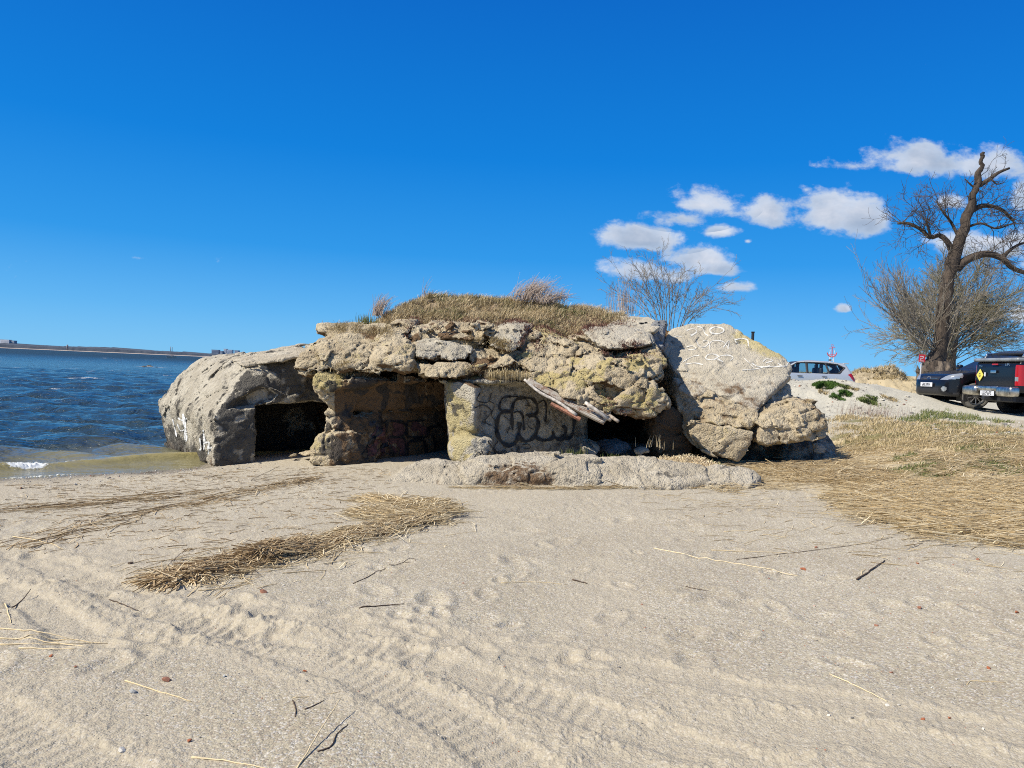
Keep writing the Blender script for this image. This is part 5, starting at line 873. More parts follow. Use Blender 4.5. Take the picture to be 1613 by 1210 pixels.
def shrub():
    D = 17.6; r = empty('bare_shrub', P(1045, 560, D), 'bare multi-stemmed shrub rising behind the flat slabs and the tilted slab', 'shrub'); rg = np.random.default_rng(44); T = Twigs(); X = Twigs()
    stems = [(1040, 960, 452), (1038, 975, 430), (1042, 990, 440), (1042, 1000, 416), (1045, 1012, 425), (1045, 1022, 410), (1048, 1030, 422), (1050, 1040, 412), (1052, 1052, 425), (1055, 1060, 440), (1058, 1075, 432), (1060, 1090, 440), (1062, 1105, 452), (1064, 1120, 450), (1066, 1140, 438), (1068, 1152, 474), (1066, 1128, 470), (1064, 1110, 480), (1045, 1005, 445), (1048, 1035, 440), (1052, 1070, 455), (1044, 985, 462)]
    for b, px, py in stems:
        a = P(b, 545, D + rg.uniform(-.3, .3)); c = P(px, py, D + rg.uniform(-.6, .6)); L = np.linalg.norm(c - a); m = (a + c) / 2 + np.array([(a[0] - c[0]) * .18, 0, .05 * L]) + rg.normal(0, .03, 3); q = spline([a, m, c], 5); T.tube(q, np.linspace(.011, .0035, len(q)), 5)
        for k in range(8):
            i = rg.integers(4, len(q) - 1); t = q[i + 1] - q[i]; T.grow(rg, q[i], t / np.linalg.norm(t) + rg.normal(0, .35, 3), rg.uniform(.25, .65), .005, 2, .35, .1, .55, (2, 4), .5, .0026, 4)
    T.build('stems', M['twig_pale'], r)
    for px, lab in ((978, 0),):
        tuft(985, 490, 16.4, 60, .55, (.06, 0, 0), .22, 71, 'fine grey bare twigs left of the bare shrub on the mound', 'plume', 'dry_stalks')
shrub()
# ------------------------------------------------------------------ posts, sign, anchor beacon
def post():
    a = P(1185, 545, 18.6); b = P(1185, 524, 18.6); g = gz(a[0], 18.6)[0]; mb = MB(); mb.tube([(a[0], 18.6, g), (a[0], 18.6, b[2])], [.034, .034], 10); mb.box((a[0], 18.6, b[2] + .01), (.075, .075, .03), bev=.008); tag(mb.build('metal_post', simple('black_post', (.02, .02, .022), .5), None, False), 'thin black post rising behind the tilted slab', 'post')
post()
def sign():
    D = 30.0; c = P(1452.5, 564.5, D); g = gz(c[0], D)[0]; u = D / FPX; r = empty('warning_sign', (c[0], D, g), 'small red square sign with white marks on a thin grey pole by the tree', 'sign'); mb = MB(); mb.tube([(c[0] - .05, D + .03, g - .1), (c[0], D + .03, c[2] + .12)], [.025, .025], 8); mb.build('pole', simple('grey_pole', (.45, .46, .47), .5), r)
    mb = MB(); mb.box((c[0], D, c[2]), (10 * u, .02, 12 * u), bev=.004); mb.build('board', simple('red_enamel', (.45, .018, .03), .5), r)
    wm = simple('white_enamel', (.7, .66, .66), .5); mb = MB(); y = D - .014
    mb.box((c[0] - .02, y, c[2] + .075), (.13, .006, .022)); mb.box((c[0] + .035, y, c[2] + .03), (.022, .006, .07)); mb.box((c[0] - .02, y, c[2] + .0), (.10, .006, .02)); mb.box((c[0] - .055, y, c[2] - .03), (.022, .006, .06)); mb.build('white_symbol', wm, r); mb = MB(); mb.box((c[0] - .01, y, c[2] - .105), (.17, .006, .022)); mb.build('white_text_line', wm, r)
sign()
def anchor():
    D = 150.0; u = D / FPX; c = P(1310, 570, D); r = empty('anchor_beacon', (c[0], D, c[2] - 1.5), 'red and white anchor-shaped beacon on a lattice mast behind the silver car', 'beacon'); rm = simple('beacon_red', (.50, .05, .06), .6); wm = simple('beacon_white', (.68, .68, .72), .6); f = lambda px, py: P(px, py, D); k = u * .55
    mb = MB()
    for dx in (-4.5, 4.5): mb.tube([f(1310 + dx, 590), f(1310 + dx * .55, 562)], [k, k], 6)
    for i in range(4): mb.tube([f(1306.5, 582 - i * 6), f(1313.5, 578 - i * 6)], [k * .7] * 2, 5); mb.tube([f(1306.5, 578 - i * 6), f(1313.5, 582 - i * 6)], [k * .7] * 2, 5)
    mb.build('lattice_mast', wm, r); mb = MB(); mb.tube([f(1310.5, 562), f(1311, 547)], [k * 1.2] * 2, 6); mb.build('anchor_shank', rm, r); mb = MB(); mb.tube([f(1306.5, 548.6), f(1315.5, 547.6)], [k * .9] * 2, 6); mb.build('anchor_stock', rm, r)
    mb = MB(); mb.tube(spline([f(1303, 555.5), f(1305, 560), f(1310.5, 562.5), f(1316, 560), f(1318, 555.5)], 5), [k * 1.3] * 21, 6); mb.tube([f(1304.5, 559), f(1317, 559)], [k] * 2, 5); mb.build('anchor_arms', rm, r)
    mb = MB(); a = np.linspace(0, 2 * math.pi, 13); mb.tube([f(1311 + 1.8 * math.cos(x), 544.5 + 1.8 * math.sin(x)) for x in a], [k * .6] * 13, 5); mb.build('anchor_ring', rm, r)
    mb = MB(); mb.tube([f(1306, 562), f(1308, 551)], [k * .6] * 2, 5); mb.tube([f(1316, 562), f(1314, 551)], [k * .6] * 2, 5); mb.build('stay', wm, r)
anchor()
# ------------------------------------------------------------------ cars: bodies as signed distance shapes, split into panels, glass and lamps
def poly_sd(U, Vv, poly):
    return sd_poly(np.broadcast_to(U, np.broadcast_shapes(U.shape, Vv.shape)).ravel(), np.broadcast_to(Vv, np.broadcast_shapes(U.shape, Vv.shape)).ravel(), poly).reshape(np.broadcast_shapes(U.shape, Vv.shape)).astype(np.float32)
def smax(a, b, k): h = np.clip(.5 - .5 * (b - a) / k, 0, 1); return b * (1 - h) + a * h + k * h * (1 - h)
def rpoly(poly, r=.06, n=4):     # round a polygon's corners a little
    p = np.asarray(poly, float); out = []
    for i in range(len(p)):
        a, b, c = p[i - 1], p[i], p[(i + 1) % len(p)]; u, v = a - b, c - b; lu, lv = np.linalg.norm(u), np.linalg.norm(v); rr = min(r, lu * .45, lv * .45); A, C = b + u / lu * rr, b + v / lv * rr
        for t in np.linspace(0, 1, n): out.append((1 - t) ** 2 * A + 2 * t * (1 - t) * b + t * t * C)
    return np.array(out)
PAINT = {}
def car_paint(name, col, metal=.0, rough=.25):
    m = simple(name, col, rough, metal, .4, coat=.15 if metal == 0 else .6); return m
M['glass_dark'] = simple('dark_car_glass', (.012, .015, .018), .05, spec=.6)
M['tyre'] = simple('tyre_rubber', (.022, .021, .02), .85, nscale=12, namp=.3, bump=.2)
M['dusty_tyre'] = simple('dusty_tyre', (.10, .095, .085), .9, nscale=12, namp=.3)
M['alloy'] = simple('alloy', (.55, .55, .56), .3, 1.0); M['chrome'] = simple('chrome', (.62, .62, .62), .18, 1.0); M['plastic'] = simple('black_plastic', (.018, .018, .02), .55)
M['plate'] = simple('plate_white', (.62, .63, .65), .5); M['ink'] = simple('plate_ink', (.03, .03, .035), .6); M['red_lamp'] = simple('red_lamp', (.34, .010, .014), .18, coat=.3); M['clear_lamp'] = simple('clear_lamp', (.40, .43, .45), .10, .5); M['amber'] = simple('amber_lamp', (.55, .16, .02), .2)
m_, nt_, b_ = newmat('clear_glass'); _t = NT(nt_); _tr = nt_.nodes.new('ShaderNodeBsdfTransparent'); _tr.inputs[0].default_value = (.72, .80, .80, 1); _gl = nt_.nodes.new('ShaderNodeBsdfGlossy'); _gl.inputs['Roughness'].default_value = .03; _mx = nt_.nodes.new('ShaderNodeMixShader'); _mx.inputs[0].default_value = .10
nt_.links.new(_tr.outputs[0], _mx.inputs[1]); nt_.links.new(_gl.outputs[0], _mx.inputs[2]); nt_.links.new(_mx.outputs[0], [n for n in nt_.nodes if n.type == 'OUTPUT_MATERIAL'][0].inputs[0]); M['clear_glass'] = m_
def car_local(r, px, py_ignored=0): pass
def put(r, V):                      # car-local -> local of the empty (rotation is on the empty)
    return V
def lmesh(name, V, F, mat, r, smooth=True): return mesh(name, V, F, mat, r, smooth, world=False)
def body_sdf(side, plan, cross, h, arches, ar, k=.10, cab=None):
    side, plan = np.array(side), np.array(plan); lo = np.array([side[:, 0].min() - .1, -1.05, side[:, 1].min() - .1]); hi = np.array([side[:, 0].max() + .1, 1.05, side[:, 1].max() + .12]); g = Grid(lo, hi, h); X, Y, Z = g.ax[0][:, None, None], g.ax[1][None, :, None], g.ax[2][None, None, :]
    d = poly_sd(X, Z, rpoly(side, .12)); d = smax(d, poly_sd(X, Y, rpoly(plan, .25)), k); d = smax(d, poly_sd(Y, Z, rpoly(cross, .10)), k * .8)
    for ax in arches: d = np.maximum(d, -(np.maximum(np.sqrt((X - ax[0]) ** 2 + (Z - ax[1]) ** 2) - ar, .62 - np.abs(Y))))
    g.d = np.broadcast_to(d, g.d.shape).astype(np.float32).copy(); return g
def split_body(r, V, F, regions, body_mat, name='body'):
    C = V[F].mean(1); N = np.cross(V[F[:, 2]] - V[F[:, 0]], V[F[:, 3]] - V[F[:, 1]]); N /= np.linalg.norm(N, axis=1, keepdims=True) + 1e-9; left = np.ones(len(F), bool); P_ = {}
    for nm, mat, test, parent in regions:
        m = test(C, N) & left
        if not m.any(): continue
        left &= ~m; f = F[m]; used, inv = np.unique(f, return_inverse=True); o = lmesh(nm, V[used], inv.reshape(-1, 4), mat, r if parent is None else P_[parent]); P_.setdefault(nm, o)
    f = F[left]; used, inv = np.unique(f, return_inverse=True); o = lmesh(name, V[used], inv.reshape(-1, 4), body_mat, r); return o
def inpoly(u, v, poly, pad=0.0): return sd_poly(u, v, poly) < pad
def wheel(r, x, y, R0=.345, w=.22, spokes=10, tyre='tyre', turn=0.0, rim='alloy'):
    s = 1 if y > 0 else -1; c = np.array([x, y, R0]); Mz = np.array(Matrix.Rotation(turn, 3, 'Z')); hw = w / 2
    def fin(mb): mb.v = [(v @ Mz.T) + c for v in mb.v]; return mb
    mb = MB(); mb.lathe([(R0 * .60, -hw * .8), (R0 * .90, -hw), (R0 * .98, -hw * .8), (R0, -hw * .4), (R0, hw * .4), (R0 * .98, hw * .8), (R0 * .90, hw), (R0 * .64, hw * .85), (R0 * .60, -hw * .8)], axis='y', n=36); wh = fin(mb).build('wheel', M[tyre], r, True, world=False)
    mb = MB(); mb.lathe([(R0 * .66, s * hw * .80), (R0 * .64, s * hw * .95), (R0 * .58, s * hw * .9), (R0 * .55, s * hw * .4), (.02, s * hw * .25)], axis='y', n=36)
    fin(mb).build('wheel_well', M['plastic'], wh, True, world=False).location = (0, 0, 0); mb = MB()
    mb.lathe([(R0 * .67, s * hw * .86), (R0 * .67, s * hw * 1.0), (R0 * .60, s * hw * .98), (R0 * .60, s * hw * .8)], axis='y', n=36); mb.lathe([(.001, s * hw * .98), (.055, s * hw * .95), (.06, s * hw * .6)], axis='y', n=16)
    for k in range(spokes):
        a = k * 2 * math.pi / spokes; Rm = np.array(Matrix.Rotation(a, 3, 'Y')); mb.box(np.array([0, s * hw * .84, R0 * .34]) @ Rm.T, (.030, .03, R0 * .56), Rm, bev=.006)
    fin(mb).build('rim', M[rim], wh, False, world=False)
def chars(r, name, c, right, up, n, size, mat, seed, gap=.2):     # a row of plate characters from little bars
    rg = random.Random(seed); right, up = np.array(right, float), np.array(up, float); mb = MB(); w = size * .5; S = [((0, 1), (1, 1)), ((0, .5), (1, .5)), ((0, 0), (1, 0)), ((0, 0), (0, .5)), ((0, .5), (0, 1)), ((1, 0), (1, .5)), ((1, .5), (1, 1))]
    for i in range(n):
        o = np.array(c) + right * ((i - (n - 1) / 2) * (w + size * gap))
        for (a, b) in rg.sample(S, 4): mb.tube([o + right * (a[0] - .5) * w + up * (a[1] - .5) * size, o + right * (b[0] - .5) * w + up * (b[1] - .5) * size], [size * .07] * 2, 4)
    return mb.build(name, mat, r, False, world=False)
# ---- black SUV, nose towards the left
def suv():
    x0, y0 = 13.5, 21.25; r = empty('parked_car', (x0, y0, gz(x0 - 1.3, y0 - .8)[0] - .03), 'shiny black off-road car facing left, partly hidden by the pickup', 'car', 'parked cars', rz=R(184))
    side = [(-2.05, .36), (1.55, .30), (2.02, .30), (2.13, .42), (2.14, .62), (2.06, .76), (1.93, .89), (1.30, 1.00), (.80, 1.04), (-.12, 1.56), (-.55, 1.66), (-1.45, 1.64), (-1.92, 1.46), (-2.12, 1.0), (-2.16, .6)]
    plan = [(-2.2, -.80), (-1.9, -.90), (1.3, -.91), (1.85, -.84), (2.12, -.60), (2.17, 0), (2.12, .60), (1.85, .84), (1.3, .91), (-1.9, .90), (-2.2, .80)]; cross = [(-.86, .25), (-.91, .55), (-.91, .86), (-.88, 1.05), (-.66, 1.66), (-.3, 1.75), (.3, 1.75), (.66, 1.66), (.88, 1.05), (.91, .86), (.91, .55), (.86, .25)]
    g = body_sdf(side, plan, cross, .022, [(1.32, .35), (-1.31, .35)], .415); V, F = g.nets(); ab = np.abs
    W1 = [(.34, 1.10), (.64, 1.08), (.0, 1.47), (-.32, 1.55), (-.34, 1.10)]; W2 = [(-.40, 1.10), (-.38, 1.58), (-1.05, 1.57), (-1.18, 1.12)]; W3 = [(-1.26, 1.14), (-1.14, 1.56), (-1.55, 1.54), (-1.80, 1.26)]
    reg = [('side_window', M['glass_dark'], lambda C, N, w=w, s=s: (ab(N[:, 1]) > .4) & (s * C[:, 1] > 0) & inpoly(C[:, 0], C[:, 2], w), None) for w in (W1, W2, W3) for s in (-1, 1)]
    reg += [('windshield', M['glass_dark'], lambda C, N: (C[:, 0] > -.08) & (C[:, 0] < .86) & (C[:, 2] > 1.08) & (N[:, 0] > .35) & (ab(C[:, 1]) < .74), None)]
    HL = [(.40, .80), (.46, .96), (.80, .99), (.86, .90), (.66, .76)]
    for s in (-1, 1): reg.append(('headlight', M['clear_lamp'], lambda C, N, s=s: (C[:, 0] > 1.70) & inpoly(s * C[:, 1], C[:, 2], [(.45, .745), (.58, .85), (.78, .94), (.90, .92), (.91, .84), (.80, .77), (.62, .735)]), None))
    reg.append(('grille', M['plastic'], lambda C, N: (C[:, 0] > 1.9) & (ab(C[:, 1]) < .40) & (C[:, 2] > .73) & (C[:, 2] < .83), None)); reg.append(('lower_grille', M['plastic'], lambda C, N: (C[:, 0] > 1.9) & (ab(C[:, 1]) < .46) & (C[:, 2] > .36) & (C[:, 2] < .53), None))
    for s in (-1, 1): reg.append(('fog_light', M['clear_lamp'], lambda C, N, s=s: (C[:, 0] > 1.7) & ((s * C[:, 1] - .62) ** 2 + (C[:, 2] - .50) ** 2 < .0042), None))
    reg.append(('sill', M['plastic'], lambda C, N: (C[:, 2] < .40) & (C[:, 0] < 1.9), None))
    split_body(r, V, F, reg, M.setdefault('black_paint', car_paint('black_car_paint', (.006, .007, .010), .0, .22)))
    mb = MB(); mb.box((2.155, 0, .60), (.014, .52, .115), bev=.006); pl = mb.build('number_plate', M['plate'], r, world=False); chars(pl, 'plate_text', (2.167, 0, .60), (0, 1, 0), (0, 0, 1), 7, .07, M['ink'], 4)
    mb = MB(); a = np.linspace(0, 2 * math.pi, 15); mb.tube([(2.085, .075 * math.cos(t), .785 + .04 * math.sin(t)) for t in a], [.007] * 15, 5); mb.tube([(2.085, -.04, .81), (2.088, 0, .785), (2.085, .04, .76)], [.006] * 3, 5); mb.tube([(2.075, -.36, .775), (2.085, -.09, .772)], [.007] * 2, 5); mb.tube([(2.075, .36, .775), (2.085, .09, .772)], [.007] * 2, 5); mb.build('badge', M['chrome'], r, world=False)
    for s in (-1, 1):
        mb = MB(); mb.box((.55, s * 1.0, 1.14), (.14, .2, .15), bev=.05); mb.build('wing_mirror', M['black_paint'], r, True, world=False); mb = MB(); mb.box((1.2, s * .70, .02 + .32), (.9, .3, .3)) ; mb.build('wheel_arch_liner', M['plastic'], r, world=False)
        for xx in (.05, -.95): mb = MB(); mb.box((xx, s * .925, .95), (.2, .03, .035), bev=.012); mb.build('handle', M['black_paint'], r, True, world=False)
    for x, t in ((1.32, R(-14)), (-1.31, 0)):
        for s in (-1, 1): wheel(r, x, s * .80, .345, .225, 10, 'dusty_tyre' if x > 0 else 'tyre', t)
suv()
# ---- black pickup, tail towards the camera
def pickup():
    q = P(1559, 610, 19.1); x0, y0 = q[0], q[1]; rz = R(2); cx, cy = x0 + 2.6 * math.cos(rz), y0 + 2.6 * math.sin(rz); r = empty('pickup_truck', (cx, cy, gz(x0 + 1.1, y0 - .5)[0] - .03), 'black pickup seen from behind with silver bed cover and yellow diamond sticker', 'pickup', 'parked cars', rz=rz)
    side = [(-2.48, .58), (2.2, .42), (2.55, .5), (2.6, .9), (2.45, 1.06), (1.25, 1.16), (.55, 1.72), (-.3, 1.80), (-.86, 1.74), (-.98, 1.36), (-2.48, 1.33), (-2.50, 1.0)]
    plan = [(-2.52, -.86), (2.1, -.88), (2.5, -.7), (2.62, 0), (2.5, .7), (2.1, .88), (-2.52, .86)]; cross = [(-.84, .3), (-.885, .6), (-.885, 1.15), (-.85, 1.36), (-.68, 1.78), (.68, 1.78), (.85, 1.36), (.885, 1.15), (.885, .6), (.84, .3)]
    g = body_sdf(side, plan, cross, .026, [(1.62, .40), (-1.46, .40)], .45, k=.05); V, F = g.nets(); ab = np.abs; bp = M['black_paint']
    reg = [('rear_window', M['glass_dark'], lambda C, N: (N[:, 0] < -.5) & (C[:, 0] > -1.1) & (C[:, 2] > 1.40) & (ab(C[:, 1]) < .62), None), ('windshield', M['glass_dark'], lambda C, N: (C[:, 0] > .5) & (C[:, 2] > 1.2) & (N[:, 0] > .35) & (ab(C[:, 1]) < .72), None)]
    for w in ([(-.05, 1.2), (-.05, 1.66), (.50, 1.62), (1.02, 1.2)], [(-.82, 1.2), (-.78, 1.66), (-.14, 1.67), (-.14, 1.2)]):
        for s in (-1, 1): reg.append(('side_window', M['glass_dark'], lambda C, N, w=w, s=s: (ab(N[:, 1]) > .4) & (s * C[:, 1] > 0) & inpoly(C[:, 0], C[:, 2], w), None))
    for s in (-1, 1): reg.append(('tail_light', M['red_lamp'], lambda C, N, s=s: (C[:, 0] < -2.30) & (s * C[:, 1] > .725) & (C[:, 2] > .76) & (C[:, 2] < 1.24) & ((C[:, 2] > .96) | (C[:, 2] < .86) | (ab(C[:, 1]) > .80)), None)); reg.append(('reverse_lamp', M['clear_lamp'], lambda C, N, s=s: (C[:, 0] < -2.30) & (s * C[:, 1] > .725) & (C[:, 2] > .86) & (C[:, 2] < .96), None))
    reg.append(('tailgate', bp, lambda C, N: (N[:, 0] < -.6) & (C[:, 0] < -2.35) & (ab(C[:, 1]) < .71) & (C[:, 2] > .70) & (C[:, 2] < 1.29), None)); split_body(r, V, F, reg, bp)
    X = -2.515
    def part(nm, c, d, mat, bev=.01, sm=False): mb = MB(); mb.box(c, d, bev=bev); return mb.build(nm, mat, r, sm, world=False)
    part('handle', (X - .012, 0, 1.08), (.03, .20, .075), M['chrome'], .012); part('brake_light', (X - .008, -.04, 1.26), (.02, .22, .035), M['red_lamp'], .006)
    stm = simple('yellow_sticker', (.66, .58, .10), .6); mb = MB(); D_ = .135; cz, cyy = .99, .53; mb.add([(X - .006, cyy, cz + D_ * 1.15), (X - .006, cyy - D_, cz), (X - .006, cyy, cz - D_ * 1.15), (X - .006, cyy + D_, cz), (X + .004, cyy, cz + D_ * 1.15), (X + .004, cyy - D_, cz), (X + .004, cyy, cz - D_ * 1.15), (X + .004, cyy + D_, cz)], [[3, 2, 1, 0], [4, 5, 6, 7], [0, 1, 5, 4], [1, 2, 6, 5], [2, 3, 7, 6], [3, 0, 4, 7]]); st = mb.build('diamond_sticker', stm, r, world=False); mb = MB(); mb.box((X - .009, cyy, cz), (.004, .09, .014)); mb.box((X - .009, cyy, cz - .04), (.004, .06, .014)); mb.box((X - .009, cyy, cz + .04), (.004, .05, .014)); mb.build('sticker_mark', M['ink'], st, world=False)
    part('white_sticker', (X - .006, .33, 1.01), (.006, .05, .10), M['plate'], .002); chars(r, 'chrome_lettering', (X - .012, .50, 1.215), (0, -1, 0), (0, 0, 1), 4, .045, M['chrome'], 6); chars(r, 'chrome_lettering', (X - .012, -.50, 1.25), (0, -1, 0), (0, 0, 1), 4, .055, M['chrome'], 9)
    bc = simple('worn_chrome_bumper', (.50, .48, .43), .32, 1.0, nscale=9, namp=.35)
    mb = MB(); mb.box((-2.60, .66, .60), (.26, .56, .24), bev=.06); mb.box((-2.60, -.66, .60), (.26, .56, .24), bev=.06); mb.box((-2.585, 0, .66), (.20, .80, .12), bev=.03); mb.build('rear_bumper', bc, r, True, world=False)
    pl = part('number_plate', (-2.66, .0, .545), (.014, .52, .13), M['plate'], .004); chars(pl, 'plate_text', (-2.672, 0, .545), (0, -1, 0), (0, 0, 1), 7, .075, M['ink'], 12)
    part('tow_bar', (-2.55, -.05, .42), (.5, .10, .10), M['plastic'], .02); part('lower_valance', (-2.48, -.3, .44), (.10, .9, .18), M['plastic'], .02); part('chassis', (-.2, 0, .42), (4.4, .9, .16), M['plastic'], .02)
    sv = simple('silver_bed_cover', (.26, .28, .29), .45, .3, nscale=5, namp=.2); part('bed_cover', (-1.72, 0, 1.375), (1.60, 1.68, .09), sv, .045, True)
    for s in (-1, 1):
        mb = MB(); mb.tube([(-2.3, s * .70, 1.44), (-2.25, s * .70, 1.54), (-1.0, s * .70, 1.56), (-.95, s * .70, 1.44)], [.026] * 4, 8); mb.build('roof_rail', M['chrome'], r, True, world=False)
    part('cargo_panel', (-1.55, 0, 1.54), (1.2, 1.3, .04), M['plastic'], .01); mb = MB(); mb.tube([(-.1, .55, 1.78), (-.35, .55, 2.25)], [.006, .003], 5); mb.build('antenna', M['plastic'], r, world=False)
    for s in (-1, 1): mb = MB(); mb.box((.85, s * 1.0, 1.26), (.14, .22, .2), bev=.05); mb.build('wing_mirror', bp, r, True, world=False)
    for x in (1.62, -1.46):
        for s in (-1, 1): wheel(r, x, s * .76, .385, .26, 6, 'tyre')
pickup()
# ---- silver estate car behind the gravel mound
def silver():
    q = P(1338, 600, 32.0); rz = R(174); cx, cy = q[0] - 2.24, q[1] + .1; zc_ = P(1300, 567.5, 32)[2] - 1.62; r = empty('parked_car', (cx, cy, zc_), 'silver grey estate car seen from the side above the pale gravel mound', 'car', 'parked cars', rz=rz)
    side = [(-2.15, .35), (2.05, .28), (2.2, .45), (2.15, .75), (1.9, .92), (1.1, 1.02), (.95, 1.05), (.10, 1.52), (-.4, 1.60), (-1.3, 1.56), (-1.82, 1.47), (-2.08, 1.02), (-2.22, .85), (-2.24, .55)]
    plan = [(-2.25, -.72), (-2.0, -.86), (1.3, -.88), (1.9, -.8), (2.2, -.45), (2.2, .45), (1.9, .8), (1.3, .88), (-2.0, .86), (-2.25, .72)]; cross = [(-.82, .22), (-.88, .5), (-.88, .82), (-.85, 1.0), (-.62, 1.56), (-.3, 1.66), (.3, 1.66), (.62, 1.56), (.85, 1.0), (.88, .82), (.88, .5), (.82, .22)]
    g = body_sdf(side, plan, cross, .020, [(1.35, .33), (-1.30, .33)], .39, k=.09); X, Y, Z = g.ax[0][:, None, None], g.ax[1][None, :, None], g.ax[2][None, None, :]; full = g.d.copy()
    inner = np.maximum(full + .06, np.maximum(1.0 - Z, np.maximum(X - 1.0, -1.9 - X))); d = np.maximum(full, -inner)
    WS = [[(.70, 1.05), (.10, 1.43), (-.22, 1.47), (-.24, 1.05)], [(-.34, 1.05), (-.32, 1.47), (-.98, 1.47), (-1.12, 1.05)], [(-1.19, 1.07), (-1.06, 1.46), (-1.45, 1.42), (-1.72, 1.30), (-1.50, 1.10)]]
    for w in WS: d = np.maximum(d, -np.maximum(poly_sd(X, Z, rpoly(np.array(w), .06)), .50 - np.abs(Y)))
    RG = np.maximum(np.maximum(Z - 1.42, 1.10 - Z), np.maximum(np.abs(Y) - .60, X + 1.6)); d = np.maximum(d, -RG); g.d = np.broadcast_to(d, g.d.shape).astype(np.float32).copy(); V, F = g.nets(); ab = np.abs
    reg = [('tail_light', M['red_lamp'], lambda C, N, s=s: (s * C[:, 1] > .45) & inpoly(C[:, 0], C[:, 2], [(-1.86, 1.04), (-1.98, 1.10), (-2.3, .92), (-2.3, .72), (-2.12, .78)]) & (ab(C[:, 1]) > .45), None) for s in (-1, 1)]
    reg += [('interior_trim', M['plastic'], lambda C, N: (sd_poly(C[:, 0], C[:, 2], [(-1.86, 1.0), (.9, 1.0), (.2, 1.55), (-1.7, 1.5)]) < 0) & (ab(C[:, 1]) < .60 + .20 * sst(1.45, 1.0, C[:, 2])) & (C[:, 2] < 1.52), None), ('rear_bumper', M['plastic'], lambda C, N: (C[:, 0] < -2.0) & (C[:, 2] < .66) & (C[:, 2] > .56), None)]
    for w in WS: # dark pillars and frames around the glass
        pass
    reg.append(('window_trim', M['plastic'], lambda C, N: (ab(C[:, 1]) > .5) & inpoly(C[:, 0], C[:, 2], [(.84, 1.03), (.12, 1.47), (-.3, 1.51), (-1.1, 1.50), (-1.50, 1.46), (-1.80, 1.32), (-1.56, 1.05)]), None))
    split_body(r, V, F, reg, car_paint('silver_car_paint', (.52, .545, .55), .45, .35))
    def yw(z): return np.interp(z, [1.0, 1.56], [.85, .62]) - .05
    for w in WS:
        for s in (-1, 1):
            p = rpoly(np.array(w), .06); V2 = np.array([(x, s * yw(z), z) for x, z in p]); lmesh('side_window', V2, [list(range(len(V2)))[::s]], M['clear_glass'], r, False)
    lmesh('rear_window', np.array([(-1.86, -.58, 1.42), (-1.86, .58, 1.42), (-2.03, .62, 1.10), (-2.03, -.62, 1.10)]), [[0, 1, 2, 3]], M['glass_dark'], r, False)
    for s in (-1, 1):
        for xx in (.02, -.95): mb = MB(); mb.box((xx, s * .885, .92), (.20, .035, .035), bev=.012); mb.build('handle', M['plastic'], r, True, world=False)
        for xx in (.05, -.9): mb = MB(); mb.box((xx, s * .36, 1.05), (.16, .42, .5), bev=.06); mb.box((xx - .04, s * .36, 1.36), (.10, .26, .16), bev=.04); mb.build('seat', M['plastic'], r, True, world=False)
        mb = MB(); mb.box((.72, s * .95, 1.08), (.14, .2, .13), bev=.045); mb.build('wing_mirror', bpy.data.materials['silver_car_paint'], r, True, world=False)
        for x in (1.35, -1.30): wheel(r, x, s * .76, .32, .2, 8)
    mb = MB(); mb.box((-1.88, 0, 1.50), (.22, 1.0, .04), bev=.015); mb.build('spoiler', bpy.data.materials['silver_car_paint'], r, True, world=False); mb = MB(); mb.box((-1.35, .1, 1.63), (.12, .04, .06), bev=.015); mb.build('antenna', M['plastic'], r, world=False)
silver()
# ------------------------------------------------------------------ reeds, sticks, brick chips, stones, plants
def straws(name, mat, XY, dirs, L, rad, seed, lift, tilt=.12, col=(0, 1)):
    rg = np.random.default_rng(seed); n = len(XY); L = np.asarray(L) * np.ones(n); a = dirs; half = .5 * L; ux, uy = np.cos(a), np.sin(a); z0 = gz(XY[:, 0] - ux * half, XY[:, 1] - uy * half); z1 = gz(XY[:, 0] + ux * half, XY[:, 1] + uy * half); zm = gz(XY[:, 0], XY[:, 1]); base = np.maximum(zm, (z0 + z1) / 2)
    h = rg.uniform(0, 1, n) ** 1.5 * lift; dz = (z1 - z0) / 2 + rg.normal(0, tilt, n) * half; b = rg.normal(0, .05, n) * L; px, py = -uy, ux
    r = rad * rg.uniform(.6, 1.4, n); A = np.stack([XY[:, 0] - ux * half, XY[:, 1] - uy * half, np.maximum(base + h - dz, z0) + r * .6], -1); C = np.stack([XY[:, 0] + ux * half, XY[:, 1] + uy * half, np.maximum(base + h + dz, z1) + r * .6], -1); B = np.stack([XY[:, 0] + px * b, XY[:, 1] + py * b, np.maximum(base + h, zm) + r * .6 + np.abs(rg.normal(0, .006, n))], -1)
    V = []
    for Pp, rr in ((A, r), (B, r * .9), (C, r * .55)):
        for k in range(3): t = k * 2.0944 + .5; V.append(Pp + np.stack([px * np.cos(t) * rr, py * np.cos(t) * rr, np.sin(t) * rr], -1))
    V = np.stack(V, 1).reshape(-1, 3); o9 = np.arange(n)[:, None] * 9; F = np.concatenate([o9 + [s * 3 + k, s * 3 + (k + 1) % 3, s * 3 + 3 + (k + 1) % 3, s * 3 + 3 + k] for s in (0, 1) for k in range(3)]); c = np.repeat(rg.uniform(col[0], col[1], n), 9); return mesh(name, V, F, mat, None, False, mask=np.stack([c, c * 0, c * 0, c * 0], -1))
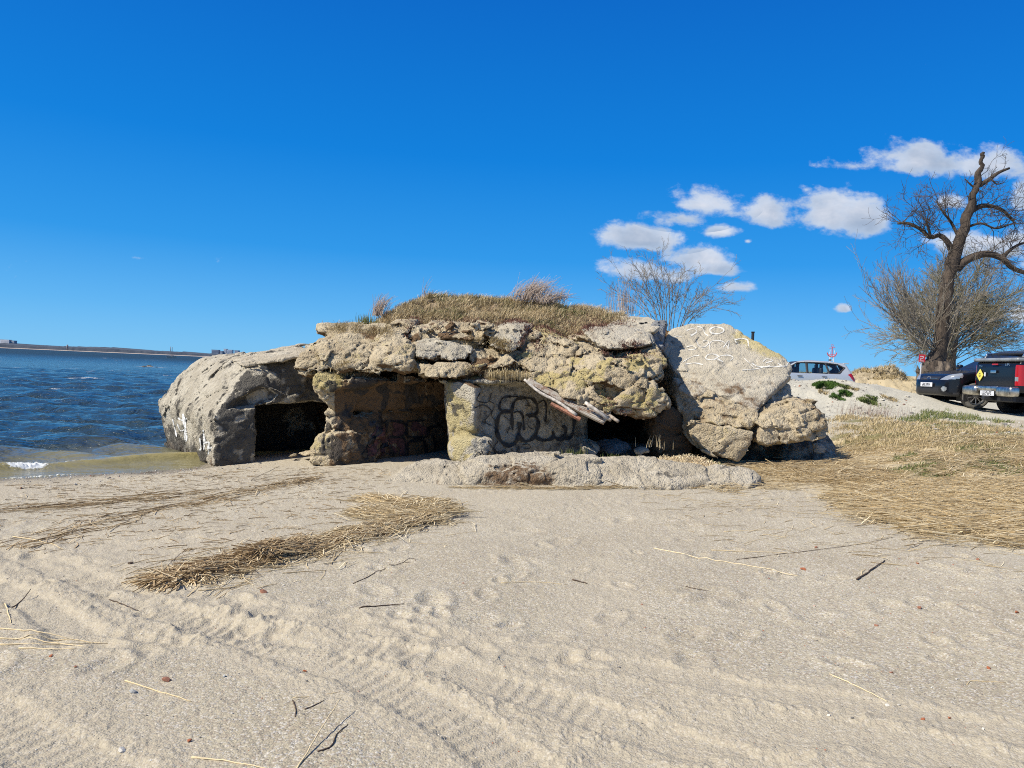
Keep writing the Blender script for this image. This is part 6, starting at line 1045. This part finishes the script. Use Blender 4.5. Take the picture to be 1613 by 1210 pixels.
def sample_poly(poly, n, seed, cond=None):
    rg = np.random.default_rng(seed); lo, hi = poly.min(0), poly.max(0); out = np.zeros((0, 2))
    while len(out) < n:
        q = rg.uniform(lo, hi, (n * 2, 2)); d = sd_poly(q[:, 0], q[:, 1], poly); p = 1 - sst(-.35, .6, d + .8 * fbm2(q[:, 0] * 1.6, q[:, 1] * 1.6, 300 + seed, 3)); 
        if cond is not None: p = p * cond(q[:, 0], q[:, 1])
        out = np.vstack([out, q[rg.uniform(0, 1, len(q)) < p]])
    return out[:n]
def sample_line(pl, n, w, seed, taper=None):
    rg = np.random.default_rng(seed); e = np.diff(pl, axis=0); l = np.hypot(*e.T); i = rg.choice(len(l), n, p=l / l.sum()); t = rg.uniform(0, 1, n)[:, None]; q = pl[i] + e[i] * t; a = np.arctan2(e[i, 1], e[i, 0]); off = rg.normal(0, 1, n) * w * (.6 + .6 * np.abs(perlin2(q[:, 0] * 1.3, q[:, 1] * 1.3, seed))); q = q + np.stack([-np.sin(a) * off, np.cos(a) * off], -1); return q, a
rg = np.random.default_rng(77)
q = sample_poly(STRAW, 10000, 1, lambda x, y: (.10 + .90 * sst(-.25, .2, fbm2(x * .9, y * .9, 311, 4))) * (1 - .75 * sst(10.8, 13.5, y)))
tag(straws('scattered_straw', M['straw'], q, rg.normal(R(-8), R(34), len(q)), rg.uniform(.10, .48, len(q)), .0042, 1, .075), 'broad drift of golden washed-up reed straw at the right side of the beach', 'straw', kind='stuff')
q = sample_poly(pxline([(1330, 800), (1400, 775), (1660, 770), (1660, 860), (1560, 846), (1440, 818)], .5), 4200, 2)
tag(straws('thick_straw', M['straw'], q, rg.normal(R(-14), R(16), len(q)), rg.uniform(.3, .9, len(q)), .005, 2, .10, col=(.3, 1)), 'thick combed lower edge of the reed drift at the right border', 'straw', kind='stuff')
q = sample_poly(pxline([(1000, 772), (1200, 768), (1450, 800), (1613, 850), (1613, 905), (1350, 880), (1100, 830)], .38), 260, 3)
tag(straws('stray_straw', M['straw'], q, rg.normal(R(2), R(48), len(q)), rg.uniform(.05, .38, len(q)), .0028, 3, .004, .01), 'stray brown reed bits scattered on the sand below the reed drift', 'straw', kind='stuff')
q, a = sample_line(PILE, 1900, .10, 4); tag(straws('reed_heap', M['reed_brown'], q, a + rg.normal(0, R(22), len(q)), rg.uniform(.10, .42, len(q)), .0036, 4, .035, .06), 'brown heap of washed-up reeds lying diagonally across the left sand', 'reed debris', kind='stuff')
q, a = sample_line(PILE[:4], 1300, .12, 5); tag(straws('reed_heap_front', M['reed_brown'], q, a + rg.normal(0, R(38), len(q)), rg.uniform(.14, .5, len(q)), .0040, 5, .07, .12), 'tangled thicker front end of the diagonal reed heap', 'reed debris', kind='stuff')
q, a = sample_line(PILE, 900, .20, 13); tag(straws('pale_heap_reeds', M['straw'], q, a + rg.normal(0, R(28), len(q)), rg.uniform(.08, .5, len(q)), .0036, 13, .05, .08), 'paler reeds mixed into the diagonal reed heap', 'reed debris', kind='stuff')
q, a = sample_line(PILE, 520, .34, 12); tag(straws('loose_reeds', M['straw'], q, a + rg.normal(0, R(30), len(q)), rg.uniform(.06, .45, len(q)), .0034, 12, .01, .03), 'loose pale reeds scattered around the diagonal reed heap', 'reed debris', kind='stuff')
q, a = sample_line(PILE2, 1300, .20, 6); tag(straws('reed_mat', M['straw'], q, a + rg.normal(0, R(26), len(q)), rg.uniform(.12, .5, len(q)), .0042, 6, .06), 'thin mat of pale reeds before the leftmost foundation block', 'reed debris', kind='stuff')
q, a = sample_line(LINE3, 230, .22, 7); q2, a2 = sample_line(LINE4, 120, .30, 8); q = np.vstack([q, q2]); a = np.concatenate([a, a2])
tag(straws('tide_line', M['reed_brown'], q, a + rg.normal(0, R(20), len(q)), rg.uniform(.1, .6, len(q)), .0040, 7, .015, .03), 'thin dark tide lines of reed bits running along the left shore', 'reed debris', kind='stuff')
q = sample_poly(pxline([(0, 770), (330, 745), (520, 735), (640, 745), (600, 790), (480, 850), (200, 880), (0, 850)], .15), 1100, 9); tag(straws('reed_litter', M['reed_brown'], q, rg.normal(R(5), R(45), len(q)), rg.uniform(.02, .22, len(q)), .0034, 9, .006, .02), 'sparse reed litter on the sand between shore and ruin', 'reed debris', kind='stuff')
q, a = sample_line(pxline([(730, 768), (900, 772), (1100, 768), (1190, 764)], .32), 260, .05, 10); tag(straws('foundation_litter', M['straw'], q, a + rg.normal(0, R(14), len(q)), rg.uniform(.2, .7, len(q)), .004, 10, .03), 'pale reeds washed against the foot of the foundation blocks', 'reed debris', kind='stuff')
# dry grass clump right in front of the block stack, grass on the right slope
def ground_grass(name, poly, n, mat, L, w, seed, label, lean=(.3, 0, 0), cond=None, col=(0, 1), dz=0.0):
    q = sample_poly(poly, n, seed, cond); p = np.stack([q[:, 0], q[:, 1], gz(q[:, 0], q[:, 1]) - .01 + dz], -1); o = blades(name, p, np.tile([0, 0, 1.0], (n, 1)), mat, L, w, lean, seed, .5, col, .6); return tag(o, label, 'grass', kind='stuff')
ground_grass('slope_grass', GRASSP, 14000, M['grass_dry'], .12, .006, 21, 'short dry grass on the slope between straw drift and parked cars', cond=lambda x, y: sst(-.5, .2, fbm2(x * .9, y * .9, 82, 3)))
ground_grass('green_slope_grass', G3, 7000, M['grass_green'], .10, .006, 22, 'greener grass patch on the slope above the straw drift', cond=lambda x, y: sst(-.15, .35, fbm2(x * .8, y * .8, 84, 3)))
ground_grass('parking_edge_grass', pxline([(1440, 640), (1500, 648), (1560, 662), (1600, 672), (1560, 680), (1420, 668), (1400, 655)], 1.12), 3000, M['grass_green'], .13, .006, 23, 'low green weeds along the edge of the gravel track', cond=lambda x, y: sst(0, .4, fbm2(x * .8, y * .8, 86, 3)))
ck = [(1023, 716), (1050, 704), (1085, 702), (1110, 708), (1150, 722), (1175, 738), (1120, 740), (1070, 734), (1035, 728)]; tp = np.array([P(a, b, 12.2 - (b - 705) * .030)[:2] for a, b in ck])
def clump():
    pts = np.array([P(a, b, 12.15 - (b - 705) * .030) for a, b in ck]); hh = np.vstack([pts, pts * (1, 1, 0) + (0, .4, .1), pts * (1, 1, 0) + (0, 0, .1)]); o = rock('sandy_hummock', [hh], M['soil'], None, h=.03, seed=501, amp=.5, k=14); tag(o, kind='structure'); V, F = RB[o.name]; N = vnormals(V, F); rg = np.random.default_rng(61); w = sst(-.3, .4, N[:, 2]); i = rg.choice(len(V), 5200, p=w / w.sum()); tag(blades('hummock_grass', V[i], N[i], M['straw'], .085, .0042, (.25, 0, -.25), 62, .6, (.2, 1), .8), 'straw coloured grass cushion at the foot of the block stack', 'grass', kind='stuff')
    w = w * sst(3.2, 3.7, V[:, 0] + .3 * perlin2(V[:, 0] * 4, V[:, 2] * 4, 5)); i = rg.choice(len(V), 1500, p=w / w.sum()); tag(blades('hummock_green', V[i], N[i], M['grass_green'], .075, .004, (.2, 0, -.1), 63, .6, (.2, 1), .8), 'green grass mixed into the right part of the straw cushion', 'grass', kind='stuff')
clump()
for k, (px, py, d, n, h, lab) in enumerate([(905, 714, 12.3, 60, .14, 'sparse green grass tuft at the left side of the cave mouth'), (968, 720, 12.2, 70, .10, 'small green grass tuft on the sill before the dark cave'), (1035, 700, 12.6, 16, .22, 'few upright dry blades beside the straw cushion at the cave')]): tuft(px, py, d, n, h, (.1, 0, 0), .12, 81 + k, lab, 'grass_green' if k < 2 else 'straw', 'grass_tuft')
# green cushions on the pale gravel mound
def cushion(px, py, d, w, hh, n, seed, label, name='cushion_plant', mat='grass_green'):
    c = P(px, py, d); rg = np.random.default_rng(seed); a = rg.uniform(0, 6.28, n); r = np.sqrt(rg.uniform(0, 1, n)); x = c[0] + r * np.cos(a) * w * (.8 + .3 * np.sin(3 * a + seed)); y = c[1] + r * np.sin(a) * w * 1.1; z = gz(x, y) + hh * (1 - r ** 2) * rg.uniform(.3, 1, n); nv = np.stack([np.cos(a) * r, np.sin(a) * r, .8 + 0 * r], -1); o = blades(name, np.stack([x, y, z - .05], -1), nv, M[mat], .13, .012, (0, 0, 0), seed, .4, (0, .75), .7); return tag(o, label, 'plant', 'low plants on the gravel mound')
def on_mound(px, py):               # distance at which the sight line meets the ground
    for d in np.arange(14, 40, .05):
        q = P(px, py, d)
        if gz(q[0], q[1])[0] >= q[2]: return d
    return 24.0
M['cushion'] = blade_mat('bright_cushion_green', ((.03, .065, .012), (.06, .12, .02), (.12, .18, .04)))
for k, (px, py, w, hh, n, lab, mt) in enumerate([(1298, 609, .31, .18, 2000, 'largest bright green cushion plant on the gravel mound', 'cushion'), (1331, 621, .16, .12, 700, 'second green cushion, lower right of the largest one', 'cushion'), (1318, 627, .15, .07, 500, 'flat dark green plant left of the second cushion', 'cushion'), (1331, 611, .16, .08, 400, 'small olive plant just right of the largest cushion', 'grass_green'), (1368, 633, .24, .10, 700, 'olive plant at the lower right slope of the gravel mound', 'grass_green'), (1345, 613, .12, .05, 220, 'tiny brownish plant at the right shoulder of the mound', 'grass_dry'), (1372, 627, .13, .06, 220, 'tiny olive plant just above the lower right olive plant', 'grass_green'), (1296, 619, .12, .05, 200, 'tiny brown plant just below the largest cushion', 'grass_dry'), (1400, 628, .20, .06, 260, 'thin dry plant on the right foot of the gravel mound', 'grass_dry')]): cushion(px, py, on_mound(px, py), w, hh, n, 90 + k, lab, mat=mt)
for k, (px, py, lab) in enumerate([(1372, 646, 'grey brown dead weeds at the front foot of the gravel mound'), (1395, 650, 'sparse dead weeds right of the grey brown clump')]):
    d = on_mound(px, py + 6); q = P(px, py + 6, d); tuft(px, py + 6, d, 150 - 60 * k, .32, (.15, 0, 0), .40, 95 + k, lab, 'plume', 'dead_weeds')
# single sticks and reeds, endpoints in the photo
def on_sand(px, py):
    q = PZ(px, py, .3)
    for _ in range(4): q = PZ(px, py, float(gz(q[0], q[1])[0]))
    return q
def stick(name, l, r, mat, label, group=None, tw=(), lift=(), taper=.5):
    r = r * .62
    pts = np.array([on_sand(*p) for p in l]); 
    for i, z in lift: pts[i, 2] += z
    pts = spline(pts, 6) if len(pts) > 2 else np.array([pts[0] + (pts[1] - pts[0]) * t for t in np.linspace(0, 1, 9)])
    if not lift: pts[:, 2] = np.maximum(pts[:, 2], gz(pts[:, 0], pts[:, 1])) + r * .7
    pts = pts + np.random.default_rng(len(label)).normal(0, r * .25, pts.shape); mb = MB(); mb.tube(pts, np.linspace(r, r * taper, len(pts)), 6); r0 = mb.build(name, M[mat], None, True, mats=None); tag(r0, label, 'stick' if 'reed' not in name else 'reed', group)
    if M[mat].name in ('dry_reed', 'brown_reed'):
        a = r0.data.color_attributes.new('mask', 'FLOAT_COLOR', 'POINT'); v = random.Random(label).uniform(.3, .72); a.data.foreach_set('color', np.tile([v, 0, 0, 0], len(r0.data.vertices)).astype(np.float32))
    for k, (f, dx, dz_) in enumerate(tw):
        i = int(f * (len(pts) - 1)); q = pts[i]; mb = MB(); mb.tube([q, q + np.array([dx, -.03, dz_ * .5]), q + np.array([dx * 1.6, -.05, dz_])], [r * .6, r * .5, r * .3], 5); LOC[r0.name] = (np.zeros(3), 0); mb.build('side_twig', M[mat], r0, True)
stick('twig', [(556, 920), (600, 900), (636, 886), (650, 880), (655, 884)], .005, 'driftwood', 'dark twig with short side shoots below the reed heap', tw=[(.35, .03, .02), (.7, .01, -.03), (.5, .04, .01)])
stick('stick', [(565, 959), (600, 955), (637, 952)], .008, 'driftwood', 'straight dark stick lying alone on the open sand left of centre')
stick('reed', [(197, 1073), (245, 1088), (301, 1106)], .006, 'straw', 'bright pale reed lying beside the large brick chip')
stick('reed', [(466, 1214), (500, 1168), (536, 1124)], .0065, 'straw', 'long pale reed sticking up from the lower edge left of centre', lift=[(1, .03), (2, .07)])
stick('twig', [(462, 1104), (490, 1097), (536, 1090)], .004, 'straw', 'pale thin reed forming the upper leg of the forked pair', lift=[(0, .015)])
stick('twig', [(461, 1104), (466, 1118), (465, 1130)], .006, 'driftwood', 'dark short twig crossing the end of the forked pair'); stick('twig', [(480, 1118), (495, 1112), (510, 1104)], .005, 'driftwood', 'dark short twig below the upper leg of the forked pair')
stick('reed', [(302, 1194), (350, 1199), (424, 1212)], .006, 'straw', 'pale straight reed at the bottom edge left of centre')
stick('reed', [(1030, 864), (1100, 880), (1180, 892), (1256, 908)], .007, 'straw', 'long pale reed pointing at the orange brick chip')
stick('driftwood_piece', [(1350, 914), (1370, 900), (1394, 884)], .013, 'driftwood', 'thick dark driftwood piece on the right part of the sand'); stick('reed', [(1307, 1062), (1350, 1082), (1398, 1106)], .0055, 'straw', 'pale reed ending at a white pebble, lower right')
stick('reed', [(789, 918), (840, 917), (894, 921)], .0045, 'straw', 'thin reed lying in the middle of the open sand'); stick('bark_chip', [(902, 914), (925, 920)], .010, 'driftwood', 'short reddish bark chip just right of the middle reed')
stick('reed', [(1523, 1079), (1530, 1073), (1550, 1074), (1584, 1075)], .0045, 'straw', 'pale curled reed near the right edge, low down'); stick('stick', [(172, 945), (195, 953), (219, 963)], .006, 'driftwood', 'dark stick lying across the left tyre track')
for k, (l, lab) in enumerate([([(-10, 990), (60, 996), (108, 1006)], 'x'), ([(24, 1008), (90, 1010), (170, 1014)], 'x'), ([(0, 1016), (80, 1016), (152, 1013)], 'x'), ([(30, 1022), (120, 1024)], 'x'), ([(-5, 1006), (70, 1012), (140, 1020)], 'x')]): stick('reed', l, .006, 'straw', 'one of five pale reeds lying together at the left edge', 'five reeds at the left edge')
stick('reed', [(20, 846), (60, 852), (100, 866)], .008, 'straw', 'pale reed at the head of the left tyre track'); stick('stick', [(0, 966), (30, 950), (48, 940)], .009, 'driftwood', 'brown stick leaning over the rut at the left edge', lift=[(2, .05)]); stick('stick', [(8, 952), (14, 970), (17, 982)], .007, 'straw', 'short pale stick crossing the brown one at the left edge')
stick('stick', [(1160, 882), (1250, 871), (1350, 858), (1410, 846)], .005, 'driftwood', 'long thin dark stick below the reed drift at right'); stick('reed', [(1120, 867), (1180, 869), (1252, 872)], .006, 'straw', 'pale reed lying level above the long diagonal reed'); stick('stick', [(1080, 925), (1115, 931)], .005, 'driftwood', 'short dark stick under the long diagonal reed'); stick('stick', [(1140, 838), (1190, 836), (1236, 834)], .005, 'straw', 'faint pale reed lying on the gravel below the foundation'); stick('stick', [(1430, 868), (1500, 856), (1568, 851)], .004, 'straw', 'thin pale reed just below the reed drift at the right'); stick('twig', [(1410, 832), (1425, 840), (1440, 853)], .006, 'driftwood', 'dark bent twig at the lower edge of the reed drift')
stick('stick', [(205, 922), (262, 914), (330, 900)], .006, 'reed_brown', 'long brown reed reaching left out of the reed heap'); stick('twig', [(245, 912), (275, 890), (296, 880)], .005, 'driftwood', 'dark feathery twig rising from the left end of the reed heap', lift=[(1, .05), (2, .09)], tw=[(.5, .03, -.02), (.8, .03, -.02)]); stick('stick', [(190, 912), (240, 890), (300, 872)], .004, 'reed_brown', 'thin brown reed lying above the left end of the reed heap')
stick('twig', [(500, 1185), (522, 1176), (530, 1158), (548, 1142)], .006, 'driftwood', 'crooked black twig right of the upright pale reed')  # dark strip modelled as the cast shadow of the upright reed
stick('stick', [(440, 735), (700, 735 - 5)][:1] + [(395, 757), (440, 748), (500, 737)], .004, 'driftwood', 'thin dark stick on the sand before the left opening')
def chip(px, py, w, mat, label, cat='brick chip', name='brick_chip', seed=0, flat=.5, tall=0.0):
    c = on_sand(px, py); s = w * np.linalg.norm(c - EYE) / FPX * .37; rg = np.random.default_rng(seed + int(px)); bm = bmesh.new(); 
    for i in range(14): v = rg.normal(0, 1, 3); v /= np.linalg.norm(v); v = np.sign(v) * np.abs(v) ** .6; bm.verts.new(Vector(v * (1.0, .75, flat) * rg.uniform(.8, 1.1)))
    bmesh.ops.convex_hull(bm, input=list(bm.verts)); loose_ = [v for v in bm.verts if not v.link_faces]; bmesh.ops.delete(bm, geom=loose_, context='VERTS'); bmesh.ops.bevel(bm, geom=list(bm.edges), offset=.07, segments=1, affect='EDGES'); me = bpy.data.meshes.new(name); bm.to_mesh(me); bm.free(); me.materials.append(M[mat]); o = link(name, me); o.scale = (s, s, s); o.location = c + np.array([0, 0, s * flat * .55 + tall]); o.rotation_euler = (rg.uniform(-.4, .4), rg.uniform(-.4, .4), rg.uniform(0, 6)); tag(o, label, cat)
for a in [(262, 1073, 17, 'brick_dull', 'largest brick chip, dull red, beside the bright pale reed'), (298, 1168, 11, 'brick', 'bright orange brick chip near the bottom left'), (80, 1034, 8, 'brick', 'small orange brick chip below the five reeds'), (119, 1051, 8, 'brick_dull', 'small dull red chip right of the one below the reeds'), (480, 1058, 9, 'brick', 'red orange chip on the sand beside the middle tyre track'), (1265, 898, 12, 'brick', 'orange brick chip at the tip of the long diagonal reed'), (1285, 863, 8, 'brick_dull', 'red chip above the orange chip and the long reed'), (1448, 958, 9, 'brick_dull', 'dark red chip on the grey gravel, right of centre'), (1404, 1060, 8, 'brick_dull', 'red chip between the gravel and the lower right pale reed'), (1557, 1053, 10, 'brick', 'brown orange brick chip near the curled reed at right'), (1453, 1134, 10, 'brick', 'orange chip low on the right part of the sand'), (1602, 966, 10, 'brick', 'orange chip at the right border of the gravel'), (1496, 1132, 7, 'brick', 'tiny orange chip right of the low orange chip'), (1380, 986, 8, 'brick_dull', 'faint red chip left of the grey gravel patch'), (1540, 882, 7, 'brick_dull', 'tiny red chip below the reed drift at the far right'), (1445, 888, 7, 'brick', 'tiny orange chip right of the dark driftwood piece')]: chip(*a)
for a in [(192, 1184, 18, 'stone_white', 'pale angular stone near the bottom left corner'), (210, 1090, 17, 'stone_grey', 'flat pale grey stone left of the bright reed'), (353, 1066, 9, 'stone_grey', 'small grey stone right of the large brick chip'), (1398, 1112, 10, 'stone_white', 'white pebble at the tip of the lower right reed'), (1305, 1128, 8, 'stone_white', 'small white pebble left of the lower right reed'), (1549, 1149, 7, 'stone_white', 'tiny white pebble low at the right'), (1413, 773, 15, 'stone_white', 'round cream stone at the edge of the reed drift'), (120, 764, 9, 'stone_grey', 'brownish stone on the sand near the waterline'), (178, 743, 8, 'driftwood', 'dark stone at the waterline'), (33, 770, 9, 'brick_dull', 'reddish stone on the sand at the far left'), (205, 888, 13, 'driftwood', 'dark clod of peat on the sand above the left track'), (415, 934, 16, 'brick_dull', 'reddish brown clod below the front end of the reed heap')]: chip(*a, cat='stone', name='stone')
# gravel: loose small stones nobody could count
def gravel():
    rg = np.random.default_rng(123); ico = bmesh.new(); bmesh.ops.create_icosphere(ico, subdivisions=1, radius=1); bv = np.array([v.co[:] for v in ico.verts]); bf = np.array([[v.index for v in f.verts] for f in ico.faces]); ico.free(); q = []
    for poly, n in (([(1180, 860), (1450, 870), (1613, 900), (1613, 1120), (1400, 1100), (1250, 1000)], 1500), ([(600, 780), (1400, 800), (1613, 880), (1613, 1000), (700, 960)], 900), ([(-50, 900), (600, 900), (1613, 1000), (1613, 1230), (-50, 1230)], 1500), ([(0, 756), (150, 745), (330, 733), (420, 724), (430, 732), (330, 743), (150, 757), (0, 768)], 700)): q.append(np.hstack([sample_poly(pxline(poly), n, n), rg.lognormal(-5.75 if n != 700 else -4.75, .38, (n, 1))]))
    for poly, n, m_ in (([(1215, 600), (1300, 596), (1345, 604), (1440, 640), (1440, 656), (1330, 655), (1230, 660)], 1500, -3.9), ([(1440, 650), (1613, 665), (1613, 690), (1430, 680)], 350, -4.1)): q.append(np.hstack([sample_poly(pxline(poly), n, n), rg.lognormal(m_, .5, (n, 1))]))
    q = np.vstack(q); n = len(q); s = np.clip(q[:, 2], .0015, .07); z = gz(q[:, 0], q[:, 1]); sc = s[:, None] * rg.uniform(.6, 1.2, (n, 3)) * (1, 1, .6); V = (bv[None] * sc[:, None] * rg.uniform(.82, 1.15, (n, len(bv), 1)) + np.stack([q[:, 0], q[:, 1], z + s * .25], -1)[:, None]).reshape(-1, 3); F = (bf[None] + np.arange(n)[:, None, None] * len(bv)).reshape(-1, 3)
    m, nt, b = newmat('mixed_gravel'); t = NT(nt); r_, g_, b_, a_ = t.attr(); c = t.mix(t.ramp(r_, .0, .5), (.12, .115, .11), (.36, .32, .26)); c = t.mix(t.ramp(r_, .5, 1), c, (.58, .55, .48)); c = t.mix(t.ramp(g_, .90, .97), c, (.36, .13, .07)); t.put(b.inputs['Base Color'], c); b.inputs['Roughness'].default_value = .85
    a, e = np.repeat(rg.uniform(0, 1, n), len(bv)), np.repeat(rg.uniform(0, 1, n), len(bv)); o = mesh('gravel', V, F, m, None, False, mask=np.stack([a, e, a * 0, a * 0], -1)); tag(o, 'fine mixed gravel and shingle grains strewn over the beach', 'gravel', kind='stuff')
gravel()
# brown earth mound behind the gravel
em = np.array([P(1332, 612, 41.5), P(1345, 590, 41.5), P(1362, 577, 41.8), P(1385, 573, 42), P(1405, 572, 42.2), P(1425, 582, 42), P(1440, 592, 41.5), P(1462, 604, 41), P(1480, 620, 40.5), P(1330, 625, 40.5), P(1385, 622, 39.5)]); em = np.vstack([em, em + np.array([0, 3.5, -.6])])
def paint_em(V, N, m): m[:, 1] = .55 * sst(-.1, .4, ln(V, 90, .8)); m[:, 0] = .3 * sst(.1, .5, ln(V, 91, .6)); return m
M['earth'] = rock_mat('mound_earth', (.30, .24, .15), (.46, .39, .27), lichen=(.20, .19, .07), brown=(.20, .14, .075)); em_o = rock('earth_mound', [em], M['earth'], None, h=.09, seed=601, amp=2.6, k=4.0, paint=paint_em, strata=.4); tag(em_o, kind='structure')
V, F = RB[em_o.name]; N = vnormals(V, F); rg = np.random.default_rng(7); w = sst(.2, .8, N[:, 2]) * sst(-.1, .4, ln(V, 92, .7)); i = rg.choice(len(V), 3600, p=w / w.sum()); tag(blades('mound_weeds', V[i], N[i], M['grass_dry'], .30, .012, (.2, 0, 0), 9, .4, (0, 1), .6), 'dry weeds growing on the brown earth mound behind the gravel', 'grass', kind='stuff')
q = np.stack([rg.uniform(14, 44, 5000), rg.uniform(36, 62, 5000)], -1); tag(blades('ridge_weeds', np.stack([q[:, 0], q[:, 1], gz(q[:, 0], q[:, 1])], -1), np.tile([0, 0, 1.0], (5000, 1)), M['grass_dry'], .30, .014, (.2, 0, 0), 10, .4, (0, 1), .6), 'dry weeds on the low ridge behind the parked cars', 'grass', kind='stuff')
